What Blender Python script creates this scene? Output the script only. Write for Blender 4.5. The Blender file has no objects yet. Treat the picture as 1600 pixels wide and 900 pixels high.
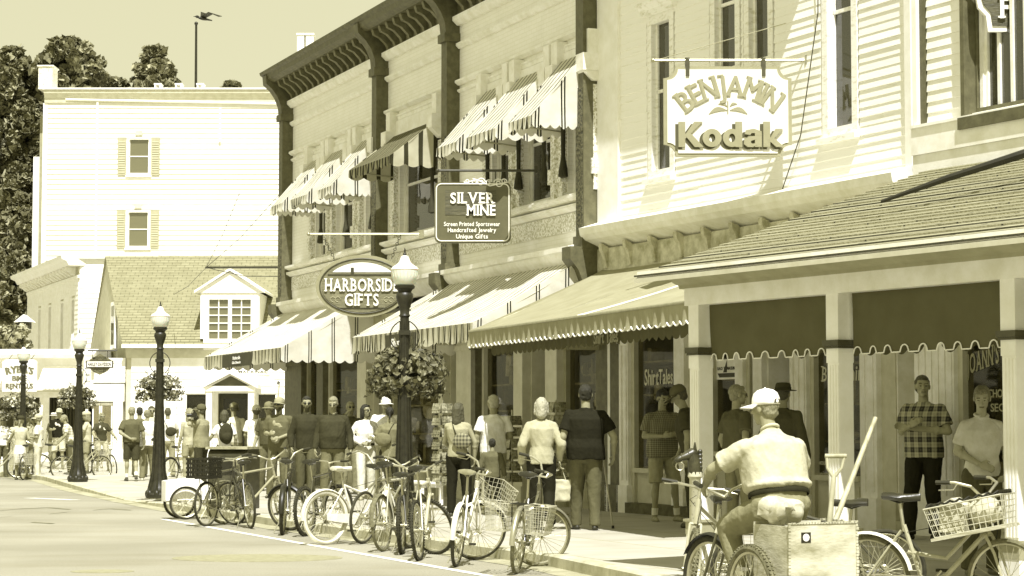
import bpy, bmesh, math, random
from mathutils import Vector, Matrix, noise
random.seed(7)
C = bpy.context.scene.collection
R = math.radians
PI = math.pi
# ------------------------------------------------------------ camera
CAMZ = 1.48
F = 3300.0
PITCH = math.atan(214.0 / F)
cam_d = bpy.data.cameras.new('camera')
cam = bpy.data.objects.new('camera', cam_d)
C.objects.link(cam)
cam.location = (0, 0, CAMZ)
cam.rotation_euler = (PI / 2 + PITCH, 0, 0)
cam_d.lens = F / 1600 * 36
cam_d.sensor_width = 36
cam_d.clip_end = 3000
bpy.context.scene.camera = cam
# ------------------------------------------------------------ light: toned like the photograph (neutral sun, olive sky)
SUN = Vector((0.085, -0.595, 1.0)).normalized()
w = bpy.data.worlds.new('World'); bpy.context.scene.world = w; w.use_nodes = True
nt = w.node_tree; nt.nodes.clear()
sky = nt.nodes.new('ShaderNodeTexSky'); sky.sky_type = 'NISHITA'; sky.sun_disc = False
sky.sun_elevation = math.asin(SUN.z); sky.sun_rotation = math.atan2(SUN.x, SUN.y)
sky.air_density = 1.0; sky.dust_density = 2.0; sky.ozone_density = 1.0
bw = nt.nodes.new('ShaderNodeRGBToBW')
pw = nt.nodes.new('ShaderNodeMath'); pw.operation = 'POWER'; pw.inputs[1].default_value = 0.12
mul = nt.nodes.new('ShaderNodeVectorMath'); mul.operation = 'SCALE'; mul.inputs[0].default_value = (3.38, 3.26, 2.13)
bg = nt.nodes.new('ShaderNodeBackground'); bg.inputs[1].default_value = 0.118
out = nt.nodes.new('ShaderNodeOutputWorld')
nt.links.new(sky.outputs[0], bw.inputs[0]); nt.links.new(bw.outputs[0], pw.inputs[0]); nt.links.new(pw.outputs[0], mul.inputs['Scale'])
nt.links.new(mul.outputs[0], bg.inputs[0]); nt.links.new(bg.outputs[0], out.inputs[0])
sd = bpy.data.lights.new('sun', 'SUN'); sd.energy = 4.4; sd.angle = R(0.53); sd.color = (1.0, 0.985, 1.0)
so = bpy.data.objects.new('sun', sd); C.objects.link(so)
so.rotation_euler = SUN.to_track_quat('Z', 'Y').to_euler(); so.location = (-20, -60, 90)
vs = bpy.context.scene.view_settings
vs.view_transform = 'Standard'; vs.look = 'None'; vs.exposure = 0.78; vs.gamma = 1; vs.use_curve_mapping = False
bpy.context.scene.cycles.max_bounces = 9; bpy.context.scene.cycles.diffuse_bounces = 6
bpy.context.scene.cycles.transparent_max_bounces = 12

# ------------------------------------------------------------ pixel helpers (photo measured on 1600 x 900) -> places in the world
_cm = Matrix.Rotation(PI / 2 + PITCH, 3, 'X')
def ray(px, py):
    return _cm @ Vector((px - 800, 450 - py, -F))
def G(px, py, z=0.0):
    r = ray(px, py); t = (z - CAMZ) / r.z
    return Vector((r.x * t, r.y * t, z))
def at(px, py, Y):
    r = ray(px, py); t = Y / r.y
    return Vector((r.x * t, Y, CAMZ + r.z * t))
def gs(px, s, z=0.0):
    """ground place seen at column px where one metre is s pixels"""
    Y = F / s
    return Vector(((px - 800) / s, Y, z))

# ------------------------------------------------------------ tones of the photograph: one olive-to-cream scale
def tone(v, warm=1.0):
    b = 0.45 + 0.52 * min(1, v) ** 1.2
    b = 1 - (1 - b) * warm
    return (v, v * (0.945 + 0.05 * v), v * b, 1)
_m = {}
def N(m, t, **k):
    n = m.node_tree.nodes.new(t)
    for a, b in k.items(): setattr(n, a, b)
    return n
def base(name):
    m = bpy.data.materials.new(name); m.use_nodes = True
    return m, m.node_tree.nodes['Principled BSDF'], m.node_tree.links
def mat(name, v=0.5, rough=0.7, var=0.12, scale=6.0, bump=0.15, bscale=60.0, metal=0.0, spec=0.4, v2=None, stretch=None, lo=0.35, hi=0.65, bdist=0.01):
    if name in _m: return _m[name]
    m, p, L = base(name)
    tc = N(m, 'ShaderNodeTexCoord')
    src = tc.outputs['Object']
    if stretch:
        mp = N(m, 'ShaderNodeMapping'); mp.inputs['Scale'].default_value = stretch
        L.new(src, mp.inputs[0]); src = mp.outputs[0]
    nz = N(m, 'ShaderNodeTexNoise'); nz.inputs['Scale'].default_value = scale; nz.inputs['Detail'].default_value = 6; nz.inputs['Roughness'].default_value = 0.65
    L.new(src, nz.inputs['Vector'])
    cr = N(m, 'ShaderNodeValToRGB')
    cr.color_ramp.elements[0].position = lo; cr.color_ramp.elements[1].position = hi
    a = v * (1 - var) if v2 is None else v2
    cr.color_ramp.elements[0].color = tone(a); cr.color_ramp.elements[1].color = tone(min(0.95, v * (1 + var * 0.5)))
    L.new(nz.outputs[0], cr.inputs[0]); L.new(cr.outputs[0], p.inputs['Base Color'])
    p.inputs['Roughness'].default_value = rough; p.inputs['Metallic'].default_value = metal
    p.inputs['Specular IOR Level'].default_value = spec
    if bump:
        n2 = N(m, 'ShaderNodeTexNoise'); n2.inputs['Scale'].default_value = bscale; n2.inputs['Detail'].default_value = 4
        L.new(src, n2.inputs['Vector'])
        b = N(m, 'ShaderNodeBump'); b.inputs['Strength'].default_value = bump; b.inputs['Distance'].default_value = bdist
        L.new(n2.outputs[0], b.inputs['Height']); L.new(b.outputs[0], p.inputs['Normal'])
    _m[name] = m
    return m
def bricky(name, v, vm, bw_, bh, mortar=0.012, rough=0.8, bump=0.5, axis='XZ', var=0.15, off=0.5, bias=0.0):
    """rows of bricks or shingles on the object's own x and z (or y) axes"""
    if name in _m: return _m[name]
    m, p, L = base(name)
    tc = N(m, 'ShaderNodeTexCoord')
    sp = N(m, 'ShaderNodeSeparateXYZ'); cb = N(m, 'ShaderNodeCombineXYZ')
    if axis == 'UV': L.new(tc.outputs['UV'], sp.inputs[0])
    else: L.new(tc.outputs['Object'], sp.inputs[0])
    if axis == 'UV': L.new(sp.outputs[0], cb.inputs[0]); L.new(sp.outputs[1], cb.inputs[1])
    else:
        L.new(sp.outputs[0], cb.inputs[0]); L.new(sp.outputs[2], cb.inputs[1])
    br = N(m, 'ShaderNodeTexBrick'); br.inputs['Scale'].default_value = 1
    br.inputs['Brick Width'].default_value = bw_; br.inputs['Row Height'].default_value = bh
    br.inputs['Mortar Size'].default_value = mortar; br.inputs['Mortar Smooth'].default_value = 0.3; br.offset = off
    br.inputs['Bias'].default_value = bias
    br.inputs['Color1'].default_value = tone(v); br.inputs['Color2'].default_value = tone(v * (1 - var)); br.inputs['Mortar'].default_value = tone(vm)
    L.new(cb.outputs[0], br.inputs['Vector'])
    nz = N(m, 'ShaderNodeTexNoise'); nz.inputs['Scale'].default_value = 2.5; nz.inputs['Detail'].default_value = 8
    L.new(tc.outputs['Object'], nz.inputs['Vector'])
    mx = N(m, 'ShaderNodeMixRGB', blend_type='MULTIPLY'); mx.inputs[0].default_value = 0.5 if v < .6 else .25
    cr = N(m, 'ShaderNodeValToRGB'); cr.color_ramp.elements[0].position = 0.3; cr.color_ramp.elements[1].position = 0.6
    cr.color_ramp.elements[0].color = (0.8, 0.79, 0.75, 1); cr.color_ramp.elements[1].color = (1, 1, 1, 1)
    L.new(nz.outputs[0], cr.inputs[0]); L.new(br.outputs[0], mx.inputs[1]); L.new(cr.outputs[0], mx.inputs[2])
    L.new(mx.outputs[0], p.inputs['Base Color']); p.inputs['Roughness'].default_value = rough
    n2 = N(m, 'ShaderNodeTexNoise'); n2.inputs['Scale'].default_value = 40
    L.new(tc.outputs['Object'], n2.inputs['Vector'])
    ad = N(m, 'ShaderNodeMath', operation='MULTIPLY_ADD'); ad.inputs[1].default_value = -1.0
    L.new(br.outputs['Fac'], ad.inputs[0]); L.new(n2.outputs[0], ad.inputs[2])
    b = N(m, 'ShaderNodeBump'); b.inputs['Strength'].default_value = bump; b.inputs['Distance'].default_value = 0.012
    L.new(ad.outputs[0], b.inputs['Height']); L.new(b.outputs[0], p.inputs['Normal'])
    _m[name] = m
    return m
def striped(name, v, vs_, period, w1, pair=0.0, rough=0.85, thin=0.0):
    """woven canvas with stripes across UV.x (metres); pair = gap of a double stripe"""
    if name in _m: return _m[name]
    m, p, L = base(name)
    tc = N(m, 'ShaderNodeTexCoord'); sp = N(m, 'ShaderNodeSeparateXYZ'); L.new(tc.outputs['UV'], sp.inputs[0])
    def band(offset, width):
        a = N(m, 'ShaderNodeMath', operation='MULTIPLY_ADD'); a.inputs[1].default_value = 1 / period; a.inputs[2].default_value = offset
        L.new(sp.outputs[0], a.inputs[0])
        f = N(m, 'ShaderNodeMath', operation='FRACT'); L.new(a.outputs[0], f.inputs[0])
        c = N(m, 'ShaderNodeMath', operation='LESS_THAN'); c.inputs[1].default_value = width
        L.new(f.outputs[0], c.inputs[0]); return c.outputs[0]
    o = band(0.1, w1)
    if pair:
        mxm = N(m, 'ShaderNodeMath', operation='MAXIMUM'); L.new(o, mxm.inputs[0]); L.new(band(0.1 + pair, w1), mxm.inputs[1]); o = mxm.outputs[0]
    nz = N(m, 'ShaderNodeTexNoise'); nz.inputs['Scale'].default_value = 3; nz.inputs['Detail'].default_value = 6
    L.new(tc.outputs['Object'], nz.inputs['Vector'])
    cr = N(m, 'ShaderNodeValToRGB'); cr.color_ramp.elements[0].position = 0.3; cr.color_ramp.elements[1].position = 0.65
    cr.color_ramp.elements[0].color = (0.85, 0.84, 0.8, 1); cr.color_ramp.elements[1].color = (1, 1, 1, 1); L.new(nz.outputs[0], cr.inputs[0])
    mx = N(m, 'ShaderNodeMixRGB'); mx.inputs[1].default_value = tone(v); mx.inputs[2].default_value = tone(vs_); L.new(o, mx.inputs[0])
    m2 = N(m, 'ShaderNodeMixRGB', blend_type='MULTIPLY'); m2.inputs[0].default_value = 1; L.new(mx.outputs[0], m2.inputs[1]); L.new(cr.outputs[0], m2.inputs[2])
    L.new(m2.outputs[0], p.inputs['Base Color']); p.inputs['Roughness'].default_value = rough; p.inputs['Specular IOR Level'].default_value = 0.15
    tr = N(m, 'ShaderNodeBsdfTranslucent'); L.new(m2.outputs[0], tr.inputs[0])
    ms = N(m, 'ShaderNodeMixShader'); ms.inputs[0].default_value = 0.22
    L.new(p.outputs[0], ms.inputs[1]); L.new(tr.outputs[0], ms.inputs[2])
    L.new(ms.outputs[0], m.node_tree.nodes['Material Output'].inputs[0])
    b = N(m, 'ShaderNodeBump'); b.inputs['Strength'].default_value = 0.5; b.inputs['Distance'].default_value = 0.03
    n2 = N(m, 'ShaderNodeTexNoise'); n2.inputs['Scale'].default_value = 5; n2.inputs['Detail'].default_value = 3
    L.new(tc.outputs['Object'], n2.inputs['Vector']); L.new(n2.outputs[0], b.inputs['Height']); L.new(b.outputs[0], p.inputs['Normal'])
    _m[name] = m
    return m
def glass(name='shop_glass', see=0.45, v=0.03):
    if name in _m: return _m[name]
    m, p, L = base(name)
    p.inputs['Base Color'].default_value = tone(v); p.inputs['Roughness'].default_value = 0.03; p.inputs['Specular IOR Level'].default_value = 0.5; p.inputs['IOR'].default_value = 2.1
    tc = N(m, 'ShaderNodeTexCoord'); nz = N(m, 'ShaderNodeTexNoise'); nz.inputs['Scale'].default_value = 1.2
    L.new(tc.outputs['Object'], nz.inputs['Vector']); b = N(m, 'ShaderNodeBump'); b.inputs['Strength'].default_value = 0.08; b.inputs['Distance'].default_value = 0.05
    L.new(nz.outputs[0], b.inputs['Height']); L.new(b.outputs[0], p.inputs['Normal'])
    tr = N(m, 'ShaderNodeBsdfTransparent'); tr.inputs[0].default_value = (0.9, 0.88, 0.78, 1)
    ms = N(m, 'ShaderNodeMixShader'); ms.inputs[0].default_value = see
    L.new(p.outputs[0], ms.inputs[1]); L.new(tr.outputs[0], ms.inputs[2]); L.new(ms.outputs[0], m.node_tree.nodes['Material Output'].inputs[0])
    _m[name] = m
    return m

# ------------------------------------------------------------ mesh builder
class MB:
    def __init__(s, M=None):
        s.v = []; s.f = []; s.uv = {}; s.M = M or Matrix.Identity(4); s.mi = {}; s.cur = 0; s.pc = []; s.pk = None
    def add(s, vs_, fs, uvs=None):
        o = len(s.v)
        s.v += [tuple(s.M @ Vector(p)) for p in vs_]
        for i, f in enumerate(fs):
            if uvs: s.uv[len(s.f)] = uvs[i]
            if s.cur: s.mi[len(s.f)] = s.cur
            s.f.append(tuple(o + k for k in f))
        s.pc.append((o, len(s.v), len(s.f) - len(fs), len(s.f), s.pk if s.pk is not None else ('n', len(s.pc))))
        return s
    def piece(s, k): s.pk = k; return s
    def box(s, x0, x1, y0, y1, z0, z1):
        if x0 > x1: x0, x1 = x1, x0
        if y0 > y1: y0, y1 = y1, y0
        if z0 > z1: z0, z1 = z1, z0
        return s.add([(x0,y0,z0),(x1,y0,z0),(x1,y1,z0),(x0,y1,z0),(x0,y0,z1),(x1,y0,z1),(x1,y1,z1),(x0,y1,z1)],
                     [(0,3,2,1),(4,5,6,7),(0,1,5,4),(1,2,6,5),(2,3,7,6),(3,0,4,7)])
    def prism(s, poly, d0, d1, ax='y'):
        """polygon in the two other axes, extruded along ax"""
        n = len(poly)
        def pt(p, d):
            return {'y': (p[0], d, p[1]), 'x': (d, p[0], p[1]), 'z': (p[0], p[1], d)}[ax]
        vs_ = [pt(p, d0) for p in poly] + [pt(p, d1) for p in poly]
        fs = [tuple(range(n)), tuple(range(2 * n - 1, n - 1, -1))] + [(i, n + i, n + (i + 1) % n, (i + 1) % n) for i in range(n)]
        return s.add(vs_, fs)
    def tube(s, pts, r, seg=8, closed=False, cap=True):
        pts = [Vector(p) for p in pts]; n = len(pts)
        rs = r if isinstance(r, (list, tuple)) else [r] * n
        vs_ = []; prev = None
        for i, p in enumerate(pts):
            if closed: t = pts[(i + 1) % n] - pts[i - 1]
            else: t = pts[min(i + 1, n - 1)] - pts[max(i - 1, 0)]
            t.normalize()
            if prev is None:
                a = Vector((0, 0, 1)) if abs(t.z) < 0.9 else Vector((1, 0, 0))
                nx = t.cross(a).normalized()
            else:
                nx = (prev - t * prev.dot(t)).normalized()
            prev = nx; ny = t.cross(nx)
            for k in range(seg):
                q = 2 * PI * k / seg
                vs_.append(p + (nx * math.cos(q) + ny * math.sin(q)) * rs[i])
        fs = []
        for i in range(n if closed else n - 1):
            j = (i + 1) % n
            for k in range(seg):
                l = (k + 1) % seg
                fs.append((i * seg + k, i * seg + l, j * seg + l, j * seg + k))
        if cap and not closed:
            fs.append(tuple(range(seg - 1, -1, -1))); fs.append(tuple((n - 1) * seg + k for k in range(seg)))
        return s.add(vs_, fs)
    def lathe(s, prof, c=(0, 0, 0), seg=16, cap=True, sx=1, sy=1):
        """profile (r, z) turned about a vertical axis through c"""
        vs_ = []; n = len(prof)
        for r, z in prof:
            for k in range(seg):
                q = 2 * PI * k / seg
                vs_.append((c[0] + sx * r * math.cos(q), c[1] + sy * r * math.sin(q), c[2] + z))
        fs = []
        for i in range(n - 1):
            for k in range(seg):
                l = (k + 1) % seg
                fs.append((i * seg + k, i * seg + l, (i + 1) * seg + l, (i + 1) * seg + k))
        if cap:
            fs.append(tuple(range(seg - 1, -1, -1))); fs.append(tuple((n - 1) * seg + k for k in range(seg)))
        return s.add(vs_, fs)
    def ell(s, c, r, seg=12, rings=8, rot=None):
        c = Vector(c); r = (r, r, r) if isinstance(r, (int, float)) else r
        vs_ = []
        for i in range(1, rings):
            a = PI * i / rings
            for k in range(seg):
                q = 2 * PI * k / seg
                p = Vector((r[0] * math.sin(a) * math.cos(q), r[1] * math.sin(a) * math.sin(q), r[2] * math.cos(a)))
                vs_.append(c + (rot @ p if rot else p))
        t = Vector((0, 0, r[2])); vs_.append(c + (rot @ t if rot else t)); vs_.append(c - (rot @ t if rot else t))
        fs = []; m = (rings - 1) * seg
        for i in range(rings - 2):
            for k in range(seg):
                l = (k + 1) % seg
                fs.append((i * seg + k, (i + 1) * seg + k, (i + 1) * seg + l, i * seg + l))
        for k in range(seg):
            l = (k + 1) % seg
            fs.append((m, k, l)); fs.append((m + 1, (rings - 2) * seg + l, (rings - 2) * seg + k))
        return s.add(vs_, fs)
    def cap(s, a, b, ra, rb, seg=10):
        """capsule with a taper, closed"""
        a = Vector(a); b = Vector(b); t = (b - a)
        if t.length < 1e-6: return s.ell(a, ra)
        t.normalize()
        pts = []; rr = []
        for q in (-1, -0.85, -0.5, 0):
            pts.append(a + t * ra * q); rr.append(ra * math.sqrt(max(0.0, 1 - q * q)) + 1e-4)
        for q in (0, 0.5, 0.85, 1):
            pts.append(b + t * rb * q); rr.append(rb * math.sqrt(max(0.0, 1 - q * q)) + 1e-4)
        return s.tube(pts, rr, seg)
    def torus(s, c, R_, r, axis='y', seg=40, sub=8):
        pts = []
        for k in range(seg):
            q = 2 * PI * k / seg; a, b = R_ * math.cos(q), R_ * math.sin(q)
            pts.append(Vector(c) + Vector({'y': (a, 0, b), 'x': (0, a, b), 'z': (a, b, 0)}[axis]))
        return s.tube(pts, r, sub, closed=True)
    def grid(s, fn, nu, nv, uvf=None):
        vs_ = [fn(i / nu, j / nv) for j in range(nv + 1) for i in range(nu + 1)]
        fs = []; us = []
        for j in range(nv):
            for i in range(nu):
                q = j * (nu + 1) + i
                fs.append((q, q + 1, q + nu + 2, q + nu + 1))
                if uvf: us.append([uvf(i / nu, j / nv), uvf((i + 1) / nu, j / nv), uvf((i + 1) / nu, (j + 1) / nv), uvf(i / nu, (j + 1) / nv)])
        return s.add(vs_, fs, us if uvf else None)
    def build(s, name, m, parent=None, smooth=False, loc=None, rz=None, split=False):
        if split:
            out = []; keys = []
            for q in s.pc:
                if q[4] not in keys: keys.append(q[4])
            for k in keys:
                t = MB()
                for v0, v1, f0, f1, kk in s.pc:
                    if kk != k: continue
                    o = len(t.v); t.v += s.v[v0:v1]
                    for fi in range(f0, f1):
                        if fi in s.uv: t.uv[len(t.f)] = s.uv[fi]
                        if fi in s.mi: t.mi[len(t.f)] = s.mi[fi]
                        t.f.append(tuple(x - v0 + o for x in s.f[fi]))
                out.append(t.build(name, m, parent, smooth, loc, rz))
            return out
        me = bpy.data.meshes.new(name)
        me.from_pydata(s.v, [], s.f)
        ms = m if isinstance(m, (list, tuple)) else [m]
        for q in ms: me.materials.append(q)
        if s.mi:
            for k, i in s.mi.items(): me.polygons[k].material_index = i
        if s.uv:
            ul = me.uv_layers.new(name='UVMap')
            for k, uvs in s.uv.items():
                for li, u in zip(me.polygons[k].loop_indices, uvs): ul.data[li].uv = u
        if smooth:
            me.polygons.foreach_set('use_smooth', [True] * len(me.polygons))
            if smooth != 'all':
                try: me.set_sharp_from_angle(angle=R(40))
                except Exception: pass
        me.update()
        o = bpy.data.objects.new(name, me); C.objects.link(o)
        if parent: o.parent = parent
        if loc is not None: o.location = loc
        if rz is not None: o.rotation_euler = (0, 0, rz)
        return o
def tag(o, label=None, cat=None, group=None, kind=None):
    if label: o['label'] = label
    if cat: o['category'] = cat
    if group: o['group'] = group
    if kind: o['kind'] = kind
    return o
def thing(name, label, cat, loc=(0, 0, 0), rz=0, group=None):
    o = bpy.data.objects.new(name, None); C.objects.link(o)
    o.empty_display_size = 0.2
    o.location = loc; o.rotation_euler = (0, 0, rz)
    return tag(o, label, cat, group)
def copy_tree(o, parent=None):
    c = o.copy(); C.objects.link(c)
    if parent: c.parent = parent
    for ch in [x for x in o.children]: copy_tree(ch, c)
    return c
class Fr:
    """upright facade frame: local x runs along the wall to the near end, local y goes into the house, z up"""
    def __init__(s, O, vp=None, u=None):
        s.O = Vector((O[0], O[1], 0))
        if u is None:
            th = math.atan((800 - vp) / F); u = Vector((math.sin(th), -math.cos(th), 0))
        s.u = Vector(u).normalized(); s.n = Vector((-s.u.y, s.u.x, 0)); s.rz = math.atan2(s.u.y, s.u.x)
    def px(s, x, y, d=0.0):
        """pixel -> (a, z) on the plane d metres out towards the street"""
        r = ray(x, y); cam0 = Vector((0, 0, CAMZ))
        P0 = s.O - s.n * d
        t = (P0 - cam0).dot(s.n) / r.dot(s.n)
        P = cam0 + r * t
        return ((P - s.O).dot(s.u), P.z)
    def a(s, x, d=0.0): return s.px(x, 664, d)[0]
    def w(s, a, y, z): return s.O + s.u * a + s.n * y + Vector((0, 0, z))
    def thing(s, name, label, cat, group=None): return thing(name, label, cat, s.O, s.rz, group)
# ------------------------------------------------------------ lettering
SERIF = {'B': 'lt lb', 'E': 'lt lb', 'N': 'lt lb rt rb', 'J': 'ct', 'A': 'lb rb', 'M': 'lt lb rt rb', 'I': 'ct cb', 'H': 'lt lb rt rb', 'R': 'lt lb rb',
         'S': '', 'D': 'lt lb', 'G': '', 'F': 'lt lb', 'T': 'cb', 'L': 'lt lb', 'V': 'lt rt', 'U': 'lt rt', 'Y': 'lt rt cb', 'K': 'lt lb rt rb', 'O': '', 'C': '', "'": ''}
def glyph(ch, extr=0.0, off=0.0, res=3):
    cu = bpy.data.curves.new('t', 'FONT'); cu.body = ch; cu.size = 1.0; cu.extrude = extr; cu.offset = off; cu.resolution_u = res
    o = bpy.data.objects.new('t', cu); C.objects.link(o)
    dg = bpy.context.evaluated_depsgraph_get(); dg.update()
    me = bpy.data.meshes.new_from_object(o.evaluated_get(dg))
    vs_ = [tuple(v.co) for v in me.vertices]; fs = [tuple(p.vertices) for p in me.polygons]
    bpy.data.objects.remove(o); bpy.data.curves.remove(cu); bpy.data.meshes.remove(me)
    return vs_, fs
_g = {}
def text(mb, s, W, H, M, extr=0.01, off=0.0, serif=False, arc=None, slant=0.0, gap=0.07, squeeze=None):
    """letters of string s filling a W x H box centred on the origin of M (x right, y up, z out)"""
    items = []; x = 0
    for ch in s:
        if ch == ' ': x += 0.35; continue
        k = (ch, off)
        if k not in _g: _g[k] = glyph(ch, 0.5, off)
        vs_, fs = _g[k]
        x0 = min(v[0] for v in vs_); x1 = max(v[0] for v in vs_)
        items.append((ch, vs_, fs, x, x0, x1)); x += (x1 - x0) + gap + (0.05 if serif else 0)
    tot = x - gap
    capH = 0.73
    sx = W / tot; sy = H / capH
    for ch, vs_, fs, xx, x0, x1 in items:
        cx = (xx + (x1 - x0) / 2 - tot / 2) * sx
        T = Matrix.Translation((cx, 0, 0))
        if arc:
            rad, lift = arc; q = cx / rad
            T = Matrix.Translation((rad * math.sin(q), rad * math.cos(q) - rad + lift, 0)) @ Matrix.Rotation(-q, 4, 'Z')
        loc = MB(mb.M @ M @ T)
        w_ = (x1 - x0)
        loc.add([((v[0] - x0 - w_ / 2) * sx + slant * (v[1]) * sy, (v[1] - capH / 2) * sy, v[2] * 2 * extr) for v in vs_], fs)
        if serif:
            sw = 0.13 * sx; sh = 0.055 * sy
            for code in SERIF.get(ch, '').split():
                px_ = {'l': -w_ / 2 + 0.06, 'r': w_ / 2 - 0.06, 'c': 0}[code[0]] * sx
                py_ = {'t': capH / 2, 'b': -capH / 2}[code[1]] * sy
                yy = (py_ - sh, py_) if code[1] == 't' else (py_, py_ + sh)
                loc.box(px_ - sw, px_ + sw, yy[0], yy[1], -extr * 0.98, extr * 0.98)
        o = len(mb.v); mb.v += loc.v; mb.f += [tuple(o + k for k in f) for f in loc.f]
    return mb
def face_m(P, right, up=(0, 0, 1)):
    """matrix with x along right, y along up, z towards the viewer"""
    r = Vector(right).normalized(); u = Vector(up).normalized(); n = r.cross(u)
    M = Matrix((( r.x, u.x, n.x, P[0]), (r.y, u.y, n.y, P[1]), (r.z, u.z, n.z, P[2]), (0, 0, 0, 1)))
    return M
# ------------------------------------------------------------ walls
def cells(a0, a1, z0, z1, ops):
    xs = sorted({a0, a1} | {v for o in ops for v in (o[0], o[1]) if a0 < v < a1})
    zs = sorted({z0, z1} | {v for o in ops for v in (o[2], o[3]) if z0 < v < z1})
    for j in range(len(zs) - 1):
        run = None
        for i in range(len(xs) - 1):
            cx, cz = (xs[i] + xs[i + 1]) / 2, (zs[j] + zs[j + 1]) / 2
            hole = any(o[0] < cx < o[1] and o[2] < cz < o[3] for o in ops)
            if not hole: run = (run[0], xs[i + 1]) if run else (xs[i], xs[i + 1])
            if (hole or i == len(xs) - 2) and run:
                yield run[0], run[1], zs[j], zs[j + 1]; run = None
def wall(mb, a0, a1, z0, z1, y0, y1, ops=()):
    for c in cells(a0, a1, z0, z1, list(ops)): mb.box(c[0], c[1], y0, y1, c[2], c[3])
def boards(mb, a0, a1, z0, z1, y, ops=(), pitch=0.125, lap=0.022, jit=0.0, back=0.05):
    """overlapping clapboards standing proud of the plane y (street side is -y)"""
    n = max(1, round((z1 - z0) / pitch)); h = (z1 - z0) / n
    for k in range(n):
        b = z0 + k * h; t = b + h
        segs = [(a0, a1)]
        for o in ops:
            if o[2] < (b + t) / 2 < o[3]:
                ns = []
                for q in segs:
                    if o[1] <= q[0] or o[0] >= q[1]: ns.append(q)
                    else:
                        if o[0] > q[0]: ns.append((q[0], o[0]))
                        if o[1] < q[1]: ns.append((o[1], q[1]))
                segs = ns
        for q in segs:
            cuts = [q[0]]
            while jit and q[1] - cuts[-1] > 3.2: cuts.append(cuts[-1] + random.uniform(1.6, 3.0))
            cuts.append(q[1])
            for i in range(len(cuts) - 1):
                l = lap * (1 + random.uniform(-jit, jit)); e = random.uniform(-jit, jit) * 0.012
                g = 0.002 if i else 0
                mb.prism([(y - l, b + e), (y - 0.003, t + 0.01), (y + back, t + 0.01), (y + back, b + e)], cuts[i] + g, cuts[i + 1], ax='x')
# ============================================================ materials
M_road = mat('road_asphalt', 0.47, 0.9, 0.16, 0.35, 0.35, 90, stretch=(1, 0.6, 1), v2=0.385)
M_walk = None
def road_mat():
    m, p, L = base('road')
    tc = N(m, 'ShaderNodeTexCoord')
    n1 = N(m, 'ShaderNodeTexNoise'); n1.inputs['Scale'].default_value = 0.28; n1.inputs['Detail'].default_value = 7
    n2 = N(m, 'ShaderNodeTexNoise'); n2.inputs['Scale'].default_value = 55; n2.inputs['Detail'].default_value = 2
    n3 = N(m, 'ShaderNodeTexNoise'); n3.inputs['Scale'].default_value = 1.0; n3.inputs['Detail'].default_value = 5
    mp = N(m, 'ShaderNodeMapping'); mp.inputs['Scale'].default_value = (0.35, 0.9, 1); mp.inputs['Rotation'].default_value = (0, 0, R(-22))
    L.new(tc.outputs['Object'], n1.inputs[0]); L.new(tc.outputs['Object'], n2.inputs[0]); L.new(tc.outputs['Object'], mp.inputs[0]); L.new(mp.outputs[0], n3.inputs[0])
    c1 = N(m, 'ShaderNodeValToRGB'); c1.color_ramp.elements[0].position = 0.35; c1.color_ramp.elements[1].position = 0.62
    c1.color_ramp.elements[0].color = tone(0.265, .68); c1.color_ramp.elements[1].color = tone(0.34, .66)
    c2 = N(m, 'ShaderNodeValToRGB'); c2.color_ramp.elements[0].position = 0.30; c2.color_ramp.elements[1].position = 0.5
    c2.color_ramp.elements[0].color = (0.76, 0.75, 0.71, 1); c2.color_ramp.elements[1].color = (1, 1, 1, 1)
    c3 = N(m, 'ShaderNodeValToRGB'); c3.color_ramp.elements[0].position = 0.33; c3.color_ramp.elements[1].position = 0.5
    c3.color_ramp.elements[0].color = (0.90, 0.89, 0.85, 1); c3.color_ramp.elements[1].color = (1, 1, 1, 1)
    L.new(n1.outputs[0], c1.inputs[0]); L.new(n2.outputs[0], c2.inputs[0]); L.new(n3.outputs[0], c3.inputs[0])
    a = N(m, 'ShaderNodeMixRGB', blend_type='MULTIPLY'); a.inputs[0].default_value = 1; L.new(c1.outputs[0], a.inputs[1]); L.new(c2.outputs[0], a.inputs[2])
    b = N(m, 'ShaderNodeMixRGB', blend_type='MULTIPLY'); b.inputs[0].default_value = 1; L.new(a.outputs[0], b.inputs[1]); L.new(c3.outputs[0], b.inputs[2])
    vo = N(m, 'ShaderNodeTexVoronoi', feature='DISTANCE_TO_EDGE'); vo.inputs['Scale'].default_value = 0.42
    dn = N(m, 'ShaderNodeTexNoise'); dn.inputs['Scale'].default_value = 1.6; dn.inputs['Detail'].default_value = 6; L.new(tc.outputs['Object'], dn.inputs[0])
    mv = N(m, 'ShaderNodeMixRGB'); mv.inputs[0].default_value = 0.35; L.new(tc.outputs['Object'], mv.inputs[1]); L.new(dn.outputs['Color'], mv.inputs[2]); L.new(mv.outputs[0], vo.inputs['Vector'])
    vr = N(m, 'ShaderNodeValToRGB'); vr.color_ramp.elements[0].position = 0.002; vr.color_ramp.elements[1].position = 0.012
    vr.color_ramp.elements[0].color = (0.5, 0.48, 0.42, 1); vr.color_ramp.elements[1].color = (1, 1, 1, 1); L.new(vo.outputs['Distance'], vr.inputs[0])
    b2 = N(m, 'ShaderNodeMixRGB', blend_type='MULTIPLY'); b2.inputs[0].default_value = 0.0; L.new(b.outputs[0], b2.inputs[1]); L.new(vr.outputs[0], b2.inputs[2]); b = b2
    L.new(b.outputs[0], p.inputs['Base Color']); p.inputs['Roughness'].default_value = 0.9; p.inputs['Specular IOR Level'].default_value = 0.2
    bp = N(m, 'ShaderNodeBump'); bp.inputs['Strength'].default_value = 0.5; bp.inputs['Distance'].default_value = 0.01
    L.new(n2.outputs[0], bp.inputs['Height']); L.new(bp.outputs[0], p.inputs['Normal'])
    return m
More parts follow.
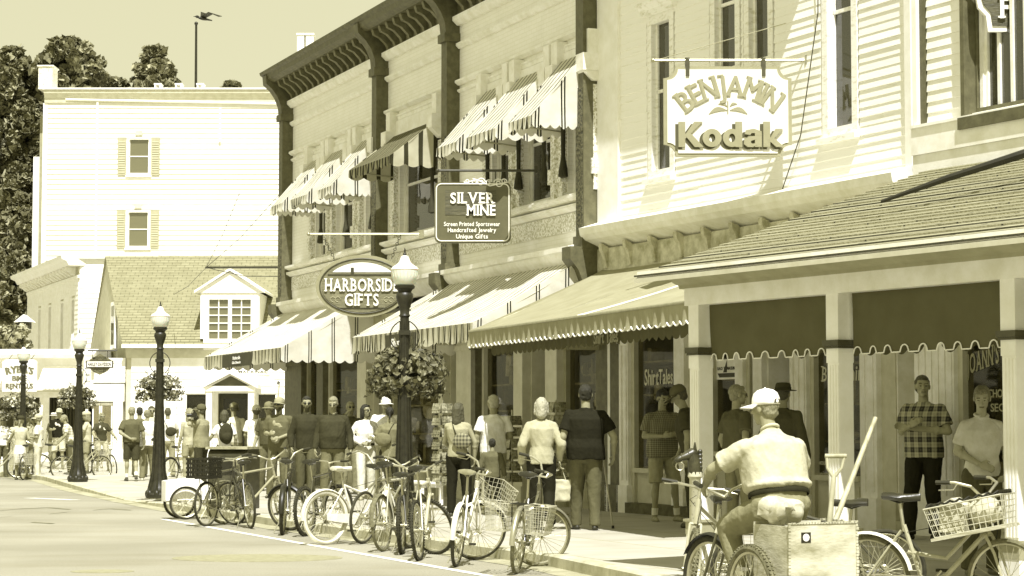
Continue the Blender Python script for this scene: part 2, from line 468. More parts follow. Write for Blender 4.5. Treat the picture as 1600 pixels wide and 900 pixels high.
M_road = road_mat()
def walk_mat():
    m, p, L = base('sidewalk_concrete')
    tc = N(m, 'ShaderNodeTexCoord'); mp = N(m, 'ShaderNodeMapping'); mp.inputs['Rotation'].default_value = (0, 0, R(-22.5))
    L.new(tc.outputs['Object'], mp.inputs[0])
    br = N(m, 'ShaderNodeTexBrick'); br.offset = 0; br.inputs['Scale'].default_value = 1; br.inputs['Brick Width'].default_value = 1.5; br.inputs['Row Height'].default_value = 1.5
    br.inputs['Mortar Size'].default_value = 0.018; br.inputs['Color1'].default_value = tone(0.46, .62); br.inputs['Color2'].default_value = tone(0.41, .62); br.inputs['Mortar'].default_value = tone(0.32)
    L.new(mp.outputs[0], br.inputs[0])
    nz = N(m, 'ShaderNodeTexNoise'); nz.inputs['Scale'].default_value = 1.3; nz.inputs['Detail'].default_value = 8; L.new(tc.outputs['Object'], nz.inputs[0])
    cr = N(m, 'ShaderNodeValToRGB'); cr.color_ramp.elements[0].position = 0.3; cr.color_ramp.elements[1].position = 0.62
    cr.color_ramp.elements[0].color = (0.84, 0.83, 0.79, 1); cr.color_ramp.elements[1].color = (1, 1, 1, 1); L.new(nz.outputs[0], cr.inputs[0])
    a = N(m, 'ShaderNodeMixRGB', blend_type='MULTIPLY'); a.inputs[0].default_value = 1; L.new(br.outputs[0], a.inputs[1]); L.new(cr.outputs[0], a.inputs[2])
    L.new(a.outputs[0], p.inputs['Base Color']); p.inputs['Roughness'].default_value = 0.85
    n2 = N(m, 'ShaderNodeTexNoise'); n2.inputs['Scale'].default_value = 70; L.new(tc.outputs['Object'], n2.inputs[0])
    bp = N(m, 'ShaderNodeBump'); bp.inputs['Strength'].default_value = 0.3; bp.inputs['Distance'].default_value = 0.008
    L.new(n2.outputs[0], bp.inputs['Height']); L.new(bp.outputs[0], p.inputs['Normal'])
    return m
M_walk = walk_mat()
M_curb = mat('curb_concrete', 0.5, 0.85, 0.3, 3, 0.3, 40)
M_line = mat('road_paint', 0.82, 0.7, 0.3, 9, 0.1, 60)
M_white = mat('white_paint', 0.90, 0.5, 0.08, 3, 0.08, 40)
M_whiteold = mat('weathered_white_paint', 0.84, 0.6, 0.22, 7, 0.25, 30, stretch=(1, 1, 2.5), lo=0.3, hi=0.5)
M_cream = mat('cream_paint', 0.88, 0.55, 0.12, 4, 0.1, 40)
M_beige = mat('beige_paint', 0.60, 0.6, 0.12, 4, 0.1, 40)
M_tan = mat('tan_paint', 0.36, 0.6, 0.15, 4, 0.1, 40)
M_dark = mat('dark_painted_iron', 0.05, 0.5, 0.3, 5, 0.2, 40)
M_brown = mat('dark_brown_paint', 0.125, 0.55, 0.3, 8, 0.2, 30)
M_mid = mat('mid_trim_paint', 0.08, 0.55, 0.2, 5, 0.1, 40)
M_black = mat('black_metal', 0.022, 0.4, 0.3, 6, 0.1, 60)
M_steel = mat('galvanised_steel', 0.5, 0.35, 0.2, 8, 0.05, 60, metal=0.8)
M_chrome = mat('chrome', 0.7, 0.15, 0.05, 8, 0, metal=1.0)
M_brick = bricky('painted_brick', 0.92, 0.83, 0.22, 0.075, 0.007, 0.75, 0.3, var=.03)
M_bcream = mat('pale_trim_paint', 0.90, 0.55, 0.12, 4, 0.15, 30)
M_orn = mat('ornamented_plaster', 0.84, 0.75, 0.4, 26, 0.9, 30, lo=0.42, hi=0.55, bdist=0.03)
M_shingle = bricky('asphalt_shingles', 0.30, 0.10, 0.30, 0.17, 0.014, 0.95, 0.8, axis='UV', var=0.28)
M_slate = bricky('wood_shingles', 0.34, 0.06, 1.6, 0.10, 0.013, 0.95, 0.8, axis='UV', var=0.22)
M_glass = glass('shop_glass', 0.72, 0.03)
M_glassup = glass('upper_glass', 0.25, 0.05)
M_glassfar = glass('far_glass', 0.12, 0.16)
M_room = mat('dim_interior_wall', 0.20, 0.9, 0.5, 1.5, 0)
M_roomf = mat('dim_interior_floor', 0.12, 0.9, 0.3, 3, 0)
M_curtain = mat('net_curtain', 0.5, 0.9, 0.3, 14, 0.5, 10, stretch=(6, 6, 0.4))
M_drape = mat('dark_drape', 0.05, 0.9, 0.4, 10, 0.5, 10, stretch=(6, 6, 0.4))

# ============================================================ ground
g = MB(); g.add([(-900, -60, -0.004), (900, -60, -0.004), (900, 2500, -0.004), (-900, 2500, -0.004)], [(0, 1, 2, 3)])
tag(g.build('ground', mat('distant_ground', 0.2, 0.95, 0.3, 0.1, 0)), kind='structure')
g = MB()
L0 = [(-60, -30), (60, -30), (60, 20), (30, 60), (0, 90), (-60, 120)]
g.add([(p[0], p[1], 0) for p in L0], [tuple(range(len(L0)))])
tag(g.build('road', M_road), kind='structure')
# kerb front edge, measured on the photo at road level, near to far
K = [Vector((9.6, 0, 0)), Vector((4.6, 14.2, 0)), Vector((3.5, 15.75, 0)), Vector((1.35, 18.8, 0)), G(860, 886), G(640, 853), G(450, 826), G(272, 797)]
FAR = [G(203, 784), G(119, 766), G(68, 751), G(-30, 741), G(-260, 736)]
KL = K + FAR
def inset(pts, d):
    o = []
    for i, p in enumerate(pts):
        t = (pts[min(i + 1, len(pts) - 1)] - pts[max(i - 1, 0)]).normalized()
        o.append(p + Vector((t.y, -t.x, 0)) * d)
    return o
kin = inset(KL, 0.16)
WALKZ = 0.13
g = MB()
n = len(KL)
hz = [WALKZ] * 7 + [WALKZ * 0.9, 0.03, WALKZ * 0.9] + [WALKZ] * (n - 10)      # dropped kerb at the driveway
for i in range(n - 1):
    a, b, c, d = KL[i], KL[i + 1], kin[i + 1], kin[i]
    za, zb = hz[i], hz[i + 1]
    v = [(a.x, a.y, -0.05), (b.x, b.y, -0.05), (b.x, b.y, zb - 0.02), (a.x, a.y, za - 0.02), (a.x + .03, a.y, za), (b.x + .03, b.y, zb), (c.x, c.y, zb), (d.x, d.y, za), (c.x, c.y, -0.05), (d.x, d.y, -0.05)]
    g.add(v, [(0, 1, 2, 3), (3, 2, 5, 4), (4, 5, 6, 7), (7, 6, 8, 9)])
tag(g.build('kerb', M_curb), kind='structure')
gut = inset(KL, -0.32); g = MB()
for i in range(n - 1):
    a, b_, c, d = KL[i], KL[i + 1], gut[i + 1], gut[i]; g.add([(a.x, a.y, .006), (b_.x, b_.y, .006), (c.x, c.y, .004), (d.x, d.y, .004)], [(0, 1, 2, 3)])
tag(g.build('gutter', mat('gutter_concrete', .36, .9, .5, 1.6, .3, 50, v2=.22)), kind='structure')
g = MB()
inn = [(p.x, p.y, z) for p, z in zip(kin, [h - 0.001 for h in hz])]
outer = [(-60, 120, WALKZ), (40, 120, WALKZ), (40, 0, WALKZ)]
# fan of strips from the kerb to the back so the dropped kerb stays smooth
mid = [(p.x + 1.3, p.y + 0.2, WALKZ) for p in kin]
for i in range(n - 1):
    g.add([inn[i], inn[i + 1], mid[i + 1], mid[i]], [(0, 3, 2, 1)])
poly = mid + [(-60, 120, WALKZ), (60, 120, WALKZ), (60, 0, WALKZ)]
g.add(poly, [tuple(range(len(poly)))])
tag(g.build('sidewalk', M_walk), kind='structure')
# parking line
g = MB()
la = G(255, 811, 0.004); lb = G(776, 902, 0.004); dr = (lb - la).normalized(); pr = Vector((-dr.y, dr.x, 0))
e = lb + dr * 9
for p, q in ((la, e),):
    g.add([p - pr * .055, q - pr * .055, q + pr * .055, p + pr * .055], [(0, 1, 2, 3)])
for a, b in ((G(45, 778, .004), G(118, 781, .004)),):
    g.add([a - pr * .12, b - pr * .12, b + pr * .12, a + pr * .12], [(0, 1, 2, 3)])
tag(g.build('parking_line', M_line), kind='structure')
for k, (px, py, rx, ry, lab) in enumerate([(402, 872, 0.95, 0.42, 'large worn oval patch set in the road left of the bicycles'), (160, 893, 0.32, 0.2, 'small round drain cover in the road near the lower left')]):
    c = G(px, py, 0.0); mbx = MB(); mbx.lathe([(1.0, -0.02), (1.0, 0.004), (0.9, 0.006), (0.86, 0.003), (0.0, 0.003)], (0, 0, 0), 28, sx=rx if k == 0 else rx, sy=ry * (1.6 if k == 0 else 1.2))
    tag(mbx.build('manhole_cover', mat('worn_iron_cover', 0.3, 0.8, 0.2, 9, 0.3, 60), None, True, c), lab, 'manhole cover')
# ============================================================ far hill
g = MB()
def hill(u, v):
    x = -90 + 150 * u; y = 122 + 160 * v
    h = 15 * min(1, v * 2.2) * (0.5 + 0.5 * math.cos(max(-PI, min(PI, (x + 45) / 60 * PI / 1.3)))) + 1.5 * noise.noise(Vector((x * .05, y * .05, 0)))
    return (x, y, max(-0.5, h) if v > 0 else -0.5)
g.grid(hill, 40, 24)
tag(g.build('hill', mat('wooded_ground', 0.05, 0.95, 0.5, 0.5, 0), None, True), kind='structure')

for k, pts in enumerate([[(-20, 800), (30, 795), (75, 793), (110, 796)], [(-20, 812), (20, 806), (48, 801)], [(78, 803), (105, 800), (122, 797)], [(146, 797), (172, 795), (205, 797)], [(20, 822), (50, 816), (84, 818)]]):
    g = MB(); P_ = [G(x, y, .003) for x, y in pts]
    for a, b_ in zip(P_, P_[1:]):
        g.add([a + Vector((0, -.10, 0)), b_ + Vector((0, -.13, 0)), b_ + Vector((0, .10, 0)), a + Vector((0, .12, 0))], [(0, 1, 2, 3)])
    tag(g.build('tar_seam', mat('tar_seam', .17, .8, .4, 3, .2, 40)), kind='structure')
# ============================================================ shared pieces
def sash_window(par, a0, a1, z0, z1, y=0.0, fr=0.07, depth=0.12, split=0.5, m=None, gm=None, curtain=0, sill=True, mull=0, name='window', proud=0.02):
    """sash window: frame proud of the wall at y, panes set back; returns the frame"""
    m = m or M_cream; gm = gm or M_glassup
    f = MB()
    ys, ye = y - proud, y + depth
    f.box(a0 - fr, a0, ys, ye, z0 - fr, z1 + fr); f.box(a1, a1 + fr, ys, ye, z0 - fr, z1 + fr)
    f.box(a0, a1, ys, ye, z1, z1 + fr); f.box(a0, a1, ys, ye, z0 - fr, z0)
    zm = z0 + (z1 - z0) * split
    if split: f.box(a0, a1, y + 0.03, y + 0.09, zm - 0.025, zm + 0.025)
    for k in range(mull):
        xm = a0 + (a1 - a0) * (k + 1) / (mull + 1)
        f.box(xm - 0.02, xm + 0.02, y + 0.035, y + 0.085, z0, z1)
    for xx in (a0, a1 - 0.035): f.box(xx, xx + 0.035, y + 0.03, y + 0.085, z0, z1)
    fo = f.build(name, m, par)
    p = MB(); p.box(a0 + 0.001, a1 - 0.001, y + 0.06, y + 0.066, z0 + 0.001, z1 - 0.001); p.build('pane', gm, fo)
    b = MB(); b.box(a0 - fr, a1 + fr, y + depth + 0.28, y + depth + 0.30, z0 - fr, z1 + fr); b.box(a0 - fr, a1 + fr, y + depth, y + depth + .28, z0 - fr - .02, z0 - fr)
    b.build('dark_room', M_room, fo)
    if curtain:
        c = MB()
        if curtain == 1:
            for s_ in (0, 1):
                e = a0 if s_ == 0 else a1; wd = (a1 - a0) * 0.32 * (1 if s_ == 0 else -1)
                c.grid(lambda u, v: (e + wd * u, y + 0.12 + 0.02 * math.sin(u * 20), z0 + (z1 - z0) * v), 12, 1)
            c.build('curtain', M_curtain, fo, split=True)
        else:
            c.grid(lambda u, v: (a0 + (a1 - a0) * u, y + 0.12 + 0.015 * math.sin(u * 40), z0 + (z1 - z0) * (1 - v * curtain)), 24, 1)
            c.build('curtain', M_curtain, fo)
    if sill:
        s_ = MB(); s_.box(a0 - fr - 0.04, a1 + fr + 0.04, y - proud - 0.08, y + 0.02, z0 - fr - 0.07, z0 - fr - 0.001); s_.build('sill', m, fo)
    return fo
def scallop(mb, P0, P1, h, n, amp, uv0=0.0, out=None, wav=0.02, flip=False, drop=Vector((0, 0, -1))):
    """hanging scalloped strip from P0 to P1 (vectors), height h"""
    P0 = Vector(P0); P1 = Vector(P1); L_ = (P1 - P0).length
    t = (P1 - P0).normalized(); o = t.cross(Vector((0, 0, 1)))
    nu = n * 8
    ph = random.random() * 6
    def fn(u, v):
        s_ = u * n
        hh = h - amp * (1 - abs(math.sin(PI * s_))) if v > 0.99 else h * v
        wv = wav * math.sin(u * n * 1.7 * PI + ph) * v + wav * 0.6 * math.sin(u * n * 4.1 + ph) * v
        return P0 + t * (u * L_) + drop * hh + o * wv
    mb.grid(fn, nu, 3, lambda u, v: (uv0 + u * L_, v * h))
def awning(par, a0, a1, zb, zf, d, vh, m, m_side=None, m_val=None, yb=0.0, nsc=20, label=None, side_lo=True, name='awning', sag=0.03, piping=None, in0=0.0, in1=0.0, both=True, yoff=0.0, amp=0.06, side_stripe=0):
    """sloping canvas awning: fabric child of par, with valance, side panels and frame as its own children"""
    f = MB()
    L_ = a1 - a0; sl = math.hypot(d, zb - zf)
    seed = random.random() * 50
    def fn(u, v):
        a = a0 + in0 * (1 - v) + (L_ - (in0 + in1) * (1 - v)) * u
        z = zb + (zf - zb) * v
        y = yb - d * v
        k = math.sin(PI * v) * sag
        wv = (noise.noise(Vector((u * L_ * 1.3 + seed, v * 2, 0))) * 0.04 + noise.noise(Vector((u * L_ * 4 + v * 3 + seed, v * 5, 0))) * .012) * math.sin(PI * v)
        return (a, y, z - k + wv + 0.0)
    f.grid(fn, max(10, int(L_ * 12)), 18, lambda u, v: (a0 + L_ * u, v * sl))
    root = f.build(name, m, par, True)
    if label: root['label'] = label
    v_ = MB(); scallop(v_, (a0, yb - d, zf), (a1, yb - d, zf), vh, nsc, amp, a0)
    v_.build('valance', m_val or m, root, True)
    s_ = MB()
    ns = max(2, int(d / (L_ / nsc)))
    for e, ee in ((a0, in0), (a1, in1)):
        if e == a0 and not both: continue
        sgn = 1 if e == a0 else -1
        def tri(u, v):
            y = yb - d * u; zt = zb + (zf - zb) * u
            lo = zf - vh + (0.0 if v < 1 else 0)
            zz = zt + (lo + amp * (1 - abs(math.sin(PI * u * ns))) - zt) * v if v > 0 else zt
            return (e + sgn * ee * (1 - u) + 0.012 * math.sin(u * 9 + v * 3), y, zz)
        s_.grid(tri, ns * 6, 4, lambda u, v: (u * d, v))
    s_.build('side_panel', m_side or m, root, True, split=True)
    b = MB()
    b.tube([(a0 + .03, yb - d + .03, zf - 0.03), (a1 - .03, yb - d + .03, zf - 0.03)], 0.016)
    for e in (a0 + 0.04, a1 - 0.04):
        b.tube([(e, yb, zb - 0.08), (e, yb - d + .03, zf - 0.03)], 0.014); b.tube([(e, yb, zf - .1), (e, yb - d + .03, zf - 0.03)], 0.014)
    b.build('awning_frame', M_steel, root, True)
    if piping:
        q = MB(); q.tube([(a0, yb - d, zf - 0.001), (a1, yb - d, zf - 0.001)], 0.008, 6)
        pts = [];
        for i in range(nsc * 8 + 1):
            u = i / (nsc * 8); pts.append((a0 + L_ * u, yb - d - 0.006, zf - vh + amp * (1 - abs(math.sin(PI * u * nsc)))))
        q.tube(pts, 0.011, 5)
        q.build('piping', piping, root, True)
    return root
def shop_stock(par, a0, a1, z0, z1, y0, y1, seed, name='shop_stock'):
    """blurred goods seen through a shop pane: shelves, folded piles, hanging shirts, cards"""
    rnd = random.Random(seed)
    for nm, v, share in (('pale_goods', 0.85, 0), ('mid_goods', 0.45, 1), ('dark_goods', 0.10, 2)):
        b = MB()
        z = z0
        while z < z1 - 0.25:
            if share == 1: b.box(a0 + .03, a1 - .03, y0 + 0.0, y0 + 0.40, z - 0.03, z)
            x = a0 + 0.05
            while x < a1 - 0.15:
                wd = rnd.uniform(0.12, 0.3); ht = rnd.uniform(0.1, 0.38); k = rnd.random()
                sel = 0 if k < 0.33 else (1 if k < 0.7 else 2)
                if sel == share and rnd.random() < .8:
                    wd2 = min(wd, a1 - .05 - x)
                    if k < 0.2 or k > .85: b.ell((x + wd2 / 2, y0 + .16, z + ht / 2), (wd2 / 2, 0.1, ht / 2), 8, 6)
                    elif k < 0.5: b.prism([(x, z), (x + wd2, z), (x + wd2 * .93, z + ht), (x + wd2 * .55, z + ht * 1.1), (x + wd2 * .1, z + ht)], y0 + .06, y0 + .12)
                    else: b.box(x, x + wd2 * 0.85, y0 + 0.03 + rnd.uniform(0, .08), y0 + 0.3, z, z + ht)
                x += wd + rnd.uniform(0.01, 0.12)
            z += rnd.uniform(0.42, 0.6)
        if b.v: b.build(nm, mat('shop_' + nm, v, 0.8, 0.4, 5, 0), par)
def shopfront(par, a0, a1, z0, z1, y, seed, fm, sillh=0.55, fr=0.09, mull=0, transom=0.0, gm=None, goods=True):
    """glazed shop bay with panelled stall riser, pane and stocked display"""
    f = MB()
    f.box(a0, a0 + fr, y - .04, y + .12, z0, z1); f.box(a1 - fr, a1, y - .04, y + .12, z0, z1)
    f.box(a0 + fr, a1 - fr, y - .04, y + .12, z1 - fr, z1); f.box(a0 + fr, a1 - fr, y - .08, y + .14, z0 + sillh, z0 + sillh + 0.07)
    if transom: f.box(a0 + fr, a1 - fr, y - .03, y + .1, z0 + transom, z0 + transom + .07)
    for k in range(mull):
        xm = a0 + (a1 - a0) * (k + 1) / (mull + 1); f.box(xm - .035, xm + .035, y - .03, y + .1, z0 + sillh + .07, z1 - fr)
    fo = f.build('shop_window', fm, par)
    s_ = MB(); s_.box(a0 + fr, a1 - fr, y + .01, y + .08, z0, z0 + sillh)
    npn = max(1, round((a1 - a0) / 1.0)); wd = (a1 - a0 - 2 * fr) / npn
    for k in range(npn):
        s_.box(a0 + fr + wd * k + .07, a0 + fr + wd * (k + 1) - .07, y - .012, y + .012, z0 + .1, z0 + sillh - .07)
    s_.build('stall_riser', fm, fo)
    p = MB(); p.box(a0 + fr, a1 - fr, y + .04, y + .048, z0 + sillh + .07, z1 - fr); p.build('pane', gm or M_glass, fo)
    if goods: shop_stock(fo, a0 + fr + .02, a1 - fr - .02, z0 + sillh + .1, z1 - .3, y + .1, y + 1.5, seed)
    return fo
# ============================================================ the three-bay brick building
B = Fr(G(935, 797, WALKZ), vp=-541)
bb = B.thing('brick_shop_building', 'pale painted brick shop building with dark bracketed cornice and three window bays', 'building')
aL = B.a(449); aR = 0.0
ZT = 9.02
pil = [B.a(x) for x in (452, 601, 713, 929)]   # pilaster centres
pil[3] = -0.12
Zc = lambda x, y, d=0.0: B.px(x, y, d)[1]
# window bays: openings (a0,a1)
bays = [(pil[0] + .35, pil[1] - .35), (pil[1] + .35, pil[2] - .3), (pil[2] + .35, pil[3] - .3)]
Zs, Zw = 5.35, 7.25
WR = {(0, 0): (503, .95), (0, 1): (543, 1.25), (0, 2): (584, .95), (2, 0): (792, 1.0), (2, 1): (856, 1.35), (2, 2): (917, 1.0)}
wins = []
for bi, (c0, c1) in enumerate(bays):
    nwin = 3 if bi != 1 else 1
    W_ = c1 - c0; seg = W_ / nwin
    for k in range(nwin):
        m0 = 0.62
        if (bi, k) in WR:
            e1_ = B.a(WR[bi, k][0], .12); wins.append((e1_ - WR[bi, k][1] + .06, e1_ - .06, Zs, Zw, bi, k)); continue
        wins.append((c0 + seg * k + m0, c0 + seg * (k + 1) - m0, Zs, Zw, bi, k))
ops = [(w_[0] - .07, w_[1] + .07, w_[2] - .07, w_[3] + .07) for w_ in wins]
b = MB(); wall(b, aL, aR, 4.25, 9.85, 0.0, 0.35, ops)
b.box(aL, aR, 0.35, 12, 9.8, 9.9); b.box(aL - .02, aL + .3, .35, 12, 0, 9.79); b.box(aR - .3, aR - .001, .35, 12, 0, 9.79); b.box(aL, aR, 11.7, 12, 0, 9.79)
b.box(aL + .3, aR - .3, .35, 11.7, 3.7, 3.9)
b.build('brick_wall', M_brick, bb)
for i, w_ in enumerate(wins):
    sash_window(bb, w_[0], w_[1], w_[2], w_[3], 0.1, 0.07, 0.15, 0.52, M_cream, curtain=(1 if i % 2 else .5), proud=0.0)
# mouldings, string courses and ledges, bay by bay between the pilasters
for bi, (c0, c1) in enumerate(bays):
    e0, e1 = c0 - .15, c1 + .15
    mo = MB()
    def course(z, h, p): mo.prism([(-.001, z), (-p * .45, z), (-p, z + h * .55), (-p, z + h), (-.001, z + h + p * .25)], e0, e1, 'x')
    course(9.0, .16, .17); course(8.56, .10, .10)
    course(7.86, .09, .12); course(7.72, .06, .07)
    course(4.98, .10, .16); course(5.12, .1, .2)
    mo.build('cornice_moulding', M_bcream, bb, split=True)
    od = MB(); od.box(e0, e1, -.03, -.002, 4.66, 4.96); od.build('ornament_band', M_orn, bb)
    # bottom storey cornice (rounded)
    rc = MB(); prof = [(-.001, 4.0)] + [(-.08 - .26 * math.sin(PI / 2 * t / 6), 4.0 + .26 * t / 6) for t in range(7)] + [(-.40, 4.28), (-.40, 4.36), (-.001, 4.44)]
    rc.prism(prof, e0, e1, 'x'); rc.build('shop_cornice', M_cream, bb)
    # corbel blocks beside and between the windows
    cb = MB(); seen = [w_ for w_ in wins if w_[4] == bi]
    xs = [seen[0][0] - .25] + [(p_[1] + q_[0]) / 2 + s_ * .17 for p_, q_ in zip(seen, seen[1:]) for s_ in (-1, 1)] + [seen[-1][1] + .2]
    for x in xs:
        cb.piece(x); cb.box(x - .12, x + .12, -.20, -.002, 7.42, 7.84); cb.box(x - .15, x + .15, -.30, -.002, 7.16, 7.44); cb.prism([(-.002, 7.0), (-.12, 7.0), (-.29, 7.159), (-.002, 7.159)], x - .13, x + .13, 'x')
    cb.build('corbel_block', M_bcream, bb, split=True)
    lint = MB()
    for w_ in seen:
        lint.piece(w_[0]); lint.box(w_[0] - .12, w_[1] + .12, -.08, -.002, Zw + .09, Zw + .4); lint.box(w_[0] - .08, w_[1] + .08, -.05, -.003, Zw + .42, Zw + .5)
        lint.piece(('s', w_[0])); lint.box(w_[0] - .14, w_[1] + .14, -.16, -.002, Zs - .22, Zs - .1)
    lint.build('window_lintel', M_bcream, bb, split=True)
    pl = MB()
    for x in xs:      # little pilasters between windows with pale capitals
        pl.piece(x); pl.box(x - .08, x + .08, -.09, -.002, Zs - .1, 6.95); pl.box(x - .11, x + .11, -.13, -.003, 5.5, 5.75)
    pl.build('window_pilaster', M_orn, bb, split=True)
    # dark twisted ornaments hanging behind the awnings
    dr = MB()
    for w_ in seen:
        for x in ((w_[1] - .05,) if w_[4] != 2 else (w_[0] + .05, w_[1] - .05)):
            dr.lathe([(.04, 0), (.085, .02), (.07, .15), (.035, .35), (.04, .9), (.05, 1.2)], (x, -.14, 5.55), 10)
    dr.build('drapery', M_drape, bb, True, split=True)
# pilasters: dark cast iron with brackets at the head
for i, x in enumerate(pil):
    p_ = MB()
    wd = .15
    top = 9.25
    p_.box(x - wd, x + wd, -.26, .02, 4.45, 8.7); p_.box(x - wd - .04, x + wd + .04, -.32, .02, 8.7, 8.86)
    p_.prism([(.0, 8.86), (-.28, 8.86), (-.30, 9.05), (-.38, 9.25), (-.50, 9.42), (-.66, 9.56), (-.68, 9.76), (.0, 9.76)], x - wd, x + wd, 'x')
    p_.box(x - wd - .03, x + wd + .03, -.30, .02, 4.3, 4.5)
    p_.prism([(.0, 3.75), (-.28, 3.75), (-.36, 3.95), (-.5, 4.12), (-.5, 4.32), (0, 4.32)], x - wd - .02, x + wd + .02, 'x')
    p_.build('iron_pilaster', M_brown, bb)
    o_ = MB(); o_.box(x - wd + .03, x + wd - .03, -.275, -.262, 4.6, 6.9); o_.build('ornate_panel', mat('cast_ornament', 0.12, 0.6, 0.7, 22, 1.0, 22, lo=0.45, hi=0.55, bdist=0.03), bb)
# great cornice
co = MB()
Lc, Rc = aL - .12, aR + .02
co.prism([(.3, 9.60), (-.50, 9.60), (-.56, 9.63), (-.62, 9.67), (-.64, 9.77), (-.70, 9.81), (-.72, 9.87), (.3, 9.95)], Lc, Rc, 'x')
co.box(Lc + .02, Rc - .002, -.05, .3, 9.18, 9.599)
co.build('cornice', M_brown, bb)
br_ = MB(); hi_ = MB()
x = pil[0] + .42
while x < aR - .3:
    if min(abs(x - q) for q in pil) > .25:
        br_.prism([(-.051, 9.19), (-.11, 9.19), (-.14, 9.28), (-.28, 9.42), (-.42, 9.48), (-.46, 9.599), (-.051, 9.599)], x - .06, x + .06, 'x')
    x += .44
br_.build('cornice_bracket', mat('bracket_paint', 0.17, 0.6, 0.3, 9, 0.2, 30), bb, split=True)
# window awnings
M_aw = striped('striped_canvas', 0.74, 0.05, 0.19, 0.22)
M_awside = striped('striped_canvas_side', 0.80, 0.02, 0.46, 0.06, 0.12)
M_awshade = striped('shaded_striped_canvas', 0.26, 0.03, 0.17, 0.45)  # middle awning canvas and sides: cornice shade darkened into the colour
M_awsd = striped('shaded_striped_canvas_side', 0.55, 0.05, 0.30, 0.3)
for w_ in wins:
    if w_[4] == 1: awning(bb, w_[0] - .12, w_[1] + .12, 7.34, 6.6, .95, .2, M_awshade, M_awsd, yb=-.12, nsc=9, name='window_awning', label='striped canvas awning with cornice shade darkened into its colour, over the single middle window')
    else:
        e0, e1 = w_[0] - .06, w_[1] + .06
        awning(bb, e0, e1, 7.50, 6.42, .95, .2, M_aw, M_awside, yb=-.12, nsc=7, name='window_awning')
# ground floor
Z0 = WALKZ
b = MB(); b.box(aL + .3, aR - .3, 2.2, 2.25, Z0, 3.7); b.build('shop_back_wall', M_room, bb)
b = MB(); b.box(aL, aR, -.12, .3, 3.1, 3.75); b.build('shop_fascia', M_tan, bb)
segs = [(452, 'pil'), (478, 'win'), (502, 'dark'), (512, 'win'), (566, 'light'), (580, 'door'), (601, 'pil'), (612, 'win'), (694, 'light'), (700, 'door'), (722, 'light'), (745, 'dark'), (752, 'win'), (812, 'light'), (826, 'door'), (862, 'light'), (880, 'win'), (946, 'pil')]
for i in range(len(segs) - 1):
    a0, a1 = B.a(segs[i][0]), B.a(segs[i + 1][0]); k = segs[i][1]
    a1 = min(a1, aR - .02)
    if k == 'win': shopfront(bb, a0, a1, Z0, 3.1, 0.05, 11 + i, [M_beige, M_tan, M_beige][i % 3], .5)
    elif k == 'door':
        d_ = MB(); y_ = .75
        wall(d_, a0 + .02, a1 - .02, Z0, 3.1, y_, y_ + .06, [(a0 + .17, a1 - .17, Z0 + .85, 2.15), (a0 + .1, a1 - .1, 2.3, 3.0)])
        dd = d_.build('door', M_tan, bb)
        p_ = MB(); p_.box(a0 + .17, a1 - .17, y_ + .02, y_ + .03, Z0 + .85, 2.15); p_.box(a0 + .1, a1 - .1, y_ + .02, y_ + .03, 2.3, 3.0); p_.build('pane', M_glass, dd)
        h_ = MB(); h_.ell((a1 - .22 - .0, y_ - .05, 1.15), .03); h_.build('handle', M_steel, dd, True)
        s_ = MB(); s_.box(a0, a0 + .02, 0.05, y_ + .06, Z0, 3.1); s_.box(a1 - .02, a1, .05, y_ + .06, Z0, 3.1); s_.build('door_reveal', M_beige, bb, split=True)
    else:
        c_ = MB(); mm = {'pil': M_brown, 'dark': M_brown, 'light': M_beige}[k]
        c_.box(a0, a1, -.12, .2, Z0 + .3, 3.1); c_.box(a0 - .03, a1 + .03, -.16, .2, Z0, Z0 + .3); c_.box(a0 - .02, a1 + .02, -.15, .2, 2.85, 2.95)
        c_.build('shop_column', mm, bb)
# great street awnings
zb = 4.22; zf = 3.06
dA = 2.05
M_awb = striped('broad_striped_canvas', 0.78, 0.14, 0.19, 0.22)
M_awf = striped('faint_striped_canvas', 0.80, 0.45, 0.15, 0.2)
M_awv = striped('valance_canvas', 0.60, 0.06, 0.27, 0.15, 0.25)
M_awend = striped('awning_end_canvas', 0.80, 0.03, 0.5, 0.045, 0.10)
h0 = B.a(322, dA); h1 = B.a(592, dA); s0_ = B.a(553, dA); s1_ = B.a(743, dA)
h0 = max(h0, aL - .35)
awning(bb, h0, B.a(442, dA) + .0, zb, zf, dA, .31, M_awf, M_awend, M_awv, yb=-.05, nsc=30, label='long pale awning at the far end of the brick building, with a dark name panel', sag=.1)
awning(bb, s0_, s1_, zb, zf + .02, dA, .31, M_awb, M_awend, M_awv, yb=-.05, nsc=30, label='pale striped awning in the middle of the brick building, with a dark name panel', sag=.1)
def valance_panel(x0, x1, lines, nm):
    a0, a1 = B.a(x0, dA + .03), B.a(x1, dA + .03)
    q = MB(); y_ = -.05 - dA - .035; q.box(a0, a1, y_, y_ + .012, zf - .30, zf - .02)
    p_ = q.build('name_panel', mat('dark_banner', 0.07, 0.8, 0.2, 9, 0.1), bb)
    t = MB(); M0 = Matrix(((1, 0, 0, (a0 + a1) / 2), (0, 0, 1, 0), (0, 1, 0, 0), (0, 0, 0, 1)))
    for i, (s_, W, H, dz) in enumerate(lines):
        M1 = face_m(((a0 + a1) / 2, y_ - .004, zf - .16 + dz), (1, 0, 0))
        text(t, s_, W, H, M1, .003, .01)
    t.build('lettering', M_white, p_)
valance_panel(350, 396, [('Harborside', .62, .075, .05), ('Gifts & Souvenirs', .72, .06, -.05)], 'a')
valance_panel(606, 652, [('Silver Mine', .85, .15, 0)], 'b')
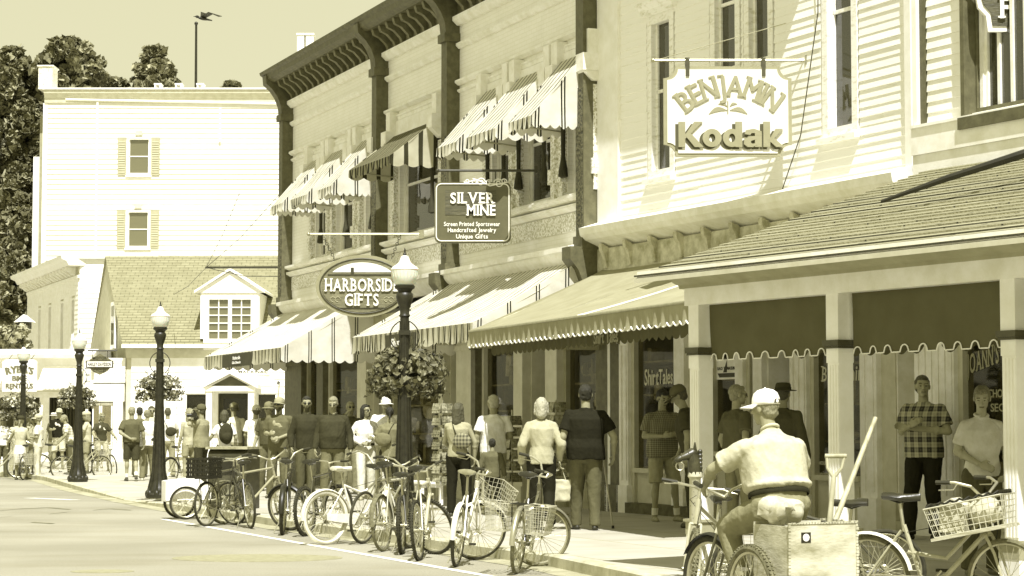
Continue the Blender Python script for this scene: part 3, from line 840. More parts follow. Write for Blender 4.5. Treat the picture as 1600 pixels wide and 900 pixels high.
# ============================================================ clapboard shop building beside the brick one (camera shop sign)
Kf = Fr(G(938, 797, WALKZ), vp=-797)
kb = Kf.thing('clapboard_shop_building', 'weathered pale clapboard shop building with tall upstairs windows and a bracketed shop cornice', 'building')
ka = lambda x, d=0.0: Kf.a(x, d)
KR = ka(1440) + 6.5
def kz(x, y, d=0.0): return Kf.px(x, y, d)[1]
kw = []
for x0, x1, yt, yb_ in ((1022, 1050, 50, 258), (1122, 1154, 2, 98), (1176, 1206, -20, 92), (1300, 1338, -14, 190)):
    kw.append((ka(x0), ka(x1), kz((x0 + x1) / 2, yb_), kz((x0 + x1) / 2, yt)))
zw0 = 5.36; zw1 = 7.62
kw = [(w_[0], w_[1], zw0 if i in (0,) else (6.15 if i in (1, 2) else 5.5), zw1 if i == 0 else 7.9) for i, w_ in enumerate(kw)]
kw[1] = (kw[1][0], kw[1][1], 6.62, 8.4); kw[2] = (kw[2][0], kw[2][1], 6.62, 8.4)
kw[3] = (kw[3][0], kw[3][1], kz(1320, 196), 8.3)
kops = [(w_[0] - .16, w_[1] + .16, w_[2] - .12, w_[3] + .14) for w_ in kw]
zK = 4.62
kb0 = ka(972); kb1 = ka(1432)
b = MB(); boards(b, kb0, kb1, zK + .02, 9.6, 0, kops, 0.118, 0.0175, 0.3)
b.build('clapboard_wall', mat('weathered_clapboard', 0.88, 0.65, 0.1, 2.2, 0.25, 14, stretch=(.6, 1, 7), v2=0.74, lo=0.28, hi=0.40), kb)
b = MB(); wall(b, .02, KR, zK, 9.6, .051, .3, kops); wall(b, .02, KR, 3.0, zK, .051, .3)
b.build('wall_core', M_tan, kb)
b = MB(); b.box(.02, .3, .3, 9, Z0, 9.6); b.box(KR - .3, KR, .3, 9, Z0, 9.6); b.box(.02, KR, 8.7, 9, Z0, 9.6); b.box(.02, KR, -.1, 9, 9.6, 9.75)
b.build('rear_wall', M_beige, kb, split=False)
b = MB(); b.box(.04, kb0, -.06, .05, zK, 9.6); b.build('corner_board', M_white, kb)
b = MB(); b.box(kb1 - .08, kb1 + .05, -.06, .05, zK, 9.6); b.build('corner_board', M_white, kb)
b = MB(); b.box(.02, kb1 - 1.25, -.70, .06, 9.45, 9.58); b.prism([(-.70, 9.45), (-.74, 9.7), (-.74, 9.8), (.06, 9.8), (.06, 9.581), (-.70, 9.581)], .02, kb1 - 1.25, 'x')
b.build('roof_eave', M_cream, kb)
for i, w_ in enumerate(kw):
    fo = sash_window(kb, w_[0], w_[1], w_[2], w_[3], .04, .13, .12, .54, M_whiteold, curtain=(1 if i != 3 else .9), proud=.06)
    h_ = MB(); h_.prism([(.0, w_[3] + .14), (-.1, w_[3] + .14), (-.1, w_[3] + .22), (-.2, w_[3] + .30), (-.2, w_[3] + .33), (0, w_[3] + .36)], w_[0] - .22, w_[1] + .22, 'x'); h_.build('window_hood', M_whiteold, fo)
# the cornice over the shops, with scroll brackets
cz = 4.58
b = MB(); b.prism([(0.05, cz - .30), (-.28, cz - .16), (-.36, cz - .08), (-.38, cz + .03), (0.05, cz + .16)], .0, kb1 + .05, 'x')
b.build('shop_cornice', M_cream, kb)
b = MB(); b.box(.0, kb1, -.06, .05, 3.72, cz - .301); b.build('cornice_frieze', mat('stained_frieze', 0.52, 0.7, 0.5, 5, 0.2, 30, v2=0.34), kb)
x = .35
b = MB()
while x < kb1:
    b.prism([(-.06, cz - .62), (-.09, cz - .62), (-.11, cz - .5), (-.13, cz - .40), (-.17, cz - .34), (-.18, cz - .28), (-.18, cz - .235), (-.06, cz - .282)], x - .05, x + .05, 'x'); x += .78
b.build('scroll_bracket', mat('stained_frieze', 0.42), kb, split=True)
# downpipe at the joint with the brick building and wires
b = MB(); b.tube([(ka(1290), -.04, 9.4), (ka(1290), -.06, 7), (ka(1262), -.07, 5.4), (ka(1232), -.07, 4.7)], .008, 5); b.build('wall_cable', M_dark, kb)
# ground floor: shop fronts in the shade
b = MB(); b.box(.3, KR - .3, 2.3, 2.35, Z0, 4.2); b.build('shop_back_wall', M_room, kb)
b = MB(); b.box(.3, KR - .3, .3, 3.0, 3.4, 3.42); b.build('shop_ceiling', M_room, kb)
b = MB(); b.box(.02, KR, -.02, .3, 3.02, 3.72); b.build('shop_fascia', M_tan, kb)
ks = [(940, 'dark'), (958, 'light'), (962, 'dark'), (976, 'flute'), (990, 'win'), (1062, 'light'), (1078, 'panel'), (1113, 'win'), (1158, 'light'), (1170, 'win'), (1186, 'light'), (1200, 'door'), (1244, 'flute'), (1270, 'win'), (1354, 'flute'), (1380, 'panel'), (1402, 'door2'), (1440, 'flute'), (1502, 'win'), (1600, 'light'), (1640, 'win'), (1760, 'light')]
shopf = {}
for i in range(len(ks) - 1):
    a0, a1 = ka(ks[i][0]), ka(ks[i + 1][0]); k = ks[i][1]
    if k == 'win':
        shopf[ks[i][0]] = (a0, a1, shopfront(kb, a0, a1, Z0, 3.02, 0.0, 51 + i, M_beige, .62 if a1 - a0 > .8 else .9))
    elif k in ('door', 'door2'):
        d_ = MB(); y_ = .9 if k == 'door' else .45
        wall(d_, a0 + .02, a1 - .02, Z0 + .15, 3.02, y_, y_ + .06, [(a0 + .14, a1 - .14, Z0 + .9, 2.2)] if k == 'door' else [])
        if k == 'door2':
            for zz in ((.35, 1.1), (1.25, 2.3)): d_.box(a0 + .1, a1 - .1, y_ - .02, y_, Z0 + zz[0], Z0 + zz[1])
        dd = d_.build('door', M_dark if k == 'door' else M_beige, kb)
        if k == 'door':
            p_ = MB(); p_.box(a0 + .14, a1 - .14, y_ + .02, y_ + .03, Z0 + .9, 2.2); p_.build('pane', M_glass, dd)
        h_ = MB(); h_.ell((a0 + .12, y_ - .04, 1.2), .03); h_.build('handle', M_steel, dd, True)
        s_ = MB(); s_.box(a0, a0 + .02, 0, y_ + .06, Z0, 3.02); s_.box(a1 - .02, a1, 0, y_ + .06, Z0, 3.02); s_.build('door_reveal', M_cream, kb, split=True)
        s_ = MB(); s_.box(a0 + .001, a1 - .001, -.05, y_ + .3, Z0, Z0 + .15); s_.build('door_step', M_curb, kb)
    else:
        c_ = MB(); mm = {'dark': M_brown, 'light': M_cream, 'flute': M_cream, 'panel': M_beige}[k]
        y0 = -.10 if k != 'panel' else -.02
        c_.box(a0, a1, y0, .2, Z0 + .42, 3.02); c_.box(a0 - .025, a1 + .025, y0 - .04, .2, Z0, Z0 + .42)
        if k == 'flute':
            nfl = max(2, int((a1 - a0) / .13))
            for q in range(nfl):
                xq = a0 + (a1 - a0) * (q + .5) / nfl; c_.box(xq - .035, xq + .035, y0 - .018, y0, Z0 + .5, 2.7)
            c_.box(a0 - .02, a1 + .02, y0 - .03, .2, 2.75, 2.9)
        c_.build('shop_column', mm, kb)
b = MB(); b.box(ka(990), ka(1110), -.16, .0, Z0, Z0 + .16); b.build('stone_plinth', mat('dark_stone', 0.14, .9, .4, 6, .5, 20), kb)
# painted words on the panes
M_letter = mat('pale_lettering', 0.62, 0.6, 0.1, 9, 0)
M_letmid = mat('tan_lettering', 0.34, 0.6, 0.1, 9, 0)
def pane_text(s_, x, y, wpx, hpx, m=None, serif=False, arc=None, slant=0, y_=-.0):
    a, z = Kf.px(x, y, -.035); a2, _ = Kf.px(x + wpx, y, -.035); a1_, _ = Kf.px(x - 0, y, -.035)
    sc = hpx / (z - Kf.px(x, y + hpx, -.035)[1])
    t = MB(); M1 = face_m(((a1_ + a2) / 2, .034, z - (hpx / sc) / 2), (1, 0, 0))
    text(t, s_, abs(a2 - a1_), hpx / sc, M1, .003, .012, serif, arc, slant)
    return t
win1 = shopf[990][2]
t = pane_text('Shirt', 1007, 576, 22, 26, slant=.05); t.build('lettering', M_letter, win1)
t = pane_text('Tales', 1029, 576, 22, 24, slant=.05); t.build('lettering', M_letter, win1)
t = pane_text('Benjamin', 1284, 572, 64, 24, serif=True, slant=.1); t.build('lettering', M_letter, shopf[1270][2])
t = pane_text('Benjamin', 1276, 735, 22, 9, slant=.1); t.build('lettering', M_letter, shopf[1270][2])
t = pane_text('HOURS', 1280, 720, 14, 6, slant=.0); t.build('lettering', M_letter, shopf[1270][2])
t = pane_text("JOANN'S", 1512, 548, 52, 28, M_letmid, True, slant=.0); 
a_ = Kf.px(1536, 560, -.035)
t = MB(); text(t, "JOANN'S", .62, .24, face_m((a_[0], .034, a_[1]), (1, .0, .22)), .003, .014, True); t.build('lettering', M_letmid, shopf[1502][2])
t = pane_text('CHOCOLATE', 1544, 608, 66, 13, serif=False); t.build('lettering', M_letmid, shopf[1502][2])
t = pane_text('SECRETS', 1548, 630, 52, 13, serif=False); t.build('lettering', M_letmid, shopf[1502][2])
# posters
a_, z_ = Kf.px(1117, 562); a2, z2 = Kf.px(1154, 592)
b = MB(); b.box(a_, a2, .02, .03, z2, z_); po = b.build('poster', M_cream, shopf[1113][2]); po['label'] = 'printed boat race poster'
b = MB(); b.prism([(a_ + .2, z2 + .1), (a_ + .3, z_ - .02), (a_ + .3, z2 + .1)], .014, .018, 'y'); b.prism([(a_ + .05, z2 + .09), (a2 - .05, z2 + .09), (a2 - .12, z2 + .03), (a_ + .1, z2 + .03)], .014, .018, 'y')
b.build('boat_print', M_dark, po)
t = MB(); text(t, 'RACE TO MACKINAC', (a2 - a_) * .85, .045, face_m(((a_ + a2) / 2, .016, z2 + .16), (1, 0, 0)), .002, .012); t.build('lettering', M_dark, po)
# plain canvas awning of the shirt shop
M_plain = striped('plain_tan_canvas', 0.40, 0.40, 5, .01)
M_plaind = striped('dark_canvas', 0.15, 0.15, 5, .01)
M_pipe = mat('white_piping', .85, .8, .05, 9, 0)
def skew_awning():
    """hipped plain awning running from the brick building towards the porch; its front edge swings out"""
    A = Kf
    p = {}
    zf = 2.98; vh = .26
    fl = A.px(733, 516, 2.3); fa0 = A.a(733, 2.3); 
    zfl = A.px(733, 518, 2.3)[1]
    dn = 3.7; fa1 = A.a(1085, dn); zfr = A.px(1085, 470, dn)[1]
    f = MB()
    bl = (ka(946), 0.0, 3.95); br = (fa1 + .1, 0.0, 3.95)
    FL = (fa0, -2.3, zfl); FR = (fa1, -dn, zfr)
    def slope(u, v):
        P0 = Vector(bl).lerp(Vector(br), u); P1 = Vector(FL).lerp(Vector(FR), u); q = P0.lerp(P1, v)
        q.z += -.07 * math.sin(PI * v) + .035 * noise.noise(Vector((u * 7, v * 1.5, 3))) * math.sin(PI * v)
        # soft ribs where the frame presses through
        q.z += .02 * max(0, math.cos(u * 2 * PI * 3)) ** 8
        return q
    f.grid(slope, 48, 12, lambda u, v: (u * 9, v * 3))
    root = f.build('awning', M_plain, kb, True); root['label'] = 'plain tan canvas awning with white scalloped edge between brick building and porch'
    v_ = MB(); scallop(v_, FL, FR, vh, 46, .045, 0, wav=.025); v_.build('valance', M_plain, root, True)
    q = MB(); pts = []; n_ = 46 * 6
    for i in range(n_ + 1):
        u = i / n_; P = Vector(FL).lerp(Vector(FR), u); P.z -= vh - .045 * (1 - abs(math.sin(PI * u * 46))); P.y -= .015; pts.append(P)
    q.tube(pts, .010, 5); q.build('piping', M_pipe, root, True)
    q = MB(); q.tube([slope(.56, t_ / 10) + Vector((0, 0, .012)) for t_ in range(11)], .012, 5); q.build('seam', M_pipe, root, True)
    # darker inner valance carrying the shop's name
    P0 = Vector(FL) + Vector((.1, .35, .04)); P1 = Vector(FR) + Vector((-.1, .35, .04))
    v2 = MB(); scallop(v2, P0, P1, .42, 40, .05, 0, wav=.01); iv = v2.build('inner_valance', M_plaind, root, True)
    P = A.px(972, 515, dn - .3)
    for (s_, x_, y_, w_, h_) in (('Shirt Tales', 968, 516, .95, .17),):
        u_ = (A.px(x_, y_, 2.6)[0] - P0.x) / (P1.x - P0.x); PP = P0.lerp(P1, u_); t = MB()
        text(t, s_, w_, h_, face_m((PP.x, PP.y - .03, PP.z - .30), (P1 - P0).normalized()), .004, .012); t.build('lettering', M_letmid, iv)
    s_ = MB(); s_.add([bl, FL, (FL[0], FL[1], FL[2] - vh), (bl[0], bl[1], FL[2] - vh)], [(0, 1, 2, 3)]); s_.build('side_panel', M_plain, root)
    t_ = MB(); t_.tube([FL, FR], .018); 
    for u in (0, .33, .66, 1): t_.tube([Vector(bl).lerp(Vector(br), u) - Vector((0, 0, .1)), Vector(FL).lerp(Vector(FR), u) - Vector((0, 0, .02))], .015)
    t_.build('awning_frame', M_steel, root, True)
skew_awning()

# ============================================================ covered porch in front
Pv = -1130
Pf = Fr(G(1097.5, 895, WALKZ), vp=Pv)      # line through the posts' street faces
pb = Pf.thing('porch', 'wooden porch roof with shingles and white fluted posts along the sidewalk edge', 'porch')
pa = lambda x, d=0.0: Pf.a(x, d)
PW = .075
posts = [0.0, pa(1314), pa(1590), pa(1590) + 2.05, pa(1590) + 4.1]
zbeam = Pf.px(1112, 476)[1]
ztop = 2.50
for a in posts:
    c_ = MB(); zp = .13 + .49
    c_.box(a - PW, a + PW, -PW, PW, zp, 2.36)
    for q in range(4):     # reeded lower shaft on the faces the street sees
        o_ = -PW + .02 + q * .0365
        c_.box(a + o_, a + o_ + .018, -PW - .008, -PW, zp + .02, 1.98); 
    # one solid skin with capital
    c_.box(a - PW - .004, a + PW + .004, -PW - .010, PW + .004, 2.0, zbeam)
    po = c_.build('post', M_white, pb)
    k_ = MB(); k_.box(a - PW - .03, a + PW + .03, -PW - .036, PW + .03, 2.14, 2.19); k_.box(a - PW - .018, a + PW + .018, -PW - .024, PW + .018, 2.12, 2.139); k_.build('collar', M_mid, po)
    l_ = MB(); l_.box(a - PW - .03, a + PW + .03, -PW - .03, PW + .03, WALKZ, zp - .025); l_.build('plinth', M_white, po)
    l_ = MB(); l_.box(a - PW - .05, a + PW + .05, -PW - .05, PW + .05, zp - .024, zp); l_.box(a - PW - .034, a + PW + .034, -PW - .034, PW + .034, zp - .14, zp - .0245); l_.build('plinth_cap', M_tan, po)
a0p = pa(1037, .25); a1p = posts[-1] + 1
ze = Pf.px(1022, 430, .42)[1]
bm = MB(); bm.box(a0p + .12, a1p, -PW - .02, PW + .02, zbeam, zbeam + .16); bm.build('beam', M_cream, pb)
bm = MB(); bm.box(a0p + .12, a0p + .27, PW + .02, 3.2, zbeam, zbeam + .16); bm.build('beam', M_cream, pb)
zt = zbeam + .16
cv = MB()   # cove between beam and fascia
prof = [(-PW - .02, zt), (-PW - .03, zt + .03), (-.16, zt + .05), (-.26, zt + .11), (-.33, zt + .13), (-.33, zt + .16), (0, zt + .16), (0, zt)]
cv.prism(prof, a0p + .04, a1p, 'x'); cv.build('cove', M_tan, pb)
fs_ = MB(); zfa = zt + .16; fs_.prism([(-.33, zfa - .02), (-.42, zfa - .02), (-.44, zfa + .0), (-.44, ze - .012), (-.33, ze - .012)], a0p - .15, a1p, 'x')
fs_.build('fascia', M_cream, pb)
RD = 3.15; rise = 1.22
rf = MB()
def rf_fn(u, v):
    aa = a0p - .17 + (a1p - a0p + .17) * u; return (aa, -.46 + (RD + .46) * v, ze - .01 + rise * v + .0)
nrow = 26
for k in range(nrow):
    v0, v1 = k / nrow, (k + 1) / nrow
    y0, y1 = -.46 + (RD + .46) * v0, -.46 + (RD + .46) * v1; z0, z1 = ze + rise * v0, ze + rise * v1
    A0, A1 = a0p - .17, a1p
    rf.add([(A0, y0, z0 - .004), (A1, y0, z0 - .004), (A1, y0, z0 + .012), (A0, y0, z0 + .012), (A0, y1 + .02, z1 + .003), (A1, y1 + .02, z1 + .003)],
           [(0, 1, 2, 3), (3, 2, 5, 4)], [[(A0, v0 * 3.8 - .0), (A1, v0 * 3.8), (A1, v0 * 3.8 + .01), (A0, v0 * 3.8 + .01)], [(A0 + k * .37, v0 * 3.8 + .012), (A1 + k * .37, v0 * 3.8 + .012), (A1 + k * .37, v1 * 3.8 - .003), (A0 + k * .37, v1 * 3.8 - .003)]])
rfo = rf.build('roof', M_slate, pb)
rd = MB(); rd.add([(a0p - .17, -.46, ze - .02), (a1p, -.46, ze - .02), (a1p, RD + .02, ze - .02 + rise), (a0p - .17, RD + .02, ze - .02 + rise), (a0p - .17, -.46, ze - .06), (a1p, -.46, ze - .06), (a1p, RD + .02, ze - .06 + rise), (a0p - .17, RD + .02, ze - .06 + rise)], [(0, 1, 2, 3), (7, 6, 5, 4), (0, 4, 5, 1), (1, 5, 6, 2), (2, 6, 7, 3), (3, 7, 4, 0)])
rd.build('roof_deck', M_beige, pb)
cl = MB(); cl.box(a0p + .1, a1p, PW + .03, 5.4, zt + .06, zt + .1); cl.build('porch_ceiling', M_beige, pb)
# dark canvas valances between the posts
for (q0, q1) in ((posts[0] + PW + .03, posts[1] - PW - .02), (posts[1] + PW + .06, posts[2] - PW - .01), (posts[2] + PW + .02, posts[3] - PW - .02)):
    c_ = MB(); n_ = 9; ph = random.random() * 9
    def cfn(u, v):
        w_ = .018 * math.sin(u * 11 + ph) * v + .03 * noise.noise(Vector((u * 3 + ph, v * 1.2, 0))) * (v + .2)
        h_ = (zbeam - 2.07); amp = .06
        s2 = u * n_; bump_ = max(0, math.sin(2 * PI * s2)) ** .5 if math.sin(2 * PI * s2) > 0 else 0
        zz = zbeam - h_ * v + (amp * bump_ if v > .999 else 0)
        return (q0 + (q1 - q0) * u, .02 + w_, zz)
    c_.grid(cfn, n_ * 12, 8, lambda u, v: (u, v)); vo = c_.build('canvas_valance', M_plaind, pb, True)
    q = MB(); q.tube([Vector(cfn(i / (n_ * 12), 1)) + Vector((0, -.008, 0)) for i in range(n_ * 12 + 1)], .006, 5); q.build('piping', M_pipe, vo, True)
    c2 = MB(); c2.grid(lambda u, v: (cfn(u, 1)[0], 1.0 + .01 * math.sin(u * 9), zbeam + .08 - .5 * v - (0.06 * abs(math.sin(PI * u * n_)) if v > .9 else 0)), n_ * 8, 3, lambda u, v: (u, v))
    c2.build('inner_valance', M_plaind, vo, True)
# dark strip laid on the roof to stand for the shadow of wires
b = MB(); b.tube([(pa(1475, -1.6), .9, ze + .60), (pa(1530, -1.6), 1.25, ze + .78), (pa(1600, -1.6), 1.7, ze + .98)], [.015, .03, .04], 8); b.build('wire_shadow_strip', M_black, pb, True)

# ============================================================ third building, its upper wall standing over the porch roof
cn = at(1436, 262, 21.9)
Tf = Fr((cn.x, cn.y, 0), vp=-985)
tb = Tf.thing('clapboard_house', 'pale clapboard building with dark trimmed window, its upper wall above the porch roof', 'building')
ta = lambda x, d=0.0: Tf.a(x, d)
zt0 = Tf.px(1440, 258)[1]
zst = Tf.px(1450, 200)[1]
wz0 = Tf.px(1540, 165)[1]
b = MB(); tw = (ta(1528), ta(1640), wz0, wz0 + 1.9)
boards(b, .16, ta(1515), zst + .04, zt0 + 5.2, 0, [], .112, .019, .05)
b.build('clapboard_wall', M_white, tb)
b = MB(); wall(b, .0, 9, zt0, zt0 + 5.4, .051, .3, [tw]); b.box(.0, .3, .3, 6, zt0 - .3, zt0 + 5.4); b.box(0, 9, 5.7, 6, 0.2, zt0 + 5.4); b.box(0, 9, -.1, 6, zt0 + 5.4, zt0 + 5.5); b.build('wall_core', M_brown, tb)
b = MB(); b.box(-.02, .05, -.06, .05, zt0, zt0 + 5.2); b.build('corner_board', M_white, tb)
b = MB(); b.box(.062, .15, -.02, .05, zst, zt0 + 5.2); b.build('gap_board', M_brown, tb)
b = MB(); b.box(0.0, 9, -.10, .05, zst - .28, zst); b.box(0, 9, -.08, .05, zt0 - .6, zst - .281); b.box(0, 9, -.12, .05, zst, zst + .03); b.build('belt_board', M_cream, tb)
b = MB(); b.box(ta(1515), ta(1520), -.05, .05, zst + .03, zt0 + 5.2); b.build('casing', M_white, tb)
wo = sash_window(tb, tw[0] + .06, tw[1], tw[2], tw[3], .08, .05, .12, 0, M_cream, gm=M_glassup, mull=4, proud=.0)
b = MB(); b.box(ta(1520), tw[0] - .02, -.1, .05, wz0 - .15, zt0 + 5); b.box(ta(1518), tw[1] + 1, -.13, .05, wz0 - .22, wz0 - .10); b.build('window_trim', M_brown, tb)
# ============================================================ far buildings on the left
FU = Vector((1, 0, 0))
def front(px, s):      # frame facing the camera, origin at column px
    return Fr(((px - 800) / s, F / s, 0), u=(1, 0, 0))
# ---- tall white clapboard house side
sW = 32.0
Wf = front(66, sW); X = lambda x, s=sW: (x - 66) / s
Zf = lambda y, s: CAMZ + (664 - y) / s
wb = Wf.thing('tall_white_building', 'tall four storey white clapboard building with two shuttered windows, rising behind the shingled roofs', 'building')
ww = [(X(198), X(229), Zf(269, sW), Zf(216, sW)), (X(198), X(229), Zf(384, sW), Zf(331, sW))]
zt_ = Zf(158, sW)
b = MB(); wop = [(q[0] - .12, q[1] + .12, q[2] - .1, q[3] + .1) for q in ww]
boards(b, 0.1, X(520), 5, zt_, 0, wop, .25, .05); b.build('clapboard_wall', mat('bright_white_siding', .86, .5, .05, 3, .05), wb)
b = MB(); wall(b, 0, X(520), 0.1, zt_ + .6, .051, .3, wop); b.box(0, .3, .3, 14, .1, zt_ + .6); b.box(0, X(520), 13.7, 14, .1, zt_ + .6); b.box(X(520) - .3, X(520), .3, 13.7, .1, zt_ + .6); b.build('wall_core', M_beige, wb)
b = MB(); b.prism([(.3, zt_), (-.10, zt_), (-.12, zt_ + .2), (-.3, zt_ + .45), (-.32, zt_ + .6), (.3, zt_ + .62)], -.05, X(520), 'x'); b.build('cornice', M_beige, wb)
b = MB(); b.box(-.1, X(520), -.38, 14.1, zt_ + .621, zt_ + .70); b.build('roof', M_white, wb)
b = MB(); b.box(-.12, .1, -.04, .3, .1, zt_ - .01); b.build('corner_board', M_white, wb)
b = MB()
for (x0, y0, x1, y1) in ((98, 153, 440, 160), (148, 158, 148, 520), (341, 166, 341, 220), (441, 160, 441, 400)):
    b.piece(x0 + y0); b.tube([(X(x0), -.12, Zf(y0, sW)), (X(x1), -.12, Zf(y1, sW))], .055, 8)
b.build('downpipe', M_white, wb, True, split=True)
for q in ww:
    fo = sash_window(wb, q[0], q[1], q[2], q[3], .02, .12, .15, .5, M_white, mull=0, proud=.05, gm=M_glassfar)
    for sgn in (-1, 1):
        e0 = q[0] - .13 - .42 if sgn < 0 else q[1] + .13
        s_ = MB(); s_.box(e0, e0 + .42, -.09, -.03, q[2] - .12, q[3] + .1)
        for k in range(14): s_.prism([(-.11, q[2] + k * .115), (-.09, q[2] + k * .115 + .07), (-.09, q[2] + k * .115)], e0 + .05, e0 + .37, 'x')
        s_.build('shutter', mat('shutter_paint', .40, .6, .1, 5, .1), fo)
    s_ = MB(); s_.box((q[0] + q[1]) / 2 - .18, (q[0] + q[1]) / 2 + .18, -.1, -.03, q[3] + .2, q[3] + .42); s_.build('window_key', M_beige, fo)
b = MB(); b.box(X(55), X(77), -.2, 1.0, Zf(137, sW), Zf(101, sW)); b.box(X(53), X(79), -.26, 1.05, Zf(101, sW), Zf(99, sW)); b.build('chimney', mat('chipped_whitewash', .8, .8, .3, 9, .5, 20), wb)
for x in (239, 272, 306):
    b = MB(); b.box(X(x - 5), X(x + 5), .5, 1.1, zt_ + .71, zt_ + .80); b.box(X(x - 5), X(x - 3), .5, 1.1, zt_ + .80, zt_ + 1.0); b.box(X(x + 3), X(x + 5), .5, 1.1, zt_ + .8, zt_ + 1.0); b.box(X(x - 6), X(x + 6), .48, 1.12, zt_ + 1.0, zt_ + 1.06); b.build('roof_vent', M_white, wb)
b = MB(); b.prism([(X(386), zt_ + .72), (X(446), zt_ + .72), (X(446), Zf(128, sW))], .6, 6, 'y'); b.build('gable_end', M_cream, wb)
# street face of the tall building running back
b = MB(); b.box(-.14, -.121, .3, 13.9, 4, zt_ + .5)
for k in range(5): b.box(-.5, -.15, 1 + k * 2.6, 1.2 + k * 2.6, 6, zt_ - .5)
b.build('street_front', M_tan, wb)
b = MB(); b.box(X(33), X(47), 2, 4.5, .1, Zf(235, sW)); b.build('stair_tower', M_white, wb)
# flagpole and gull
fp = gs(303, 30.0, 0); t_ = thing('flagpole', 'tall thin dark flagpole standing behind the tall white building', 'flagpole', fp)
b = MB(); zp = Zf(34, 30.0); b.tube([(0, 0, 0), (0, 0, zp * .5), (-.05, 0, zp)], [.14, .1, .06], 8); b.build('pole', M_black, t_, True)
b = MB(); b.ell((-.05, 0, zp + .08), .1); b.build('finial', M_black, t_, True)
gp = at(317, 29, 90); g_ = MB()
g_.ell((0, 0, 0), (.20, .06, .06)); g_.ell((-.22, 0, .02), (.07, .05, .05)); g_.cap((-.27, 0, .02), (-.36, 0, .0), .02, .008)
g_.cap((.15, 0, 0), (.34, 0, .0), .04, .02)
for sg in (-1, 1):
    g_.add([(-.10, 0, .03), (.10, 0, .03), (.22, sg * .28, .20), (.02, sg * .30, .22), (.40, sg * .62, .16), (.26, sg * .66, .12), (-.10, 0, .05), (.10, 0, .05), (.22, sg * .28, .22), (.02, sg * .30, .24), (.40, sg * .62, .175), (.26, sg * .66, .135)],
           [(0, 1, 2, 3), (3, 2, 4, 5), (6, 9, 8, 7), (9, 11, 10, 8), (0, 6, 7, 1), (1, 7, 8, 2), (2, 8, 10, 4), (4, 10, 11, 5), (5, 11, 9, 3), (3, 9, 6, 0)])
go = g_.build('bird', M_black, None, True, gp); go.rotation_euler = (R(10), R(5), R(35)); go.scale = (1.25, 1.25, 1.25)
tag(go, 'small dark bird gliding in the sky beside the top of the flagpole', 'bird')
# chimneys seen above the dark cornice
chp = Fr(gs(475, 46.0, 0), u=(1, 0, 0)); ch_ = chp.thing('twin_chimney', 'pair of white chimney stacks rising above the dark cornice', 'chimney')
for x0, x1 in ((461, 472), (475, 487)):
    b = MB(); b.box((x0 - 475) / 46, (x1 - 475) / 46, 0, .5, 0, Zf(50, 46)); b.box((x0 - 476) / 46, (x1 - 474) / 46, -.03, .53, Zf(50, 46), Zf(47, 46)); b.build('stack', M_white, ch_)

# ---- bracketed two storey building
Rf_ = Fr(gs(122, 37.5, 0), vp=-541)
rb = Rf_.thing('bracketed_storefront', 'cream two storey building with heavy bracketed cornice and narrow windows, left of the shingled roof', 'building')
ra = lambda x: Rf_.a(x)
zc0 = Rf_.px(122, 430)[1]; zc1 = Rf_.px(120, 398, .5)[1]
A0 = ra(40)
rw = [(ra(x), ra(x) + .55, Rf_.px(x, y1)[1], Rf_.px(x, y0)[1]) for x, y0, y1 in ((58, 476, 560), (74, 470, 560), (93, 464, 560), (110, 458, 560))]
zz0 = 4.3; rw = [(q[0], q[1], 4.6, 6.75) for q in rw]
rops = [(q[0] - .1, q[1] + .1, q[2] - .1, q[3] + .1) for q in rw]
b = MB(); boards(b, A0, -.1, 4.3, zc0, 0, rops, .2, .02); b.build('clapboard_wall', M_white, rb)
b = MB(); wall(b, A0, 0, .1, zc1, .051, .3, rops)
b.box(A0, A0 + .3, .3, 9, .1, zc1); b.box(A0, 0, 8.7, 9, .1, zc1); b.box(A0, 0, .3, 9, zc1 - .1, zc1); b.build('wall_core', M_beige, rb)
for q in rw: sash_window(rb, q[0], q[1], q[2], q[3], .03, .09, .1, .5, M_white, proud=.04)
b = MB(); b.prism([(.3, zc1 - .28), (-.45, zc1 - .28), (-.55, zc1 - .1), (-.75, zc1 - .02), (-.78, zc1 + .12), (.3, zc1 + .25)], A0 - .3, .1, 'x'); b.build('cornice', M_white, rb)
b = MB(); x = A0 + .3
while x < -.1:
    b.prism([(-.02, zc0 + .02), (-.10, zc0 + .02), (-.3, zc1 - .5), (-.42, zc1 - .45), (-.44, zc1 - .285), (-.02, zc1 - .285)], x - .08, x + .08, 'x'); x += .75
b.build('cornice_bracket', M_cream, rb, split=True)
b = MB(); b.box(A0, -.0, -.06, .05, zc0 - .12, zc0 + .0); b.build('frieze_board', M_white, rb)
# its side wall facing down the street
Sf = Fr(gs(122, 37.5, 0) + Vector((.02, .02, 0)), u=(1, 0, 0))
sdw = Sf.thing('side_house', 'white clapboard side wall between the bracketed building and the shingled roof', 'building')
b = MB(); boards(b, 0, 3.2, .1, Zf(404, 37.5), 0, [], .21, .022); b.build('clapboard_wall', M_white, sdw)
b = MB(); b.box(0, 3.2, .051, 6, .1, Zf(404, 37.5)); b.box(-.05, 3.3, -.15, 6.1, Zf(404, 37.5), Zf(398, 37.5)); b.build('wall_core', M_cream, sdw)

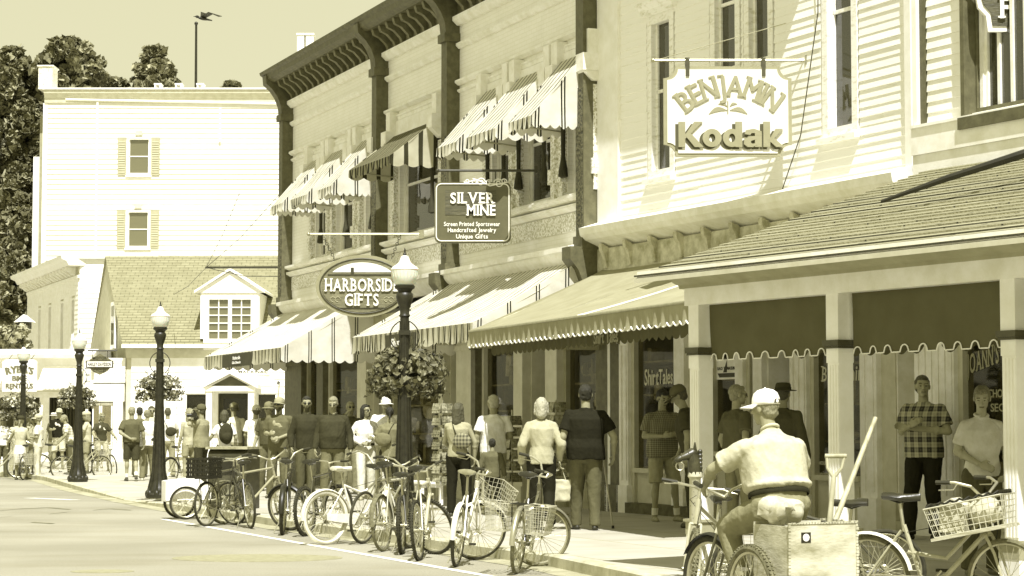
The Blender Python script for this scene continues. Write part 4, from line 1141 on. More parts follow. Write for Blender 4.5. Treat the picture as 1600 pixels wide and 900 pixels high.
# ---- low shop with the bicycle hire sign
sY = 42.0
Yf = front(-60, sY); yb = Yf.thing('low_shopfront', 'low white shopfront with roller awnings and a bicycle hire sign, at the left edge', 'building')
Y_ = lambda x: (x + 60) / sY; YZ = lambda y: Zf(y, sY)
b = MB(); boards(b, 0, Y_(146), YZ(610), YZ(556), 0, [], .19, .02); b.build('clapboard_wall', M_white, yb)
b = MB(); b.box(0, Y_(146), .051, .3, YZ(612), YZ(556)); b.box(0, Y_(146), 3.5, 5, .1, YZ(556)); b.box(0, .3, .3, 3.5, .1, YZ(556)); b.box(Y_(146) - .3, Y_(146), .3, 3.5, .1, YZ(556)); b.build('wall_core', M_beige, yb)
b = MB(); b.prism([(-.5, YZ(560)), (-.55, YZ(555)), (.5, YZ(545)), (5, YZ(545)), (5, YZ(556)), (0, YZ(560))], -.1, Y_(150), 'x'); b.build('roof', M_white, yb)
for x0, x1, lab in ((-58, 12, None), (70, 132, None)):
    b = MB()
    b.grid(lambda u, v: (Y_(x0) + (Y_(x1) - Y_(x0)) * u, -.1 - 1.0 * v, YZ(572) + (YZ(600) - YZ(572)) * v), 8, 4, lambda u, v: (u, v)); aw = b.build('awning', M_white, yb, True)
    b = MB(); scallop(b, (Y_(x0), -1.1, YZ(600)), (Y_(x1), -1.1, YZ(600)), .22, 10, .05); b.build('valance', M_cream, aw, True)
b = MB(); wall(b, 0, Y_(146), .13, YZ(612), .3, .4, [(Y_(-40), Y_(60), .3, 2.5), (Y_(75), Y_(132), .14, 2.5)]); b.build('shop_wall', M_cream, yb)
b = MB(); b.grid(lambda u, v: (Y_(66) + (Y_(116) - Y_(66)) * u, .55 + .07 * math.sin(u * 60), .15 + 2.45 * v), 90, 1); b.build('striped_curtain', mat('dark_curtain', .07, .9, .5, 12, 0, stretch=(4, 4, .2)), yb)
b = MB(); b.box(0, Y_(146), 3.3, 3.4, .13, 2.9); b.build('dark_room', M_room, yb)
# hire sign
c = Vector(((41 - 800) / 43, F / 43, 0)); sg_ = thing('shop_sign', "cream board sign reading RYBA'S BIKE RENTALS hanging above the low shopfront", 'sign', (c.x, c.y - 1.0, 0))
S43 = 43.5
b = MB(); W2, zA, zB_ = 27 / S43, Zf(612, S43), Zf(562, S43)
b.box(-W2, W2, 0, .06, zA, zB_ - .08); b.prism([(-W2, zB_ - .08), (W2, zB_ - .08), (W2 * .8, zB_), (-W2 * .8, zB_)], 0, .06, 'y'); bo = b.build('board', M_white, sg_)
b = MB()
for k_, dx_ in enumerate((-.02, 0, .02)): text(b, "RYBA'S", 43 / S43, 11 / S43, face_m((dx_, -.01 - .002 * k_, Zf(577, S43)), (1, 0, 0)), .008, 0, k_ == 1, arc=(1.6, 0)); text(b, "BIKE", 22 / S43, 8 / S43, face_m((dx_ * .6, -.01 - .002 * k_, Zf(591, S43)), (1, 0, 0)), .006, 0); text(b, "RENTALS", 42 / S43, 8 / S43, face_m((dx_ * .6, -.01 - .002 * k_, Zf(603, S43)), (1, 0, 0)), .006, 0)
b.build('lettering', mat('olive_lettering', .16, .6, .1, 9, 0), bo)
b = MB(); 
for x in (-.4, .4): b.piece(x); b.tube([(x, .03, zB_), (x, .9, zB_ + .3)], .012, 5)
b.build('bracket', M_dark, sg_, split=True)

# ---- shingled house with dormer
sH = 42.0
Hf = front(197, sH); hb = Hf.thing('shingled_house', 'low clapboard house with big shingled roof, white dormer window and small gabled entrance', 'building')
HX = lambda x, s=sH: (x - 197) / s
HZ = lambda y, s=sH: Zf(y, s)
HR = HX(475)
eave = HZ(540)
shops = [(HX(291), HX(326), 1.25, HZ(615)), (HX(342), HX(390), .14, HZ(615)), (HX(403), HX(432), 1.25, HZ(615))]
hop = [(q[0] - .02, q[1] + .02, q[2], q[3] + .02) for q in shops]
b = MB(); boards(b, .2, HR, .3, HZ(560), 0, hop, .27, .028); b.build('clapboard_wall', M_white, hb)
b = MB(); wall(b, .0, HR, .1, eave + .1, .051, .3, hop); b.box(0, HR, -.03, .05, HZ(559.5), eave); b.build('wall_core', M_beige, hb)
b = MB(); b.box(0, HR, 1.8, 1.9, .1, 3.5); b.build('dark_room', mat('dark_shop_room', .04, .9, .3, 3, 0), hb)
for i, q in enumerate(shops):
    if i == 1:
        d = MB(); wall(d, q[0], q[1], q[2], q[3], .25, .3, [(q[0] + .15, q[1] - .15, .6, q[3] - .2)]); dd = d.build('door', M_dark, hb); p_ = MB(); p_.box(q[0] + .15, q[1] - .15, .27, .275, .6, q[3] - .2); p_.build('pane', M_glass, dd)
    else:
        f = MB(); f.box(q[0] - .03, q[0] + .03, -.0, .15, q[2], q[3]); f.box(q[1] - .03, q[1] + .03, 0, .15, q[2], q[3]); f.box(q[0], q[1], 0, .15, q[3] - .04, q[3] + .02); f.box(q[0], q[1], -.06, .15, q[2] - .07, q[2]); fo = f.build('window', M_cream, hb)
        p_ = MB(); p_.box(q[0] + .03, q[1] - .03, .05, .056, q[2], q[3] - .04); p_.build('pane', M_glass, fo)
# roof
ry = 4.6; zr = CAMZ + (664 - 400) * (F / sH + ry) / F
xr0 = -1.63; gx = lambda t: xr0 * t
b = MB(); ns = 34
for k in range(ns):
    v0, v1 = k / ns, (k + 1) / ns
    y0, y1 = -.35 + (ry + .35) * v0, -.35 + (ry + .35) * v1; z0, z1 = eave + (zr - eave) * v0, eave + (zr - eave) * v1
    xa, xb = xr0 * v0 - .08, xr0 * v1 - .08; sl = 5.9
    b.add([(xa, y0, z0), (HR, y0, z0), (HR, y0, z0 + .025), (xa, y0, z0 + .025), (xb, y1, z1), (HR, y1, z1)], [(0, 1, 2, 3), (3, 2, 5, 4)],
          [[(xa, v0 * sl), (HR, v0 * sl), (HR, v0 * sl + .01), (xa, v0 * sl + .01)], [(xa, v0 * sl + .02), (HR, v0 * sl + .02), (HR, v1 * sl), (xb, v1 * sl)]])
b.add([(xr0 - .08, ry, zr), (HR, ry, zr), (HR, 2 * ry, eave), (-3.2, 2 * ry, eave)], [(0, 1, 2, 3)], [[(0, 0), (8, 0), (8, 6), (0, 6)]])
b.build('roof', bricky('weathered_shingles', .30, .15, .34, .17, .012, .95, .6, axis='UV', var=.14), hb)
b = MB(); b.box(-.1, HR, -.42, -.36, eave - .1, eave + .03); b.build('gutter', M_white, hb)
# gable end towards the street, set at a slant
b = MB(); b.add([(0, 0, .1), (0, 0, eave), (xr0, ry, zr - .05), (-3.2, 2 * ry, eave), (-3.2, 2 * ry, .1), (.1, .05, .1), (.1, .05, eave), (xr0 + .1, ry, zr - .05), (-3.1, 2 * ry, eave), (-3.1, 2 * ry, .1)], [(0, 1, 2, 3, 4), (9, 8, 7, 6, 5)])
b.build('gable_wall', mat('slanted_tan_siding', .50, .6, .15, 4, .1), hb)
gd = Vector((xr0, ry, 0)).normalized(); gn = Vector((-gd.y, gd.x, 0))
if gn.x > 0: gn = -gn
def gpt(t, z, o=.03): return Vector((0, 0, 0)) + gd * t + gn * o + Vector((0, 0, z))
b = MB(); 
for t0, t1, z0, z1 in ((2.2, 3.2, 4.4, 6.2),):
    b.add([gpt(t0, z0), gpt(t1, z0), gpt(t1, z1), gpt(t0, z1), gpt(t0, z0, .1), gpt(t1, z0, .1), gpt(t1, z1, .1), gpt(t0, z1, .1)], [(4, 5, 6, 7), (0, 1, 5, 4), (1, 2, 6, 5), (2, 3, 7, 6), (3, 0, 4, 7)])
wo_ = b.build('window', M_white, hb)
b = MB(); b.add([gpt(2.35, 4.55, .105), gpt(3.05, 4.55, .105), gpt(3.05, 6.05, .105), gpt(2.35, 6.05, .105)], [(0, 1, 2, 3)]); b.build('pane', M_glassfar, wo_)
# angled shop entrance at the corner below
b = MB()
b.box(-1.3, -.05, .0, .3, 2.35, HZ(600)); b.build('corner_lintel', M_cream, hb)
b = MB(); b.box(-.45, -.1, -.05, .25, .13, 2.4); b.box(-.5, -.05, -.1, .3, .13, .55); b.build('corner_column', M_cream, hb)
for x0, x1 in ((-1.25, -.95), (-.93, -.5), (.08, .42)):
    f = MB(); f.box(x0, x1, .1, .16, .6, 2.3); fo = f.build('shop_window', M_cream, hb); p_ = MB(); p_.box(x0 + .05, x1 - .05, .09, .098, .75, 2.2); p_.build('pane', M_glass, fo)
b = MB(); boards(b, -1.3, -.02, HZ(598), HZ(560), .0, [], .2, .02); b.build('clapboard_panel', M_cream, hb)
# dormer
b = MB(); dx0, dx1 = HX(314), HX(406); dz0, dz1 = HZ(530, 42), HZ(458, 42)
b.box(dx0, dx0 + .12, -.25, 3.2, dz0, dz1); b.box(dx1 - .12, dx1, -.25, 3.2, dz0, dz1); b.box(dx0 + .12, dx1 - .12, -.25, -.05, dz1 - .25, dz1); b.box(dx0 + .12, dx0 + .32, -.25, -.05, dz0, dz1 - .25); b.box(dx1 - .32, dx1 - .12, -.25, -.05, dz0, dz1 - .25); b.box((dx0 + dx1) / 2 - .07, (dx0 + dx1) / 2 + .07, -.25, -.05, dz0, dz1 - .25); b.box(dx0 + .12, dx1 - .12, -.25, -.05, dz0 - .4, dz0)
dm = b.build('dormer', M_white, hb)
mxd = (dx0 + dx1) / 2; zap = HZ(425, 42)
b = MB(); b.prism([(dx0 - .2, dz1), (dx1 + .2, dz1), (mxd, zap)], -.3, -.1, 'y'); b.build('dormer_gable', M_white, dm)
b = MB()
for sg in (-1, 1):
    e = dx0 - .22 if sg < 0 else dx1 + .22
    b.add([(e, -.4, dz1 - .02), (mxd, -.4, zap + .03), (mxd, 3.9, zap + .03), (e, 2.4, dz1 - .02), (e, -.4, dz1 + .07), (mxd, -.4, zap + .13), (mxd, 3.9, zap + .13), (e, 2.4, dz1 + .07)], [(0, 1, 5, 4), (4, 5, 6, 7), (0, 3, 2, 1), (0, 4, 7, 3)])
b.build('dormer_roof', M_cream, dm)
for s0, s1 in ((dx0 + .32, mxd - .07), (mxd + .07, dx1 - .32)):
    f = MB(); 
    f.box((s0 + s1) / 2 - .02, (s0 + s1) / 2 + .02, -.2, -.16, dz0, dz1 - .25)
    for k in range(1, 5): z_ = dz0 + (dz1 - .25 - dz0) * k / 5; f.box(s0, s1, -.199, -.161, z_ - .02, z_ + .02)
    fo = f.build('glazing_bars', M_white, dm); p_ = MB(); p_.box(s0, s1, -.155, -.15, dz0, dz1 - .25); p_.build('pane', M_glassfar, dm)
b = MB(); b.box(dx0 + .2, dx1 - .2, .6, .62, dz0, dz1 - .2); b.build('dark_room', M_room, dm)
# small gabled entrance
ex0, ex1 = HX(328), HX(403); ez = HZ(612)
b = MB()
for x in (ex0 + .12, ex1 - .12): b.piece(x); b.box(x - .11, x + .11, -1.0, -.78, .13, ez); b.box(x - .15, x + .15, -1.04, -.74, .13, .4)
b.build('entrance_post', M_white, hb, split=True)
b = MB(); b.box(ex0, ex1, -1.05, -.75, ez, ez + .18); b.build('entrance_beam', M_white, hb)
zpk = HZ(585); mx_ = (ex0 + ex1) / 2
b = MB(); b.prism([(ex0 + .2, ez + .2), (ex1 - .2, ez + .2), (mx_, zpk - .08)], -.9, -.8, 'y'); b.build('entrance_tympanum', M_mid, hb)
b = MB()
for sg in (-1, 1):
    e = ex0 - .15 if sg < 0 else ex1 + .15
    b.add([(e, -1.15, ez + .1), (mx_, -1.15, zpk), (mx_, 0, zpk), (e, 0, ez + .1), (e, -1.15, ez + .25), (mx_, -1.15, zpk + .16), (mx_, 0, zpk + .16), (e, 0, ez + .25)], [(0, 1, 5, 4), (4, 5, 6, 7), (0, 3, 2, 1), (0, 4, 7, 3)])
b.build('entrance_roof', M_white, hb)
b = MB(); b.box(HX(371), HX(422), -.06, 0, HZ(586), HZ(576)); sb = b.build('name_board', M_cream, hb)
b = MB(); text(b, 'MACKINAC', 1.1, .1, face_m((HX(396), -.07, HZ(581)), (1, 0, 0)), .004, .01); b.build('lettering', M_mid, sb)
b = MB(); b.tube([(HX(437), 0, HZ(598)), (HX(437), -.5, HZ(597)), (HX(437), -.6, HZ(601))], .03, 6); b.build('wall_lamp', M_dark, hb)
# motorcycle shop sign: bar and shield hung at the corner
c = gs(156, 46, 0); mo_ = thing('shield_sign', 'dark edged bar and shield sign reading MOTOR HARLEY-DAVIDSON CYCLES, left of the shingled house', 'sign', (c.x, c.y, 0))
q = lambda x, y: ((x - 156) / 46, Zf(y, 46))
b = MB(); b.prism([q(140, 562), q(156, 553), q(173, 562), q(174, 572), q(168, 580), q(156, 586), q(144, 580), q(138, 572)], 0, .05, 'y'); so_ = b.build('shield', mat('shield_olive', .15, .6, .1, 9, 0), mo_)
b = MB(); x0, z0 = q(134.5, 575); x1, z1 = q(177.5, 563.5); b.box(x0, x1, -.04, -.001, z0, z1); b.build('bar_edge', M_dark, so_)
b = MB(); x0, z0 = q(136.5, 573.5); x1, z1 = q(175.5, 565); b.box(x0, x1, -.055, -.041, z0, z1); b.build('bar', M_cream, so_)
b = MB(); text(b, 'HARLEY-DAVIDSON', 36 / 46, 5.5 / 46, face_m((0, -.06, Zf(569.2, 46)), (1, 0, 0)), .004, .02); text(b, 'MOTOR', 22 / 46, 4.5 / 46, face_m((0, -.006, Zf(559.5, 46)), (1, 0, 0)), .005, .015); text(b, 'CYCLES', 20 / 46, 4.5 / 46, face_m((0, -.006, Zf(579, 46)), (1, 0, 0)), .005, .015); b.build('lettering', M_dark, so_)
b = MB(); b.tube([(q(137, 548)[0], 0, q(137, 548)[1]), (q(183, 548)[0], 0, q(183, 548)[1])], .03, 6)
for x in (144, 168): b.tube([(q(x, 548)[0], 0.02, q(x, 548)[1]), (q(x, 562)[0], 0.02, q(x, 562)[1])], .012, 5)
b.build('bracket', M_dark, mo_)
# ice-cream style list board below it
c = gs(137, 45, 0); lb_ = thing('list_board', 'narrow cream notice board with short lines of writing, beside the shield sign', 'sign', (c.x, c.y, 0))
b = MB(); b.box(-.13, .13, 0, .04, Zf(606, 45), Zf(558, 45)); lo_ = b.build('board', M_cream, lb_)
b = MB(); random.seed(3)
for k, wd_ in enumerate(('TOURS', 'MAPS', 'WOOD', 'GIFTS')): text(b, wd_, .17, .05, face_m((0, -.008, Zf(566 + k * 10, 45)), (1, 0, 0)), .003, .01)
b.build('lettering', M_mid, lo_)
b = MB(); b.tube([(0, .02, .13), (0, .02, Zf(606, 45))], .04, 6); b.build('post', M_cream, lb_)
# utility bracket arm and stay wires
c = at(322, 418, 60); ab = at(452, 416, 52)
t_ = thing('wire_bracket', 'long thin dark pole bracket sticking out from the brick building corner with stay wires', 'bracket', (ab.x, ab.y, 0))
def rel(v): return Vector(v) - Vector((ab.x, ab.y, 0))
b = MB(); b.tube([rel(c), rel(ab + Vector((.6, .3, 0)))], .035, 6); b.build('arm', M_dark, t_)
for P in (at(440, 300, 50), at(375, 300, 62), at(450, 432, 51.5), at(272, 460, 78)):
    b = MB(); b.tube([rel(c), rel(c).lerp(rel(P), .5) + Vector((0, 0, -.12)), rel(P)], .010, 4); b.build('stay_wire', M_dark, t_)

# ============================================================ trees on the hill
M_leaf = mat('foliage', 0.16, 0.85, .5, 1.5, 0, v2=.08, spec=.1)
M_leafl = mat('foliage_light', 0.33, 0.85, .5, 1.5, 0, v2=.15, spec=.1)
M_bark = mat('bark', .07, .9, .3, 9, .4, 20)
def leafcloud(mbs, c, r, n, size, rnd, flat=.6):
    for _ in range(n):
        while True:
            d = Vector((rnd.uniform(-1, 1), rnd.uniform(-1, 1), rnd.uniform(-1, 1)))
            if .25 < d.length < 1: break
        d = d.normalized() * (d.length ** .4)
        p = Vector((c[0] + d.x * r[0], c[1] + d.y * r[1], c[2] + d.z * r[2]))
        a = rnd.uniform(0, PI * 2); nn = Vector((rnd.gauss(0, 1), rnd.gauss(0, 1), rnd.gauss(.3, 1))).normalized()
        u = nn.orthogonal().normalized(); u = Matrix.Rotation(a, 3, nn) @ u; v = nn.cross(u)
        s_ = size * rnd.uniform(.4, 1.8)
        mb = mbs[0] if rnd.random() < .62 else mbs[1]
        mb.add([p - u * s_ * .5 - v * s_ * .3, p + u * s_ * .45 - v * s_ * .2, p + u * s_ * .3 + v * s_ * .35, p - u * s_ * .35 + v * s_ * .4], [(0, 1, 2, 3)])
def tree(px, ytop, ybot, wpx, Y, label, kind='round', seed=1, dens=1.0):
    rnd = random.Random(seed); s = F / Y
    X_ = (px - 800) / s; zt = CAMZ + (664 - ytop) / s; zb_ = CAMZ + (664 - ybot) / s; W = wpx / s
    h = zt - zb_; gz = max(0, zb_ - h * .8)
    t = thing('conifer' if kind == 'cone' else 'broadleaf_tree', label, 'tree', (X_, Y, gz), 0, 'trees on the wooded hill')
    L_ = [MB(), MB()]
    ncl = int((120 if kind != 'cone' else 90) * dens); top = zt - gz; bot = zb_ - gz
    tk = MB(); tk.tube([(0, 0, -2), (.1, 0, bot * .6), (0, .1, bot + h * .5), (.05, 0, top - .5)], [W * .05, W * .04, W * .025, .04], 7)
    for k in range(ncl):
        f = rnd.random()
        if kind == 'cone':
            f = f ** .8; rr = W * .5 * (1 - f) ** .75 + .25; an = rnd.uniform(0, 2 * PI); q = rr * rnd.uniform(.35, 1)
            c = (q * math.cos(an), q * math.sin(an), bot + h * f * .97); cr = (W * .09 + .1, W * .09 + .1, h * .022 + .08)
        else:
            rr = W * .5 * math.sqrt(max(.02, 1 - (2 * f - 1.0) ** 2)) * (1 if f > .4 else .95); an = rnd.uniform(0, 2 * PI); q = rr * rnd.uniform(.35, 1.0)
            c = (q * math.cos(an), q * math.sin(an), bot + h * (.08 + .84 * f)); e_ = rnd.uniform(.6, 1.35); cr = (W * .085 * e_, W * .085 * e_, h * .055 * e_)
        tk.tube([(0, 0, max(bot * .5, c[2] - q * .8)), (c[0] * .5, c[1] * .5, c[2] - q * .3), c], [W * .014, W * .01, .03], 5)
        leafcloud(L_, c, cr, int(60), .30, rnd)
    tk.build('trunk', M_bark, t)
    L_[0].build('crown', M_leaf, t); L_[1].build('crown_highlights', M_leafl, t) if False else L_[1].build('outer_leaves', M_leafl, t)
    return t
TR = [(98, 50, 170, 112, 118, 'large round dark tree, the tallest, above the left end of the white building', 'round', 1.35),
      (235, 70, 150, 72, 120, 'loose pointed conifer standing alone behind the white roof', 'cone', 1.0),
      (172, 118, 165, 60, 124, 'low dark tree filling the gap between the large tree and the pointed conifer', 'round', .6),
      (358, 125, 160, 36, 122, 'small tree top just showing over the white roof right of the flagpole', 'round', .4),
      (12, 64, 180, 70, 119, 'dark tree at the top left corner of the picture, beside the tall round tree', 'round', 1),
      (34, 150, 270, 60, 116, 'dark tree directly left of the tall white building, near its roof', 'round', 1),
      (-14, 180, 320, 80, 114, 'dark tree cut by the left edge of the picture, halfway down', 'round', 1),
      (24, 250, 370, 62, 112, 'dark tree left of the tall white building, level with its upper window', 'round', 1),
      (4, 330, 450, 62, 110, 'dark tree at the left edge, level with the lower shuttered window', 'round', 1),
      (28, 390, 500, 56, 106, 'dark tree just left of the bracketed cornice', 'round', 1),
      (-6, 440, 540, 66, 103, 'lowest dark tree at the left edge, above the hire shop roof', 'round', 1)]
TR += [(52, 120, 260, 80, 123, 'dark tree behind the left chimney of the tall white building', 'round', 1.2),
       (-4, 120, 260, 70, 121, 'dark tree at the left edge, just below the top corner tree', 'round', 1.1),
       (44, 210, 330, 60, 117, 'dark tree touching the white stair tower, above it', 'round', .9),
       (2, 255, 400, 70, 115, 'broad dark tree at the left edge, halfway up the wooded hill', 'round', 1.1),
       (40, 320, 440, 56, 109, 'dark tree half hidden behind the lower part of the stair tower', 'round', .9),
       (14, 370, 500, 70, 108, 'broad dark tree above the pale flowering bush', 'round', 1.1)]
for i, (x, yt, yb_, w_, Y, lab, kd, dn) in enumerate(TR): tree(x, yt, yb_, w_, Y, lab, kd, 20 + i, dn)
# pale bush on the low roof and a little cupola
t = thing('flowering_bush', 'pale leafy bush in front of the dark trees, above the low shopfront roof', 'bush', gs(14, 39, 0))
L_ = [MB(), MB()]; rnd = random.Random(5)
for k in range(20): leafcloud(L_, (rnd.uniform(-.7, .6), rnd.uniform(-.5, .5), Zf(529, 39) + rnd.uniform(-.35, .35)), (.3, .3, .25), 90, .16, rnd)
L_[0].build('leaves', M_leafl, t); L_[1].build('pale_leaves', mat('pale_leaf', .45, .8, .3, 3, 0), t)
b = MB(); b.tube([(0, 0, .1), (0, 0, Zf(535, 39))], .08, 6); b.build('trunk', M_bark, t)
t = thing('birdhouse', 'small white gabled birdhouse on a pole among the dark trees', 'birdhouse', gs(38, 36, 0)); z_ = Zf(514, 36)
b = MB(); b.tube([(0, 0, .1), (0, 0, z_)], .05, 6); b.build('pole', M_dark, t)
b = MB(); b.box(-.25, .25, -.2, .2, z_, z_ + .3); b.build('box', M_dark, t)
b = MB(); b.prism([(-.42, z_ + .28), (0, z_ + .62), (.42, z_ + .28), (0, z_ + .3)], -.3, .3, 'y'); b.build('roof', M_white, t)
# ============================================================ street lamps with flower baskets
M_globe, _p, _L = base('lamp_globe'); _p.inputs['Base Color'].default_value = tone(.8); _p.inputs['Roughness'].default_value = .25; _p.inputs['Transmission Weight'].default_value = .0; _p.inputs['Subsurface Weight'].default_value = .25
M_lampiron = mat('lamp_iron', 0.028, 0.42, 0.4, 14, 0.25, 50)
M_rust = mat('rusty_cream_paint', 0.42, 0.7, 0.5, 22, 0.3, 40, v2=.07, lo=.30, hi=.40)
def lamp(px, s, label, first=None):
    P = gs(px, s, WALKZ if s > 60 else .1)
    if first:
        t = copy_tree(first); t.location = P; t['label'] = label; return t
    t = thing('street_lamp', label, 'street lamp', P, 0, 'street lamps along the kerb')
    b = MB(); prof = [(.24, 0), (.24, .06), (.20, .10), (.20, .16), (.17, .20), (.14, .34), (.115, .55), (.10, .75), (.09, 1.0), (.068, 2.0), (.058, 2.75)]
    seg = 16; b.lathe(prof, seg=seg)
    for k in range(8):
        q = 2 * PI * k / 8; c, s_ = math.cos(q), math.sin(q)
        b.tube([(.19 * c, .19 * s_, .12), (.118 * c, .118 * s_, .5), (.072 * c, .072 * s_, 1.8), (.058 * c, .058 * s_, 2.7)], [.03, .016, .010, .008], 6)
        b.ell((.2 * c, .2 * s_, .07), (.055, .055, .08), 8, 6)
    b.build('lamp_post', M_lampiron, t, True)
    b = MB(); b.lathe([(.058, 2.75), (.075, 2.77), (.06, 2.80), (.065, 2.86), (.10, 2.96), (.115, 3.02), (.105, 3.06), (.085, 3.08), (.10, 3.11), (.13, 3.13), (.135, 3.16), (.12, 3.17)]); b.build('neck', M_lampiron, t, True)
    b = MB(); b.lathe([(.115, 3.171), (.14, 3.19), (.165, 3.28), (.175, 3.34), (.178, 3.36)], seg=24, cap=False)
    for k in range(24):
        q = 2 * PI * k / 24; b.tube([(.118 * math.cos(q), .118 * math.sin(q), 3.175), (.17 * math.cos(q), .17 * math.sin(q), 3.29), (.178 * math.cos(q), .178 * math.sin(q), 3.355)], .004, 4)
    b.lathe([(.178, 3.36), (.186, 3.375), (.16, 3.41), (.11, 3.44), (.075, 3.475), (.06, 3.52), (.045, 3.55), (.02, 3.56)], seg=24); b.build('globe', M_globe, t, True)
    b = MB(); b.lathe([(.02, 3.56), (.025, 3.575), (.012, 3.60), (.014, 3.62), (.002, 3.66)], seg=10); b.build('finial', M_lampiron, t, True)
    b = MB()
    for sg in (-1, 1):
        pts = [(sg * (.06 + .13 * math.sin(PI * k / 11)), 0, 2.60 + .10 * math.cos(PI * k / 11) - .018 * k) for k in range(11)]
        b.tube(pts, .009, 6)
    b.box(-.075, .075, -.075, .075, 2.52, 2.58); b.build('basket_hanger', M_lampiron, t, True)
    return t
lp = lamp(632, 120, 'tall dark street lamp with white acorn globe, nearest and in front of the striped awning')
lamp(250, 83.7, 'dark street lamp with white globe in front of the shingled house', lp)
lamp(124, 65, 'dark street lamp left of the shield sign, its base by the dropped kerb', lp)
lamp(37, 55.7, 'farthest street lamp, in front of the bicycle hire sign', lp)
M_petal = mat('pale_petals', .62, .7, .3, 9, 0); M_leafb = mat('basket_leaf', .12, .6, .5, 6, 0, v2=.05, spec=.3); M_leafc = mat('basket_leaf_light', .20, .6, .4, 6, 0, v2=.12, spec=.3)
def basket(px, s, r, zc, hh, label, seed, n=900, leaf=.07):
    P = gs(px, s, 0); rnd = random.Random(seed)
    t = thing('hanging_flower_basket', label, 'flower basket', (P.x, P.y, zc), 0, 'flower baskets on the street lamps')
    b = MB(); b.lathe([(.08, -hh * .9), (r * .42, -hh * .6), (r * .55, -hh * .1), (r * .55, 0)], seg=14); b.build('basket', mat('moss_basket', .05, .9, .4, 20, .6, 30), t, True)
    L_ = [MB(), MB(), MB()]
    for k in range(n):
        th = rnd.uniform(0, 2 * PI); ph = math.acos(rnd.uniform(-.75, 1)); q = rnd.uniform(.5, 1.04) * (1 + .22 * noise.noise(Vector((math.cos(th) * 2, math.sin(th) * 2, ph * 2 + seed))))
        p = Vector((r * q * math.sin(ph) * math.cos(th), r * q * math.sin(ph) * math.sin(th), hh * q * math.cos(ph) - (.16 * hh if ph > 1.6 else 0)))
        out = p.normalized(); nn = (out + Vector((rnd.gauss(0, .5), rnd.gauss(0, .5), rnd.gauss(0, .5)))).normalized(); u = nn.orthogonal().normalized(); u = Matrix.Rotation(rnd.uniform(0, 6.3), 3, nn) @ u; v = nn.cross(u); z = leaf * rnd.uniform(.6, 1.3)
        w_ = rnd.random(); mb = L_[0] if w_ < .5 else (L_[1] if w_ < .82 else L_[2])
        if mb is L_[2]:
            m_ = z * .5; ring = [p + (u * math.cos(a_ * PI / 2.5) + v * math.sin(a_ * PI / 2.5)) * m_ for a_ in range(5)]; mb.add(ring + [p - nn * m_ * .4], [(i_, (i_ + 1) % 5, 5) for i_ in range(5)])
        else: mb.add([p - u * z * .5, p - v * z * .35 + nn * z * .1, p + u * z * .6, p + v * z * .35 + nn * z * .1], [(0, 1, 2, 3)])
    for k in range(14):       # trailing strands
        th = rnd.uniform(0, 2 * PI); x0, y0 = r * .85 * math.cos(th), r * .85 * math.sin(th); ln = rnd.uniform(.1, .35) * hh * 2
        for j in range(9):
            p = Vector((x0 * (1 + .02 * j), y0 * (1 + .02 * j), -hh * .4 - ln * j / 9)); z = leaf * .8
            L_[j % 2].add([p + Vector((rnd.uniform(-z, z), rnd.uniform(-z, z), rnd.uniform(-z, z) * .6)) for _ in range(3)], [(0, 1, 2)])
    for k in range(5):        # shoots standing up
        a_ = rnd.uniform(0, 6.3); q = rnd.uniform(.1, .5) * r
        L_[1].tube([(q * math.cos(a_), q * math.sin(a_), hh * .8), (q * 1.5 * math.cos(a_), q * 1.5 * math.sin(a_), hh * 1.3)], .006, 4)
        for j in range(5):
            p = Vector((q * (1 + .1 * j) * math.cos(a_), q * (1 + .1 * j) * math.sin(a_), hh * (.9 + .1 * j))); z = leaf * .6
            L_[1].add([p + Vector((rnd.uniform(-z, z), rnd.uniform(-z, z), rnd.uniform(-z, z))) for _ in range(3)], [(0, 1, 2)])
    L_[0].build('leaves', M_leafb, t)['kind'] = 'stuff'; L_[1].build('light_leaves', M_leafc, t)['kind'] = 'stuff'; fl_ = L_[2].build('flowers', M_petal if seed != 1 else mat('leafy_petal', .22, .7, .4, 9, 0), t); fl_['kind'] = 'stuff'
    return t
basket(637, 118.5, .52, 2.15, .34, 'largest flower basket, leafy, on the nearest lamp in front of the striped awning', 1, 2300, .085)
basket(249, 82.5, .45, 2.18, .26, 'round flower basket with pale blooms on the lamp before the shingled house', 2, 1700, .062)
basket(121, 64, .47, 2.15, .30, 'flower basket on the lamp left of the shield sign', 3, 1300, .065)
basket(30, 55, .60, 1.98, .40, 'wide pale flower basket below the bicycle hire sign at the left edge', 4, 1500, .075)
def horse_post(px, s, z, h, label):
    P = gs(px, s, z); t = thing('hitching_post', label, 'hitching post', P)
    b = MB(); b.lathe([(.09, 0), (.09, .04), (.055, .07), (.05, h - .28), (.065, h - .26), (.06, h - .22)], seg=14); b.build('post', M_rust, t, True)
    b = MB(); b.cap((0, 0, h - .24), (-.02, 0, h - .06), .062, .05); b.cap((-.02, 0, h - .06), (-.13, -.03, h - .10), .052, .026); b.cap((-.13, -.03, h - .10), (-.155, -.035, h - .115), .028, .024)
    for sg in (-1, 1): b.cap((0.0, sg * .025, h - .02), (.0, sg * .03, h + .035), .014, .005); b.ell((-.06, sg * .04, h - .055), .010, 6, 4)
    for k in range(6): b.ell((.045, 0, h - .22 + k * .035), (.022, .014, .026), 6, 4)
    b.build('horse_head', mat('cast_horse_head', .07, .35, .5, 12, .2, 40), t, True)
    b = MB(); b.torus((-.135, -.035, h - .17), .035, .006, 'y', 16, 6); b.build('tether_ring', M_steel, t, True)
horse_post(252, 80, WALKZ, 1.18, 'cream hitching post with dark horse head, in front of the second lamp')
horse_post(1085, 178, WALKZ, 1.16, 'rust speckled hitching post with dark horse head, left of the first porch post')

